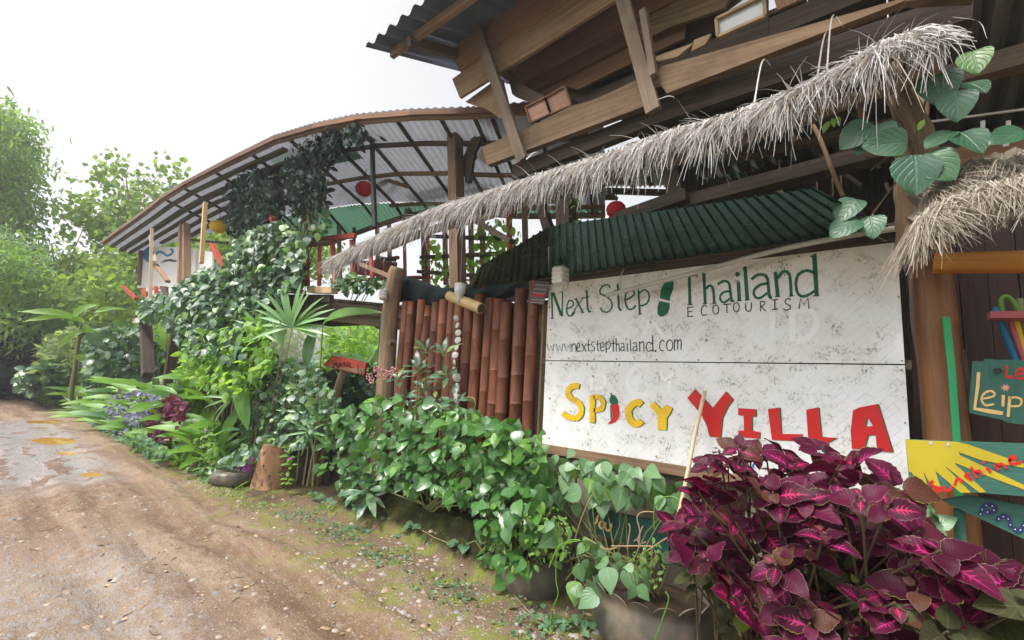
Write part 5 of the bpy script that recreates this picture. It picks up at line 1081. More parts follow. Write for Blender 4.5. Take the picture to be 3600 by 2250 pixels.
for s_ in ([(2050, 1235), (2075, 1165), (2130, 1148), (2180, 1180), (2150, 1212), (2085, 1205)], [(2180, 1285), (2235, 1245), (2290, 1265), (2310, 1350)], [(2330, 1350), (2380, 1370), (2420, 1320), (2430, 1290)]): marks(px_, 3.0165, F6, 'pnavy', 'letter', [(s_, 42)])
for c in ((2065, 1190), (2100, 1155), (2150, 1160), (2165, 1195), (2110, 1210), (2050, 1228), (2205, 1270), (2245, 1250), (2285, 1270), (2305, 1320), (2345, 1358), (2390, 1362), (2415, 1325)): marks(px_, 3.014, F6, 'pwhite', 'dot_mark', dots=[(c, 6)])
pp = thing('short_post', 'short green post under the slanting teal board', 'post', (3.05, -.4, .3)); mb = MB(); mb.beam(PX(3372, 1790, x=3.06), PX(3375, 1870, x=3.06), .04, .03); mb.build('slat', MT['bgreen'], pp)
mb = MB(); mb.beam((3.06, PX(3375, 1870, x=3.06).y, 0), PX(3375, 1870, x=3.06), .04, .03, up=(1, 0, 0)); mb.build('slat', MT['bgreen'], pp)
sh = thing('pink_shelf', 'small pink shelf on the wall at the right edge', 'shelf', PX(3550, 1110, x=3.4)); bar(sh, 'shelf_board', (3475, 1112), (3700, 1112), 3.35, .12, .035, 'pink_shelf', up=(0, 0, 1))
for k, (a, b, mt, lb) in enumerate((((3498, 1080), (3580, 1290), 'mblue', 'blue and white stick'), ((3550, 1120), (3605, 1280), 'pink_shelf', 'dark red stick'), ((3572, 1120), (3612, 1260), 'pyellow', 'yellow stick'), ((3585, 1050), (3600, 1180), 'vinestem', 'dull green stick'))):
    o = thing('coloured_stick', lb + ' leaning behind the pink shelf', 'stick', PX(*a, x=3.45), 'sticks by the pink shelf'); mb = MB(); mb.tube([PX(*a, x=3.42), PX(*b, x=3.42)], .014, 8); mb.build('stick', MT[mt], o)
o = thing('green_loop', 'pale green hose loop sticking up over the pink shelf', 'hose', PX(3540, 1060, x=3.4)); mb = MB(); mb.tube(smooth_pts([tuple(PX(u, v, x=3.41)) for u, v in ((3525, 1095), (3520, 1055), (3540, 1042), (3565, 1065), (3585, 1110))], 6), .011, 7); mb.build('hose', LF['small'], o)
# ------------------------------------------------------------------ small things
def lathe(name, mat, root, c, prof, seg=28, mod=None, axis=None, mi=0):
    mb = MB(); c = Vector(c); R = Vector((0, 0, 1)).rotation_difference(Vector(axis).normalized()).to_matrix() if axis else Matrix.Identity(3); n = len(prof)
    for i, (r, z) in enumerate(prof):
        for k in range(seg):
            a = 2 * math.pi * k / seg; rr, zz = mod(i, a, r, z) if mod else (r, z); mb.v.append(tuple(c + R @ Vector((rr * math.cos(a), rr * math.sin(a), zz))))
    for i in range(n - 1):
        for k in range(seg): k2 = (k + 1) % seg; mb.face((i * seg + k, i * seg + k2, (i + 1) * seg + k2, (i + 1) * seg + k), [(i * .05, k / seg), (i * .05, (k + 1) / seg), ((i + 1) * .05, (k + 1) / seg), ((i + 1) * .05, k / seg)])
    mb.face(list(range(seg))[::-1]); mb.face([(n - 1) * seg + k for k in range(seg)]); mb.sm = True
    return mb.build(name, mat, root)
def planter(c, R, H, label):
    t = thing('tyre_planter', label, 'planter', c, 'planters made from cut tyres')
    N = 16
    def mod(i, a, r, z):
        s_ = abs(math.sin(a * N / 2)) ** .7
        if i in (6, 7, 8): return r * (1 + .05 * s_ * (i != 6)), z + (.042 * s_ - .008) * H / .3 * (.75 if i == 6 else 1.0)
        return r * (1 + .006 * math.sin(a * 5)), z
    prof = [(.45 * R, 0), (.72 * R, .01), (.92 * R, .10 * H), (1.0 * R, .36 * H), (1.0 * R, .55 * H), (.965 * R, .74 * H), (.95 * R, .86 * H), (.975 * R, .93 * H), (.95 * R, .93 * H), (.90 * R, .7 * H), (.88 * R, .5 * H), (.5 * R, .48 * H)]
    lathe('rubber_bowl', MT['rubber'], t, c, prof, 144, mod)
    lathe('soil', MT['soil'], t, (c[0], c[1], c[2] + .62 * H), [(.9 * R, 0), (.6 * R, .03), (.2 * R, .05), (.02, .055)], 24)
planter((2.98, 1.26, -.02), .38, .32, 'large cut-tyre planter with a scalloped rim left of the purple coleus')
planter((2.98, 2.19, -.02), .29, .27, 'smaller cut-tyre planter under the trailing leaves below the signboard')
c = PX(830, 1672, z=.09); ty = thing('old_tyre', 'worn grey tyre lying on the moss beside the tree stump', 'tyre', (c.x, c.y, 0))
def torus(R, r, cz, c, name, mat, root, seg=40, s2=14):
    mb = MB()
    for i in range(seg):
        a = 2 * math.pi * i / seg
        for j in range(s2):
            b = 2 * math.pi * j / s2; cr = math.copysign(abs(math.cos(b)) ** .75, math.cos(b)); sr = math.copysign(abs(math.sin(b)) ** .75, math.sin(b)); mb.v.append((c[0] + (R + r * cr) * math.cos(a), c[1] + (R + r * cr) * math.sin(a), cz + r * .95 * sr))
    for i in range(seg):
        for j in range(s2): i2, j2 = (i + 1) % seg, (j + 1) % s2; mb.face((i * s2 + j, i2 * s2 + j, i2 * s2 + j2, i * s2 + j2))
    mb.sm = True; return mb.build(name, mat, root)
torus(.20, .095, .08, c, 'rubber_ring', MT['rubber'], ty); lathe('soil', MT['soil'], ty, (c.x, c.y, .06), [(.16, 0), (.1, .03), (.01, .035)], 18)
# stump
c = PX(945, 1708, z=0); stp = thing('tree_stump', 'pale orange sawn tree stump standing beside the old tyre', 'stump', c)
mb = MB(); H = .56; rows = 14; seg = 30
for i in range(rows + 1):
    t = i / rows
    for k in range(seg):
        a = 2 * math.pi * k / seg; r = lerp(.185, .170, min(1, t * 1.3)) * (1 + .12 * math.sin(a * 2 + 1) + .07 * math.sin(a * 5 + t * 3) + .03 * math.sin(a * 11 + t * 7)) * (1 + .25 * (1 - t) ** 4 * max(0, math.sin(a * 3 + .6)))
        mb.v.append((c.x + r * math.cos(a) + .02 * t, c.y + r * math.sin(a) - .01 * t, H * t - .03 + .012 * math.sin(a * 2) * t))
for i in range(rows):
    for k in range(seg): k2 = (k + 1) % seg; mb.face((i * seg + k, i * seg + k2, (i + 1) * seg + k2, (i + 1) * seg + k))
mb.sm = True; mb.build('trunk', MT['stump'], stp)
lathe('sawn_top', MT['oldwood'], stp, (c.x + .02, c.y - .01, H - .032), [(.16, .0), (.08, .004), (.01, .006)], 24)
# root stump behind the stump
c = PX(1100, 1690, z=.02); ro = thing('root_stump', 'dark knotted old roots right of the pale tree stump', 'stump', c)
for k in range(13):
    a = random.uniform(0, 6.28); r = random.uniform(.05, .24); b = c + Vector((r * math.cos(a) + .1, r * math.sin(a), 0)); mb = MB(); h = random.uniform(.3, .62)
    mb.tube([b + Vector((0, 0, -.02)), b + Vector((random.uniform(-.04, .04), random.uniform(-.04, .04), h * .5)), b.lerp(c + Vector((.1, 0, 0)), .5) + Vector((0, 0, h))], [random.uniform(.03, .06), .035, .018], 7); mb.build('root', MT['dark' if k % 3 else 'oldwood'], ro)
# red notice board in the passage, on a slanted log
rb = thing('notice_board', 'weathered red and orange board on a log beside the bamboo wall', 'sign', PX(1210, 1290, x=3.35))
H5 = ZC(800, 900, 2.52); board(rb, 'board', [H5(850, 962), H5(925, 882), H5(1060, 905), H5(1226, 945), H5(1206, 1055), H5(890, 986)], 3.35, 'redpaint', .025)
marks(rb, 3.3475, H5, 'oldwood', 'paint_patch', fills=[[(865, 950), (1000, 985), (1120, 1000), (1200, 985), (1200, 1048), (900, 982)]]); 
for s_ in ([(930, 990), (960, 950), (975, 995)], [(985, 990), (1000, 948), (1020, 990)], [(1035, 985), (1030, 945), (1062, 980), (1065, 940)], [(1080, 950), (1085, 985), (1110, 980)], [(1150, 960), (1160, 1040)], [(1180, 1000), (1190, 1045)]): marks(rb, 3.345, H5, 'pblack', 'letter', [(s_, 9)])
mb = MB(); mb.tube([PX(1172, 1440, x=3.42), PX(1185, 1370, x=3.42), PX(1208, 1300, x=3.42)], .05, 10); mb.build('log', MT['trunk'], rb)
# low green board in the plants
yb = thing('low_board', 'low dark green board lettered You leaning behind the tyre planters', 'sign', PX(2160, 1850, x=3.12)); G7 = ZC(1700, 1650, 2.52)
board(yb, 'board', [G7(930, 300), G7(1150, 380), G7(1640, 480), G7(1640, 730), G7(1400, 700), G7(1000, 570), G7(940, 480)], 3.14, 'dgreen', .025)
for s_ in ([(975, 490), (1005, 460), (1000, 430)], [(1040, 350), (1020, 400), (1005, 430)], [(1000, 340), (1020, 395)]): marks(yb, 3.1375, G7, 'pcream', 'letter', [(s_, 18)])
q = Paint(G7, 3.1375); q.ell((1048, 492), 22, 32, 16); q.done('letter', MT['pcream'], yb); marks(yb, 3.1375, G7, 'pcream', 'letter', [([(1085, 470), (1078, 520), (1105, 545), (1130, 515), (1132, 480)], 17)])
marks(yb, 3.1375, G7, 'ppink', 'letter', [([(1330, 640), (1360, 620), (1380, 660)], 12), ([(1400, 660), (1440, 640)], 10)])
# hanging bottle feeders
bt = thing('hanging_jug', 'white ribbed plastic jug hanging on two wires before the signboard corner', 'bottle', PX(1969, 975, x=3.0), 'bottle planters hanging on wires'); c = PX(1969, 1000, x=3.0)
def sq(i, a, r, z): k = 1 / max(abs(math.cos(a)), abs(math.sin(a))) ; return r * (1 + .75 * (min(k, 1.32) - 1)), z
lathe('body', MT['whiteplastic'], bt, c, [(.042, 0), (.055, .008), (.058, .03), (.053, .036), (.058, .042), (.058, .066), (.053, .072), (.058, .078), (.058, .102), (.053, .108), (.058, .114), (.056, .135), (.045, .146), (.02, .148)], 32, sq)
for du in (-17, 12): mb = MB(); a = PX(1969 + du, 948, x=3.0); mb.tube([a, a + Vector((.005, .006, .12)), PX(1969 + du - 4, 800, x=3.0)], .0016, 4); mb.build('wire', MT['pvc'], bt)
b2 = thing('hanging_bottle', 'upturned clear bottle half filled with soil hanging before the bamboo poles', 'bottle', PX(1617, 1030, x=3.05), 'bottle planters hanging on wires'); c = PX(1614, 1063, x=3.05)
lathe('bottle', MT['plastic'], b2, c, [(.018, .02), (.018, .035), (.03, .055), (.05, .085), (.056, .11), (.057, .15), (.055, .155), (.057, .16), (.057, .19), (.05, .188), (.05, .12)], 26)
lathe('soil', MT['dirt'], b2, c, [(.012, .03), (.026, .055), (.046, .085), (.052, .11), (.05, .135), (.01, .138)], 22); lathe('cap', MT['bluecap'], b2, c, [(.019, 0), (.02, .004), (.02, .022), (.017, .024)], 18)
mb = MB(); mb.tube([c + Vector((0, 0, .19)), PX(1628, 780, x=3.05)], .0015, 4); mb.build('wire', MT['pvc'], b2)
b3 = thing('hanging_bottle', 'pale plastic bottle with cut holes hanging tilted beside the log post', 'bottle', PX(1345, 1035, x=3.05), 'bottle planters hanging on wires'); c = PX(1348, 1052, x=3.05)
lathe('bottle', MT['whiteplastic'], b3, c, [(.04, 0), (.05, .006), (.052, .03), (.048, .036), (.052, .042), (.052, .07), (.048, .076), (.052, .082), (.05, .105), (.03, .112)], 24, axis=(.1, .25, 1)); mb = MB(); mb.tube([c + Vector((0, .02, .11)), PX(1350, 900, x=3.05)], .0015, 4); mb.build('wire', MT['pvc'], b3)
tb = thing('bamboo_tube', 'short tan bamboo tube hanging slantwise before the bamboo poles', 'bamboo', PX(1635, 1065, x=3.1)); a, b = PX(1578, 1040, x=3.1), PX(1692, 1085, x=3.1); mb = MB(); mb.tube([a, a.lerp(b, .5), b], [.05, .054, .056], 16); mb.build('tube', MT['tan'], tb); d = (b - a).normalized(); mb = MB(); mb.tube([b + d * .001, b + d * .004], .044, 14); mb.build('dark_end_disc', MT['dark'], tb)  # dark disc on the closed end stands in for the shaded inside
ch = thing('shell_chain', 'string of grey shells hanging down the bamboo poles', 'ornament', PX(1605, 1280, x=3.18)); v = 1118
k = 0
while v < 1450:
    c = PX(1606 - (v - 1118) * .01 + 6 * math.sin(v), v, x=3.19); r = random.uniform(.026, .04) * (1.5 if v > 1310 else 1); lathe('shell', MT['shell'], ch, c, [(.004, -.008), (r * .7, -.004), (r, .004), (r * .6, .01), (.004, .012)], 12, axis=(-1, random.uniform(-.5, .5), random.uniform(-.6, .6))); v += 26 if v < 1310 else 38; k += 1
mt_ = thing('woven_mat', 'small grey woven cloth with a red stripe beside the signboard', 'cloth', PX(1895, 1030, x=3.2)); board(mt_, 'cloth', [(1882, 988), (1930, 990), (1910, 1072), (1864, 1064)], 3.2, 'weave', .008); marks(mt_, 3.1975, ZC(0, 0, 1), 'weavered', 'red_stripe', fills=[[(1874, 1030), (1916, 1034), (1914, 1046), (1872, 1040)]])
for dv in (0, 14, 28, 52, 62): marks(mt_, 3.1975, ZC(0, 0, 1), 'pvc', 'pale_stripe', fills=[[(1880 - dv * .24, 1000 + dv), (1926 - dv * .25, 1003 + dv), (1925.6 - dv * .25, 1005 + dv), (1879.6 - dv * .24, 1002 + dv)]])
# fence posts and fence at the far left
for u0, v0, u1, v1, w_, lb in ((238, 1190, 250, 1345, .13, 'pale leaning fence post with a white cap at the far bend'), (265, 1195, 272, 1335, .16, 'grey fence post right of the white-capped post')):
    b = PX(u1, v1, z=.1); a = PX(u0, v0, y=b.y); t = thing('fence_post', lb, 'post', b, 'fence posts at the far bend'); mb = MB(); mb.tube([b + Vector((0, 0, -.3)), b.lerp(a, .5) + Vector((.03, 0, 0)), a], [w_ / 2, w_ * .45, w_ * .42], 9); mb.build('pole', MT['stick'], t)
    if w_ < .15: mb = MB(); mb.tube([a, a + Vector((0, 0, .08))], w_ * .5, 9); mb.build('cap', MT['pwhite'], t)
fc = thing('dark_fence', 'low dark plank fence in shade at the far left', 'fence', (1.8, 24, 0))
for k in range(16): x0 = 1.0 + k * .17; mb = MB(); mb.beam((x0, 24 + .02 * (k % 2), -.05), (x0, 24 + .02 * (k % 2), random.uniform(1.35, 1.6)), .16, .04, up=(0, 1, 0)); mb.build('plank', MT['dark'], fc)
bs = thing('brick_hut', 'small orange brick hut half hidden in the far garden', 'building', PX(320, 1300, y=19)); a, b = PX(288, 1330, y=19), PX(352, 1185, y=19)
for r in range(9):
    for k in range(4): x0 = a.x + k * (b.x - a.x) / 4; z0 = .2 + r * (b.z - .2) / 9; mb = MB(); mb.beam((x0 + .02, 19 + .01 * (k % 2), z0), (x0 + (b.x - a.x) / 4 - .02, 19 + .01 * (k % 2), z0), .1, (b.z - .2) / 9 - .03); mb.build('brick', MT['brick'], bs)
mb = MB(); mb.slab([(a.x, 19.06, 0), (b.x, 19.06, 0), (b.x, 19.06, b.z), (a.x, 19.06, b.z)], (0, .4, 0)); mb.build('wall', MT['mortar'], bs)
mb = MB(); mb.beam((a.x - .3, 19.1, b.z + .1), (b.x + .3, 19.1, b.z + .1), 1.0, .08); mb.build('roof', MT['dark'], bs)
lg = thing('cut_logs', 'small pile of cut logs lying at the far road edge', 'logs', PX(225, 1390, z=0))
for k in range(5): b = PX(200 + k * 14, 1388 + (k % 2) * 6, z=.08 + .05 * (k % 2)); mb = MB(); mb.tube([b, b + Vector((.45, .12, .02))], .07, 9); mb.build('log', MT['stick'], lg)
# ------------------------------------------------------------------ plants
def plant(name, label, cat, poly, n, key, size, x=None, y=None, single=120, nrm=(-.6, -.3, .75), tip=(-.5, -.3, -.5), root=None, group=None, sn=.55, st=.6, stem=6, stemmat='brownstem', clumps=0, sig=.1):
    if clumps:
        C = volume(poly, clumps, x, y); k = n // clumps; P = np.repeat(C, k, 0) + RNG.normal(size=(clumps * k, 3)) * sig; P[:, 2] = np.maximum(P[:, 2], .05)
    else: P = volume(poly, n, x, y)
    gm = ground_h(P[:, 0], P[:, 1]); P[:, 2] = np.maximum(P[:, 2], gm + .02)
    if root is None: c = P.mean(0); root = (c[0] + .1, c[1], gh(c[0] + .1, c[1]))
    t = thing(name, label, cat, root, group); foliage(t, key, P, nrm, tip, size, min(single, 300), sn, st)
    if stem: stems(P, root, 'stem', MT[stemmat], t, .006 if y is None else .02, stem)
    return t, P
# bushy climber below the bamboo poles
t, P = plant('piper_bush', 'dense glossy green heart-leaved bush at the foot of the bamboo poles', 'shrub', [(1120, 1640), (1125, 1520), (1200, 1430), (1330, 1400), (1420, 1405), (1560, 1415), (1680, 1445), (1800, 1475), (1905, 1530), (1905, 1700), (1860, 1860), (1800, 1850), (1700, 1790), (1560, 1745), (1430, 1705), (1330, 1690), (1300, 1760), (1240, 1740), (1180, 1690)], 1000, 'piper_leaf', (.08, .15), x=(2.66, 3.2), single=300, nrm=(-.55, -.35, .8), tip=(-.55, -.35, -.45), root=(3.0, 3.4, .3), stem=26, stemmat='vinestem', sn=.4, st=.5)
t, P = plant('piper_bush', 'trailing heart-leaved plant hanging over the bank left of the smaller tyre planter', 'shrub', [(1640, 1760), (1900, 1700), (1900, 1900), (1860, 1990), (1800, 2060), (1740, 2040), (1700, 1960), (1690, 1880)], 110, 'piper_leaf', (.07, .13), x=(2.55, 2.85), single=110, root=(2.85, 2.6, .2), stem=10, stemmat='vinestem', sn=.45)
t, P = plant('bean_vine', 'matt green bean vine with broad leaves climbing below the signboard', 'vine', [(1880, 1560), (1950, 1555), (2050, 1590), (2150, 1615), (2300, 1650), (2430, 1680), (2440, 1760), (2380, 1790), (2280, 1750), (2150, 1730), (2080, 1770), (1950, 1800), (1890, 1760)], 130, 'bean_leaf', (.09, .165), x=(2.95, 3.18), single=130, nrm=(-.8, -.4, .5), tip=(-.2, -.1, -.9), root=(3.15, 1.6, .1), stem=22, stemmat='vinestem', sn=.3, st=.45)
t, P = plant('bean_vine', 'bean leaves trailing between the two tyre planters', 'vine', [(1900, 1800), (2060, 1850), (2150, 1960), (2160, 2090), (2060, 2100), (2000, 2060), (1950, 1980), (1890, 1900)], 22, 'bean_leaf', (.08, .15), x=(2.55, 2.75), single=22, nrm=(-.8, -.4, .5), tip=(-.1, -.1, -.9), root=(2.9, 1.9, .2), stem=7, stemmat='vinestem', sn=.3)
t, P = plant('bean_vine', 'a few dusty broad leaves rising from the large tyre planter', 'vine', [(2060, 1880), (2200, 1900), (2350, 1940), (2340, 2050), (2200, 2080), (2080, 2070)], 16, 'bean_leaf', (.08, .14), x=(2.65, 2.9), single=16, nrm=(-.8, -.4, .5), tip=(-.1, -.1, -.9), root=(2.95, 1.3, .25), stem=9, stemmat='vinestem', sn=.35)
t, P = plant('feathery_plant', 'light green small-leaved plant spilling from the smaller tyre planter', 'plant', [(1740, 1830), (1850, 1770), (1960, 1780), (2010, 1850), (1990, 1950), (1900, 1990), (1800, 2010), (1720, 1980), (1700, 1880)], 330, 'small_leaf', (.028, .06), x=(2.55, 2.95), single=300, root=(2.95, 2.15, .2), stem=16, stemmat='vinestem')
t, P = plant('fern', 'small fern growing in the large tyre planter', 'plant', [(2210, 1960), (2300, 1880), (2350, 1960), (2320, 2060), (2230, 2060)], 90, 'small_leaf', (.02, .045), x=(2.75, 2.95), single=90, root=(2.95, 1.2, .25), stem=6, stemmat='vinestem')
# dry canes sticking up from the planters
dc_ = thing('dry_canes', 'bare dry twigs sticking out of the large tyre planter', 'twigs', (2.9, 1.3, .25))
for (pts) in ([(2205, 1930), (2215, 1860), (2210, 1840)], [(2245, 1930), (2250, 1870), (2240, 1820), (2260, 1800), (2300, 1800)], [(2240, 1900), (2260, 1850)], [(2150, 1920), (2280, 1920), (2290, 1925)], [(2240, 1960), (2330, 1900), (2350, 1890)], [(2060, 1890), (2130, 1930), (2170, 1925)], [(2055, 2055), (2075, 2080)], [(2105, 2050), (2125, 2105), (2145, 2070)], [(2020, 1900), (2045, 1820), (2080, 1740)]):
    mb = MB(); mb.tube(smooth_pts([tuple(PX(u, v, x=2.8)) for u, v in pts], 4), .004, 5); mb.build('twig', MT['drystem'], dc_)
for lb, pts in (('thin yellow tendril hanging from the feathery plant over the planter', [(1930, 1995), (1960, 1930), (2000, 1900), (2040, 1900), (1990, 1910), (1958, 1930), (1955, 2040), (1962, 2090), (1940, 2150), (1930, 2250)]), ('thin yellow tendril hooking up beside the bamboo poles', [(1652, 1490), (1670, 1430), (1665, 1400), (1640, 1396)]), ('arching yellow tendril below the stick and signboard', [(2300, 1860), (2300, 1790), (2320, 1755), (2360, 1745), (2390, 1758)]), ('long tendril hanging down the large tyre planter', [(2340, 2080), (2350, 2110), (2320, 2200), (2300, 2250)])):
    xx = 3.0 if pts[0][1] < 1700 else 2.5; t = thing('tendril', lb, 'tendril', PX(*pts[0], x=xx)); mb = MB(); mb.tube(smooth_pts([tuple(PX(u, v, x=xx)) for u, v in pts], 5), .0035, 5); mb.build('stem', LF['lime'], t)
# creepers on the dirt
def creeper(label, pts, n, size, key='creeper_leaf', z=.03):
    c = PX(*pts[0], z=0); t = thing('ground_creeper', label, 'creeper', c, 'creepers running over the dirt'); L = smooth_pts([tuple(PX(u, v, z=0)) for u, v in pts], 6); L = [Vector((p.x, p.y, gh(p.x, p.y) + .012)) for p in L]
    mb = MB(); mb.tube(L, .0035, 5); mb.build('runner', MT['drystem'], t); P = np.array([list(L[random.randrange(len(L))] + Vector((random.gauss(0, .05), random.gauss(0, .05), random.uniform(.01, z)))) for _ in range(n)]); foliage(t, key, P, (-.2, -.2, 1), (-.3, -.3, 0), size, n, .3, .8)
creeper('creeper runner at the foot of the mossy bank left of the planters', [(1380, 1890), (1450, 1900), (1560, 1960), (1640, 2000)], 20, (.05, .09))
creeper('creeper runner in front of the smaller tyre planter', [(1800, 2090), (1850, 2150), (1930, 2200), (2000, 2180)], 16, (.05, .09))
creeper('cluster of round creeper leaves under the large tyre planter', [(1930, 2240), (1980, 2190), (2060, 2230), (2090, 2200)], 16, (.06, .10))
creeper('creeper mat beside the path before the piper bush', [(1100, 1740), (1150, 1780), (1200, 1800), (1250, 1830)], 44, (.05, .09))
creeper('creeper runner crossing the dirt below the bush', [(1180, 1850), (1260, 1870), (1330, 1860)], 14, (.03, .06))
# rosette of long leaves below the bush, and shrub before the poles
def rosette(t, c, n, size, key, up=.3, axis=(0, 0, 1), name='leaf', sizes=None):
    tp, ms, mat = VARS[key]; ax = Vector(axis).normalized(); e = ax.orthogonal().normalized(); f = ax.cross(e)
    P, B, SZ = [], [], []
    for k in range(n):
        a = k * 2.4 + random.uniform(-.3, .3); lift = up + random.uniform(-.15, .25); d = (e * math.cos(a) + f * math.sin(a)) + ax * lift; d.normalize(); nr = (ax - d * ax.dot(d)).normalized()
        P.append(list(Vector(c) + d * .012 - ax * .012 * k)); B.append(frames(1, np.array([list(nr)]), np.array([list(d)]))[0]); SZ.append(sizes[k] if sizes else random.uniform(*size))
    single_leaves(name, ms, np.array(P), np.array(B), np.array(SZ), t)
t = thing('rosette_plant', 'rosette of long dull green leaves at the foot of the bush', 'plant', PX(1290, 1760, x=2.78))
rosette(t, PX(1290, 1715, x=2.75), 11, (.2, .34), 'laurel_leaf', .1, (-.4, -.2, .8)); rosette(t, PX(1260, 1670, x=2.85), 8, (.14, .24), 'laurel_leaf', .5, (-.4, -.2, .8)); mb = MB(); a = PX(1290, 1715, x=2.75); mb.tube([(a.x + .12, a.y, gh(a.x + .12, a.y)), a], .012, 6); mb.build('stem', MT['vinestem'], t)
t = thing('tall_shrub', 'upright shrub with long green leaves in front of the bamboo poles', 'shrub', (3.05, 4.0, .3))
for (u, v, n, up) in ((1400, 1330, 6, .5), (1420, 1390, 8, .2), (1470, 1290, 8, .6), (1480, 1350, 9, .2), (1500, 1230, 5, 1.0), (1560, 1240, 5, .9), (1570, 1310, 7, .3), (1530, 1400, 9, .1), (1450, 1440, 9, .1), (1600, 1400, 7, .2), (1510, 1460, 9, .1), (1580, 1460, 8, .1), (1640, 1480, 6, .2), (1390, 1450, 7, .1)):
    c = PX(u, v, x=3.02 + random.uniform(-.06, .06)); rosette(t, c, n, (.12, .21), 'laurel_leaf', up, (-.5, -.25, .8)); mb = MB(); b = Vector((3.08, c.y + .05, .3)); mb.tube([b, b.lerp(c, .5) + Vector((.02, .02, 0)), c], [.01, .008, .005], 6); mb.build('stem', MT['vinestem'], t)
t = thing('pink_flowers', 'clusters of small pink flowers beside the log post', 'flowers', PX(1350, 1320, x=3.0))
for (u, v) in ((1322, 1302), (1345, 1306), (1370, 1310), (1385, 1305), (1362, 1330), (1300, 1330), (1330, 1318), (1310, 1345)):
    mb = MB(); c = PX(u, v, x=3.0)
    for k in range(16): p0 = c + Vector([random.gauss(0, .022) for _ in range(3)]); mb.tube([p0, p0 + Vector((0, 0, .012)), p0 + Vector((0, 0, .02))], [.004, .010, .005], 6)
    mb.build('flower_head', MT['pink_fl'], t)
mb = MB(); mb.tube([(3.05, PX(1350, 1320, x=3.0).y, .3), PX(1350, 1325, x=3.0)], .006, 5); mb.build('stem', MT['vinestem'], t)
# vines over the deck house
vx = lambda u, v: (xb(u) - .35 - .0004 * max(0, v - 1000), xb(u) + .12)
t, P = plant('vine_mound', 'thick mound of dark green vines smothering the deck railing', 'vine', [(720, 960), (800, 890), (840, 830), (900, 800), (960, 775), (1010, 780), (1060, 850), (1070, 900), (1065, 1000), (1000, 1030), (960, 1055), (900, 1100), (880, 1180), (800, 1160), (730, 1080)], 2600, 'vine_leaf', (.09, .16), x=vx, single=300, nrm=(-.8, -.35, .6), tip=(-.3, -.2, -.8), root=(2.9, 8.6, .1), stem=14, sn=.45, st=.5)
t, P = plant('vine_mound', 'dark vines draping the far end of the deck house', 'vine', [(490, 1120), (500, 1060), (560, 1030), (600, 1040), (640, 985), (720, 940), (740, 980), (740, 1080), (800, 1160), (880, 1190), (860, 1260), (720, 1260), (640, 1200), (600, 1130)], 2600, 'vine_leaf', (.10, .18), x=vx, single=300, nrm=(-.7, -.5, .6), tip=(-.3, -.2, -.8), root=(2.6, 11, .1), stem=12, sn=.5)
t, P = plant('leafy_tangle', 'lighter green tangle of leaves below the vine mound', 'shrub', [(640, 1230), (720, 1160), (860, 1140), (920, 1100), (960, 1180), (960, 1300), (860, 1380), (740, 1380), (640, 1320)], 1300, 'light_leaf', (.09, .17), x=lambda u, v: (xb(u) - .45, xb(u) + .05), single=300, root=(2.75, 9.2, .1), stem=14)
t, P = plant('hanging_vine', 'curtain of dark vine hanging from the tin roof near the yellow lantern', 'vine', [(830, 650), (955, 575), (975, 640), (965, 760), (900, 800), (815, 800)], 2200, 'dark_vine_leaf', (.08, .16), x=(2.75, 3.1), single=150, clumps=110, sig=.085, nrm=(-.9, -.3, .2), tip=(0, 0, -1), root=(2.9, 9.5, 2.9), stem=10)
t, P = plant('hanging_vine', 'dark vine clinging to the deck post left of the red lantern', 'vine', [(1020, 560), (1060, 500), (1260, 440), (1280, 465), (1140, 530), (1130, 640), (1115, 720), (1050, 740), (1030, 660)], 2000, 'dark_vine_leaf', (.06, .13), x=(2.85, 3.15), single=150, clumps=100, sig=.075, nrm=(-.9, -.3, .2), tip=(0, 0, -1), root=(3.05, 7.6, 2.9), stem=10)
t, P = plant('climbing_vine', 'green vine leaves climbing the post right of the vine mound', 'vine', [(1030, 720), (1100, 700), (1150, 740), (1165, 800), (1110, 830), (1060, 850)], 170, 'vine_leaf', (.09, .15), x=(3.0, 3.25), single=170, nrm=(-.8, -.3, .5), tip=(0, 0, -1), root=(3.15, 7.2, 2.8), stem=10)
t, P = plant('ledge_vine', 'vine leaves creeping along the deck ledge beside the log post', 'vine', [(1160, 990), (1240, 960), (1370, 985), (1370, 1010), (1280, 1025), (1180, 1030)], 260, 'vine_leaf', (.06, .11), x=(3.15, 3.4), single=260, nrm=(-.5, -.3, .8), tip=(-.5, 0, -.6), root=(3.4, 5.8, 2.5), stem=6)
t, P = plant('back_vine', 'sunlit lime-green vine on the back railing seen under the thatch', 'vine', [(1480, 1000), (1470, 880), (1540, 840), (1580, 920), (1640, 900), (1680, 780), (1760, 760), (1840, 810), (1850, 900), (1880, 1000), (1700, 1010)], 330, 'light_leaf', (.10, .2), x=(5.1, 5.7), single=300, nrm=(-.8, -.3, .2), tip=(0, 0, -1), root=(5.4, 6.5, 2.5), stem=10, sn=.7)
t, P = plant('awning_vine', 'thin dry vine strands wound round the dark post above the awning', 'vine', [(1990, 640), (2040, 640), (2060, 780), (2080, 850), (1990, 850)], 46, 'small_leaf', (.03, .07), x=(3.3, 3.45), single=46, root=(3.5, 2.2, 2.5), stem=14, nrm=(-.8, -.3, .2), tip=(0, 0, -1))
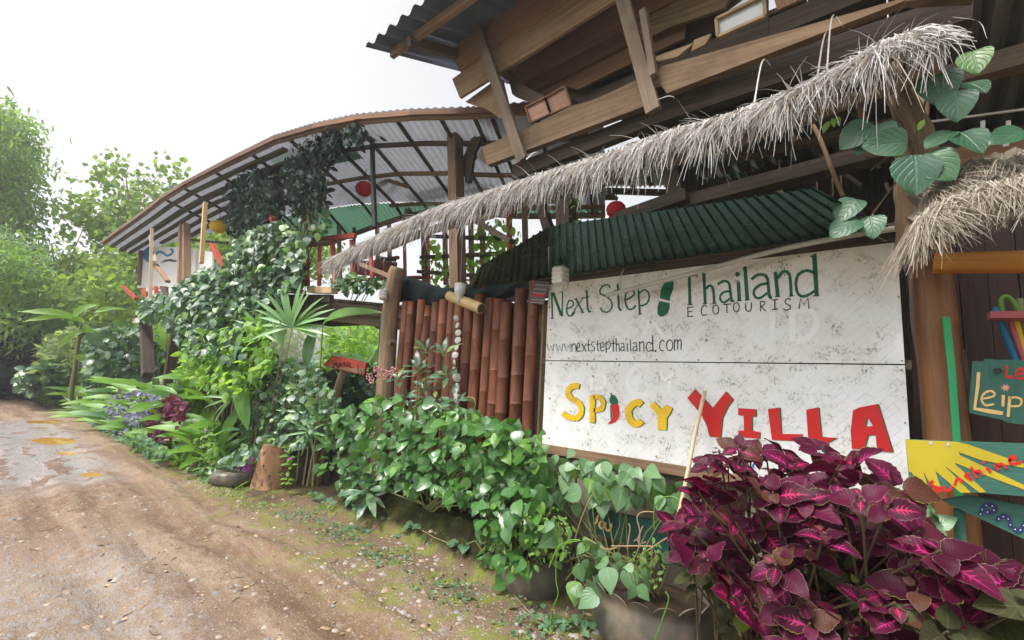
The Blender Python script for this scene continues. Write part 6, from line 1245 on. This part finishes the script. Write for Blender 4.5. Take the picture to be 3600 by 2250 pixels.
# garden between road and deck
t, P = plant('round_leaf_shrub', 'large dull-green round-leaved shrub behind the tree stump', 'shrub', [(860, 1600), (840, 1480), (880, 1340), (950, 1250), (1060, 1270), (1110, 1265), (1140, 1320), (1180, 1370), (1190, 1430), (1110, 1480), (1090, 1560), (1000, 1575), (950, 1550), (900, 1620)], 1500, 'shrub_leaf', (.06, .11), x=(2.65, 3.2), single=300, nrm=(-.6, -.4, .7), tip=(-.4, -.3, -.6), root=(3.0, 6.9, .05), stem=16)
t, P = plant('flower_bush', 'light green bush with tiny purple flowers left of the old tyre', 'shrub', [(615, 1640), (625, 1540), (660, 1480), (740, 1500), (770, 1580), (750, 1650), (690, 1690), (640, 1680)], 900, 'small_leaf', (.04, .085), x=(2.2, 2.6), single=300, root=(2.45, 7.9, .05), stem=10, stemmat='vinestem')
for c in P[::70]: mb = MB(); p0 = Vector(c.tolist()) + Vector((-.05, -.05, .02)); mb.tube([p0, p0 + Vector((0, 0, .02)), p0 + Vector((0, 0, .03))], [.006, .022, .008], 7); mb.build('flower', MT['purple_fl'], t)
t, P = plant('low_shrub', 'low bluish-green leaves spreading around the old tyre', 'shrub', [(620, 1730), (650, 1660), (760, 1620), (870, 1560), (905, 1570), (900, 1620), (780, 1640), (740, 1720), (690, 1740)], 420, 'shrub_leaf', (.06, .11), x=(2.2, 2.65), single=300, root=(2.5, 7.0, .02), stem=8)
t = thing('amaranth', 'drooping purple amaranth tassels growing in the old tyre', 'flowers', PX(870, 1650, z=.1))
for k in range(22):
    a = PX(842 + random.random() * 55, 1588 + random.random() * 16, x=2.52 + random.uniform(-.08, .08)); L = random.uniform(.12, .26); mb = MB(); mb.tube([a, a + Vector((-.02, -.02, -.02)), a + Vector((-.03, -.03, -L * .6)), a + Vector((-.03, -.03, -L))], [.004, .010, .012, .005], 6); mb.build('tassel', MT['purple_fl'], t)
mb = MB(); c = PX(870, 1665, z=.1); mb.tube([c, PX(868, 1590, x=2.52)], .008, 6); mb.build('stem', MT['crimson'] if 'crimson' in MT else MT['brownstem'], t)
t, P = plant('violet_plant', 'violet-blue leaved plants at the road edge in the garden', 'plant', [(325, 1500), (335, 1430), (410, 1385), (480, 1370), (560, 1385), (560, 1430), (500, 1480), (430, 1520), (370, 1530)], 1200, 'violet_leaf', (.06, .12), x=(1.98, 2.5), single=300, nrm=(-.3, -.4, .9), tip=(-.4, -.4, -.2), root=(2.3, 11, .05), stem=8)
t, P = plant('violet_plant', 'small violet leaves behind the ginger by the palm', 'plant', [(690, 1330), (720, 1290), (800, 1300), (850, 1340), (800, 1370), (720, 1370)], 220, 'violet_leaf', (.06, .11), x=(2.6, 2.9), single=220, root=(2.8, 8.3, .1), stem=6)
t, P = plant('crimson_coleus', 'deep crimson coleus clump at the road edge', 'plant', [(515, 1470), (560, 1410), (620, 1385), (655, 1430), (640, 1480), (600, 1545), (560, 1550), (520, 1530)], 1300, 'crimson_leaf', (.05, .09), x=(2.05, 2.4), single=300, nrm=(-.4, -.5, .8), tip=(-.5, -.4, -.3), root=(2.3, 9.3, .05), stem=8)
t, P = plant('low_fern', 'low ferny green leaves below the crimson coleus', 'plant', [(420, 1540), (480, 1500), (560, 1560), (620, 1580), (560, 1620), (460, 1590)], 700, 'creeper_leaf', (.05, .1), x=(1.95, 2.3), single=200, root=(2.2, 9.6, .02), stem=5)
GINGER = [((2.35, 7.75), 14, (.35, .62), .5, 'broad-leaved turmeric clump behind the purple-flowered bush'), ((2.62, 8.1), 10, (.4, .7), .9, 'tall ginger clump left of the palm'), ((2.5, 9.4), 12, (.45, .75), .9, 'ginger clump behind the crimson coleus'), ((2.75, 10.2), 12, (.5, .8), 1.1, 'ginger clump in front of the draped deck'), ((2.4, 11.4), 14, (.45, .8), .7, 'ginger clump behind the violet plants'), ((2.7, 12.3), 12, (.5, .8), .9, 'ginger clump under the far deck beam'), ((2.25, 13.2), 14, (.45, .75), .5, 'bright ginger clump spilling towards the road'), ((2.65, 14.2), 13, (.5, .85), .9, 'ginger clump below the mural board'), ((2.35, 15.6), 14, (.5, .8), .6, 'ginger clump near the grey fence post'), ((2.75, 16.8), 13, (.6, .9), .9, 'ginger clump in front of the brick hut'), ((2.3, 18.2), 13, (.5, .8), .5, 'low ginger clump beside the fence posts'), ((2.0, 20.5), 13, (.5, .9), .8, 'ginger-like plant in front of the dark fence'), ((2.9, 8.9), 9, (.5, .85), 1.4, 'tall arching ginger stems beside the vine mound')]
for (bx, by), n, L, h, lb in GINGER:
    t = thing('ginger_plant', lb, 'plant', (bx, by, gh(bx, by)), 'ginger clumps in the garden bed'); P, T = [], []; mb = MB()
    for k in range(n + 6):
        a = random.uniform(0, 6.28); r = random.uniform(.02, .22); z = random.uniform(.12, 1) * h; p0 = Vector((bx + r * math.cos(a) * (1 + z * .4), by + r * math.sin(a) * (1 + z * .4), gh(bx, by) + z)); P.append(list(p0)); T.append([math.cos(a) * .9 - .25, math.sin(a) * .9 - .1, random.uniform(.35, 1.1)])
        mb.tube([(bx + r * .4 * math.cos(a), by + r * .4 * math.sin(a), gh(bx, by)), p0], [.012, .008], 5)
    P = np.array(P); T = np.array(T); N = np.array([-T[:, 0] * .5 - .25, -T[:, 1] * .5 - .7, np.full(len(T), .75)]).T; B = frames(len(P), N, T); tp, ms, mat = VARS['ginger_leaf']; single_leaves('leaf', ms, P, B, RNG.uniform(*L, len(P)), t); mb.build('stalk', MT['vinestem'], t)
def leaf_between(t, a, b, key, wmul=1.0, nrm=(-.5, -.4, .8), name='leaf'):
    tp, ms, mat = VARS[key]; a, b = Vector(a), Vector(b); d = b - a; B = frames(1, np.array([nrm]), np.array([list(d)]))[0]; M = Matrix.Translation(a) @ Matrix(B.tolist()).to_4x4() @ Matrix.Diagonal((d.length * wmul, d.length, d.length, 1)); put(name, random.choice(ms), t, M)
t = thing('tall_ginger', 'tall ginger with long narrow leaves arching over the flower bush', 'plant', (2.6, 8.0, .05))
for a, b in (((770, 1330), (590, 1165)), ((760, 1270), (850, 1235)), ((790, 1290), (740, 1200)), ((800, 1310), (700, 1260)), ((815, 1340), (800, 1250)), ((840, 1330), (850, 1460)), ((700, 1400), (560, 1330)), ((640, 1370), (480, 1350)), ((850, 1190), (660, 1110)), ((720, 1560), (660, 1500)), ((740, 1580), (640, 1440)), ((760, 1590), (700, 1380)), ((780, 1590), (800, 1400)), ((750, 1600), (640, 1540)), ((800, 1560), (755, 1610))):
    leaf_between(t, PX(*a, x=2.55), PX(*b, x=2.42), 'ginger_leaf', 1.0)
for u, v in ((770, 1330), (800, 1310), (700, 1400), (760, 1590)): mb = MB(); a = PX(u, v, x=2.56); mb.tube([(2.62, a.y + .1, .02), a], [.014, .008], 6); mb.build('stalk', MT['vinestem'], t)
# strappy grassy clumps along the bed's edge
for (bx, by), n, L, lb in (((2.28, 8.45), 26, .55, 'strappy grass clump in front of the turmeric leaves'), ((2.15, 10.2), 26, .5, 'strappy grass clump between the crimson and violet plants'), ((2.18, 12.6), 24, .6, 'strappy grass clump left of the violet plants'), ((2.55, 7.35), 26, .55, 'strappy grass clump between the purple-flowered bush and the stump'), ((2.2, 14.6), 24, .6, 'strappy grass clump in front of the far ginger'), ((2.9, 6.75), 22, .5, 'strappy grass clump at the foot of the fan palm'), ((2.1, 16.8), 24, .65, 'strappy grass clump before the fence posts')):
    t = thing('strap_plant', lb, 'plant', (bx, by, gh(bx, by)), 'strappy grass clumps'); tp, ms, mat = VARS['strap_leaf']; P = np.tile(np.array([[bx, by, gh(bx, by)]]), (n, 1)) + RNG.normal(size=(n, 3)) * np.array([.04, .04, .005]); T = RNG.normal(size=(n, 3)) * np.array([.55, .55, .1]) + np.array([-.1, -.1, .95]); N = np.stack([-T[:, 0] - .4, -T[:, 1] - .5, np.full(n, .4)], 1); single_leaves('leaf', ms, P, frames(n, N, T), RNG.uniform(L * .7, L * 1.15, n), t)
# fan palms
def fan(t, u, v, x, R, n, a0, a1, base, tilt=.25, w_=1.0):
    c = PX(u, v, x=x); P, B, SZ = [], [], []; tp, ms, mat = VARS['palm_leaflet']; rt = Vector((.55, -.83, 0)); fw = Vector((-.83, -.55, 0))
    for k in range(n):
        a = math.radians(lerp(a0, a1, k / (n - 1)) + random.uniform(-3, 3)); d = rt * math.cos(a) + Vector((0, 0, 1)) * math.sin(a) + fw * random.uniform(.0, tilt); d.normalize(); P.append(list(c)); B.append(frames(1, np.array([list(fw + Vector((0, 0, .7)))]), np.array([list(d)]))[0] * np.array([w_, 1, 1])); SZ.append(R * random.uniform(.85, 1.05))
    single_leaves('leaflet', ms, np.array(P), np.array(B), np.array(SZ), t); mb = MB(); b = Vector(base); mb.tube([b, b.lerp(c, .5) + Vector((.02, .03, .03)), c], [.012, .010, .006], 7); mb.build('stem', MT['stick'], t)
t = thing('fan_palm', 'fan palm with stiff spreading leaflets in front of the deck ledge', 'palm', (2.8, 7.0, .05))
fan(t, 1028, 1150, 2.72, .62, 19, -15, 195, (2.85, 7.0, .05), .45, 1.15); fan(t, 935, 1170, 2.70, .55, 14, 10, 215, (2.85, 7.3, .05), .5, 1.1); fan(t, 905, 1205, 2.68, .5, 12, 120, 290, (2.85, 7.4, .05), .5, 1.1); fan(t, 995, 1215, 2.66, .38, 5, 85, 150, (2.8, 6.9, .05), .3, 1.4)
t = thing('fan_palm', 'small fan palm beside the dark roots right of the stump', 'palm', (3.0, 6.2, .05))
fan(t, 1060, 1450, 2.85, .34, 9, -20, 200, (3.05, 6.3, .05), .5, 1.2); fan(t, 1090, 1520, 2.8, .32, 10, 0, 330, (3.0, 6.0, .05), .6, 1.2); fan(t, 1120, 1480, 2.85, .34, 8, 20, 180, (3.0, 5.9, .05), .5, 1.2)
t = thing('fan_palm', 'pale fan palm leaves low in the garden beside the ginger', 'palm', (2.7, 8.2, .05)); fan(t, 820, 1400, 2.5, .5, 12, 20, 230, (2.7, 8.0, .05), .5, 1.1)
t = thing('broad_leaf', 'single long pale leaf arching up in front of the deck beam', 'plant', (2.9, 6.4, .1)); leaf_between(t, PX(1135, 1140, x=2.85), PX(1245, 1030, x=2.8), 'ginger_leaf', .8, (-.3, -.8, .5)); mb = MB(); a = PX(1135, 1140, x=2.85); mb.tube([(2.95, a.y, .1), a], [.015, .008], 6); mb.build('stalk', MT['vinestem'], t)
leaf_between(t, PX(1078, 1290, x=2.88), PX(1090, 1130, x=2.85), 'ginger_leaf', 1.0, (-.6, -.6, .2))
# little weed by the stump
t = thing('small_weed', 'young bright green weed with a magenta flower beside the stump', 'plant', PX(1015, 1700, z=0)); 
for u, v, n in ((1012, 1570, 5), (1015, 1600, 5), (1020, 1630, 5), (1010, 1680, 8)): rosette(t, PX(u, v, x=2.72), n, (.06, .12), 'light_leaf', .3, (-.3, -.3, 1))
mb = MB(); mb.tube([PX(1018, 1712, x=2.75), PX(1012, 1570, x=2.72)], .005, 5); mb.build('stem', MT['vinestem'], t); mb = MB(); a = PX(1021, 1617, x=2.66); mb.tube([a, a + Vector((-.01, -.01, .02)), a + Vector((-.01, -.01, .03))], [.006, .022, .01], 7); mb.build('flower', MT['purple_fl'], t)
# ------------------------------------------------------------------ coleus
t = thing('coleus_bush', 'big purple coleus bush with hot-pink veined leaves in the lower right corner', 'plant', (2.62, .45, .02))
poly = [(2345, 1930), (2400, 1780), (2450, 1650), (2530, 1570), (2700, 1560), (2900, 1590), (3000, 1600), (3160, 1700), (3220, 1820), (3330, 1900), (3480, 2000), (3640, 2080), (3640, 2330), (2620, 2330), (2540, 2230), (2480, 2080), (2400, 2020)]
C = volume(poly, 150, x=(2.10, 2.8)); keep = []
for c in C:
    if all(np.linalg.norm(c - q) > .07 for q in keep): keep.append(c)
extra = [PX(u, v, x=xx) for u, v, xx in ((2440, 1800, 2.45), (2470, 1870, 2.42), (2430, 1900, 2.42), (2490, 2000, 2.4), (2560, 1640, 2.5), (2640, 1590, 2.52), (2760, 1600, 2.5), (2880, 1590, 2.52), (3000, 1640, 2.5), (3080, 1700, 2.45), (2420, 2010, 2.4), (2700, 1720, 2.3), (2850, 1920, 2.2), (3200, 1900, 2.2), (2960, 1760, 2.3), (3120, 1780, 2.3))]
for e in extra: keep.append(np.array(list(e)))
mbst = MB(); tp, ms, mat = VARS['coleus_leaf']; nl = 0; rest = []
keep.sort(key=lambda c: np.linalg.norm(c - np.array([0, 0, 1.5])))
for c in keep:
    c = Vector(c.tolist()); out_ = Vector((-.48 + random.gauss(0, .34), -.15 + random.gauss(0, .34), .70 + random.gauss(0, .22))).normalized(); big = random.uniform(.6, 1.2); sz = []
    n = random.choice((4, 5, 6, 7)); sizes = [(.042 + .026 * min(k, 3) + random.uniform(-.01, .015)) * big for k in range(n)]
    uu, vv = _pv(c)
    if vv > 1980 and random.random() < .25: rosette(t, c, n, None, 'withered_leaf', .25, out_, sizes=sizes, name='old_leaf')
    elif nl + n <= 300: rosette(t, c, n, None, 'coleus_leaf', .25, out_, sizes=sizes); nl += n
    else: rest.append((c, out_, n, sizes))
    b = Vector((2.62 + random.uniform(-.15, .15), .45 + random.uniform(-.4, .4), .02)); mbst.tube([b, b.lerp(c, .6) + Vector((.03, .02, .05)), c], [.007, .006, .004], 5)
mbst.build('stems', MT['brownstem'], t)
P, B, SZ = [], [], []
for c, ax, n, sizes in rest:
    e = ax.orthogonal().normalized(); f = ax.cross(e)
    for k in range(n):
        a = k * 2.4 + random.uniform(-.3, .3); d = (e * math.cos(a) + f * math.sin(a) + ax * random.uniform(.05, .45)).normalized(); nr = (ax - d * ax.dot(d)).normalized(); P.append(list(c + d * .012)); B.append(frames(1, np.array([list(nr)]), np.array([list(d)]))[0]); SZ.append(sizes[k])
if P: tag(joined('leaves', tp, mat, np.array(P), np.array(B), np.array(SZ), t), kind='stuff')
t2_, P = plant('withered_undergrowth', 'dull withered leaves under the purple coleus bush', 'plant', [(2500, 2050), (2700, 1850), (3000, 1950), (3300, 2050), (3500, 2150), (3500, 2300), (2560, 2300)], 260, 'withered_leaf', (.05, .1), x=(2.4, 2.85), single=260, root=(2.7, .3, .02), stem=10)
t2_, P = plant('dark_undergrowth', 'dark green leaves between the coleus and the direction boards', 'plant', [(3180, 1750), (3250, 1730), (3330, 1790), (3300, 1850), (3200, 1840)], 10, 'bean_leaf', (.07, .12), x=(2.97, 3.05), single=14, root=(2.95, -.35, .02), stem=5)
# ------------------------------------------------------------------ broad-leaved creeper at the top right
t = thing('big_leaf_vine', 'creeper with very large green leaves hanging in front of the forked trunk', 'vine', (3.0, -.1, 2.2))
for (u, v, du, dv, L, nx) in ((3190, 500, -150, 10, .17, 2.75), (3215, 545, 10, 150, .20, 2.72), (3245, 545, 130, 90, .18, 2.74), (3060, 430, -130, 110, .17, 2.78), (3075, 440, 60, 90, .15, 2.76), (3055, 455, -60, 120, .14, 2.8), (3290, 250, 20, 105, .19, 2.8), (3360, 320, 10, 110, .155, 2.76), (3345, 460, -75, 45, .13, 2.78), (3375, 465, 80, 60, .15, 2.76), (3010, 700, -50, 60, .15, 2.82), (3060, 760, 10, 60, .13, 2.8), (3010, 770, -60, 40, .15, 2.78), (3600, 460, -70, 25, .14, 2.75), (3240, 240, -90, 60, .16, 2.85), (3400, 290, 60, 20, .12, 2.85), (3420, 180, 20, 80, .14, 2.9)):
    a = PX(u, v, x=nx); b = PX(u + du, v + dv, x=nx - .05); d = (b - a).normalized(); B = frames(1, np.array([[-.85, -.15, .45]]) + RNG.normal(size=(1, 3)) * .2, np.array([list(d)]))[0]; put('leaf', random.choice(VARS['big_vine_leaf'][1]), t, Matrix.Translation(a) @ Matrix(B.tolist()).to_4x4() @ Matrix.Scale(L * 1.05, 4))
for (u, v, L) in ((2925, 415, .04), (2945, 408, .04), (2915, 425, .05), (3140, 540, .05), (3160, 535, .04), (3250, 420, .04)): a = PX(u, v, x=2.75); B = frames(1, np.array([[-.8, -.2, .5]]), np.array([[0, random.uniform(-.6, .6), -.6]]))[0]; put('young_leaf', random.choice(VARS['light_leaf'][1]), t, Matrix.Translation(a) @ Matrix(B.tolist()).to_4x4() @ Matrix.Scale(L * 1.3, 4))
for pts in ([(3200, 540), (3235, 430), (3260, 330), (3290, 240), (3300, 160)], [(3065, 440), (2960, 370), (2930, 300)], [(3210, 545), (3150, 640), (3060, 760), (3000, 820)], [(3360, 420), (3365, 320), (3330, 240)], [(3050, 770), (3085, 830), (3120, 850)], [(3060, 600), (3110, 560), (3190, 500)]): mb = MB(); mb.tube(smooth_pts([tuple(PX(u, v, x=2.85)) for u, v in pts], 5), .004, 5); mb.build('stem', MT['brownstem'], t)
# ------------------------------------------------------------------ trees and shrubs behind
def crown_tree(name, label, poly, y, clumps, per, sig, key, size, trunk_px=None, base=None, trad=.12, group='trees behind the road and the houses', limbs=10, tip=(0, 0, -.5), nrm=(-.2, -.6, .6)):
    C = volume(poly, clumps, y=y); P = np.repeat(C, per, 0) + RNG.normal(size=(clumps * per, 3)) * sig * np.array([1, 1, .8]); c = C.mean(0); b = Vector(base) if base else Vector((c[0], c[1], 0)); t = thing(name, label, 'tree', b, group)
    N = len(P); tp, ms, mat = VARS[key]; tag(joined('crown', tp, mat, P, frames(N, rdir(N, nrm, .7), rdir(N, tip, .7)), RNG.uniform(*size, N), t), kind='stuff')
    top = Vector((c[0], c[1], C[:, 2].max() * .92)); mb = MB(); mid = b.lerp(top, .5) + Vector((.2, 0, 0)); mb.tube([b, b.lerp(mid, .5), mid, mid.lerp(top, .6), top], [trad, trad * .85, trad * .7, trad * .45, trad * .15], 9); mb.build('trunk', MT['stick'], t)
    mb = MB()
    for i in RNG.choice(len(C), min(limbs, len(C)), replace=False): e = Vector(C[i].tolist()); s0 = b.lerp(top, min(.9, max(.2, (e.z / max(top.z, .1)) * .75))); mb.tube([s0, s0.lerp(e, .5) + Vector((0, 0, .15)), e], [trad * .35, trad * .2, trad * .06], 6)
    mb.build('limbs', MT['stick'], t); return t
crown_tree('tall_tree', 'tall feathery tree rising at the left edge of the photo', [(-80, 330), (10, 330), (60, 400), (115, 480), (130, 560), (150, 640), (110, 700), (150, 760), (100, 840), (60, 900), (-80, 900)], (26, 30), 60, 120, .42, 'bamboo_leaf', (.20, .36), trad=.2)
crown_tree('bamboo_clump', 'dense yellow-green bamboo thicket at the far left bend', [(-80, 840), (60, 860), (140, 900), (210, 910), (275, 960), (285, 1040), (260, 1120), (200, 1180), (60, 1220), (-80, 1220)], (22, 28), 95, 110, .42, 'bamboo_leaf', (.16, .32), trad=.12)
crown_tree('dark_bamboo', 'bamboo at the road bend on the left, its shade put into dark leaf colour', [(-80, 1150), (60, 1140), (160, 1160), (150, 1260), (90, 1340), (-80, 1350)], (23, 29), 50, 90, .5, 'dark_vine_leaf', (.2, .4), trad=.1)  # shade painted in through the near-black leaf material
crown_tree('bamboo_clump', 'light bamboo sprays between the thicket and the leafy tree', [(190, 1000), (280, 900), (340, 900), (380, 1000), (390, 1130), (300, 1190), (200, 1180)], (26, 34), 45, 70, .5, 'far_leaf', (.25, .45), trad=.08)
bc = thing('bamboo_culms', 'slender bamboo culms rising at the left above the road bend', 'bamboo', (1.6, 25, 0), 'trees behind the road and the houses')
for k in range(16):
    b = Vector((random.uniform(.9, 3.0), random.uniform(24, 27), 0)); h = random.uniform(4.5, 6.5); mb = MB(); l = random.uniform(-.03, .06); mb.tube([b + Vector((l * z * z * .25, 0, z)) for z in np.linspace(0, h, 8)], [.05 - .005 * i for i in range(8)], 7); mb.build('culm', LF['bambooleaf'] if k % 2 else MT['vinestem'], bc)
crown_tree('leafy_tree', 'open broad-leaved tree behind the far tip of the tin roof', [(345, 590), (400, 560), (470, 550), (560, 580), (620, 565), (640, 620), (600, 700), (540, 760), (470, 820), (400, 900), (330, 850), (260, 820), (180, 730), (250, 700), (330, 720)], (25, 29), 58, 22, .32, 'tree_leaf', (.18, .32), trad=.10, base=(5.4, 27, 0), limbs=40)
crown_tree('leafy_tree', 'lower leafy branches of trees beneath the tin roof tip', [(290, 930), (360, 900), (480, 840), (620, 800), (760, 790), (760, 880), (490, 920), (480, 1000), (470, 1120), (400, 1160), (330, 1100)], (20, 26), 75, 40, .42, 'tree_leaf', (.14, .25), trad=.12, limbs=30)
crown_tree('leafy_tree', 'sunlit trees seen behind the deck house posts', [(680, 800), (900, 760), (1050, 830), (1160, 830), (1160, 950), (1000, 980), (700, 900)], (17, 22), 110, 50, .45, 'tree_leaf', (.12, .22), trad=.12, limbs=20)
for k in range(13):
    yy = 55 + 6 * (k % 3); xx = -6 + k * 4.2; C = np.array([[xx + random.gauss(0, 1.6), yy + random.gauss(0, 1.5), abs(random.gauss(3.6, 2.2))] for _ in range(60)]); P = np.repeat(C, 45, 0) + RNG.normal(size=(2700, 3)) * .8
    lb = ['pale hazy distant tree behind the bamboo at the far left', 'pale distant tree left of the leafy tree', 'pale distant tree under the leafy tree', 'hazy tree behind the brick hut', 'hazy tree behind the mural board', 'hazy tree behind the far deck posts', 'hazy tree far behind the yellow lantern', 'hazy tree far behind the vine mound', 'hazy tree far behind the red railing', 'hazy tree far behind the palm passage', 'hazy tree far behind the bamboo poles', 'hazy tree far behind the back railing', 'hazy tree far behind the awning gap'][k]
    t = thing('distant_tree', lb, 'tree', (xx, yy, 0), 'distant trees'); tp, ms, mat = VARS['far_leaf']; N = len(P); tag(joined('crown', tp, mat, P, frames(N, rdir(N, (0, -.6, .6), .7), rdir(N, (0, 0, -.5), .7)), RNG.uniform(.4, .8, N), t), kind='stuff'); mb = MB(); mb.tube([(xx, yy, 0), (xx, yy, 5)], [.25, .1], 7); mb.build('trunk', MT['stick'], t)
# garden beyond
for nm, lb, poly, yr, n, key, sz in (('garden_shrub', 'mixed green shrubs in the garden below the mural board', [(300, 1180), (420, 1130), (500, 1150), (640, 1180), (660, 1300), (560, 1340), (300, 1350)], (15, 19), 2200, 'shrub_leaf', (.12, .24)), ('garden_shrub', 'pale undergrowth between the banana plant and the fence posts', [(150, 1200), (260, 1150), (330, 1150), (330, 1330), (220, 1340), (120, 1340)], (19, 23), 1600, 'far_leaf', (.15, .3)), ('garden_shrub', 'dark low bush in front of the far fence', [(60, 1360), (80, 1300), (180, 1270), (240, 1310), (240, 1370), (150, 1380)], (19, 22), 900, 'shrub_leaf', (.14, .28)), ('garden_shrub', 'bright sunlit greenery through the passage left of the bamboo wall', [(1130, 1110), (1340, 1110), (1340, 1330), (1180, 1420), (1130, 1300)], (12, 16), 1500, 'light_leaf', (.14, .3)), ('garden_shrub', 'green plants beyond the passage floor', [(1140, 1300), (1340, 1290), (1330, 1460), (1180, 1460)], (8, 10), 500, 'shrub_leaf', (.1, .2)), ('garden_shrub', 'bright leaves under the far deck beam', [(520, 1140), (680, 1110), (720, 1180), (680, 1260), (540, 1280)], (15, 18), 900, 'light_leaf', (.14, .3))):
    P = volume(poly, n, y=yr); c = P.mean(0); t = thing(nm, lb, 'shrub', (c[0], c[1], 0)); foliage(t, key, P, (-.3, -.6, .7), (-.2, -.3, -.4), sz, 60, .6, .7); stems(P, (c[0], c[1], 0), 'stem', MT['brownstem'], t, .015, 8)
t = thing('banana_plant', 'banana plant with bright yellow-green leaves above the fence posts', 'plant', PX(285, 1330, y=17.5))
for a, b, w_ in (((295, 1135), (140, 1052), .55), ((270, 1128), (132, 1085), .5), ((255, 1115), (325, 1062), 1.0), ((290, 1140), (360, 1200), .6), ((330, 1100), (430, 1070), .7), ((400, 1210), (330, 1150), .6), ((420, 1230), (470, 1170), .7), ((310, 1160), (200, 1200), .6), ((395, 1330), (410, 1200), .7)): leaf_between(t, PX(*a, y=17.5), PX(*b, y=17.2), 'banana_leaf', w_, (-.2, -.7, .7))
for u, v in ((285, 1140), (400, 1210)): mb = MB(); a = PX(u, v, y=17.5); mb.tube([(a.x + .1, a.y + .2, 0), a], [.07, .035], 9); mb.build('stalk', MT['vinestem'], t)
t = thing('banana_plant', 'banana leaves lit from behind under the far deck', 'plant', PX(600, 1300, y=15))
for a, b, w_ in (((600, 1250), (580, 1130), .8), ((600, 1250), (650, 1150), .6), ((590, 1240), (540, 1160), .6)): leaf_between(t, PX(*a, y=14.5), PX(*b, y=14.4), 'banana_leaf', w_, (-.2, -.7, .7))
t = thing('white_palm', 'sunlit palm fronds through the passage beside the green pole', 'palm', PX(1290, 1330, y=10.5))
for k in range(16): a = PX(1290 + random.randint(-20, 20), 1290, y=10.5); b = a + Vector((random.uniform(-.9, .5), random.uniform(-.3, .3), random.uniform(-.1, .8))); leaf_between(t, a, b, 'palm_leaflet', 1.6, (-.2, -.7, .7))
of = thing('orange_flowers', 'scattered small orange flowers in the ginger bed', 'flowers', (2.5, 13, .1))
for u, v in ((268, 1335), (300, 1332), (372, 1336), (718, 1325)): a = PX(u, v, x=2.3 if u < 600 else 2.6); mb = MB(); mb.tube([a, a + Vector((0, 0, .04)), a + Vector((0, 0, .08))], [.015, .045, .015], 8); mb.build('flower', MT['orange_fl'], of)
# ------------------------------------------------------------------ humid air
mb = MB(); lo, hi = Vector((-60, -25, -1.2)), Vector((75, 95, 24)); c = [(x, y, z) for z in (lo.z, hi.z) for (x, y) in ((lo.x, lo.y), (hi.x, lo.y), (hi.x, hi.y), (lo.x, hi.y))]; mb.v = c
for f in ((3, 2, 1, 0), (4, 5, 6, 7), (0, 1, 5, 4), (1, 2, 6, 5), (2, 3, 7, 6), (3, 0, 4, 7)): mb.face(f)
hm = bpy.data.materials.new('air'); hm.use_nodes = True; hn = hm.node_tree; hn.nodes.clear(); ho = hn.nodes.new('ShaderNodeOutputMaterial'); pv_ = hn.nodes.new('ShaderNodeVolumePrincipled')
pv_.inputs['Color'].default_value = (.93, .96, 1, 1); pv_.inputs['Density'].default_value = .0026; pv_.inputs['Anisotropy'].default_value = .3; hn.links.new(pv_.outputs[0], ho.inputs['Volume'])
tag(mb.build('haze', hm), 'thin pale humid air between the road and the far trees', 'haze', kind='stuff')
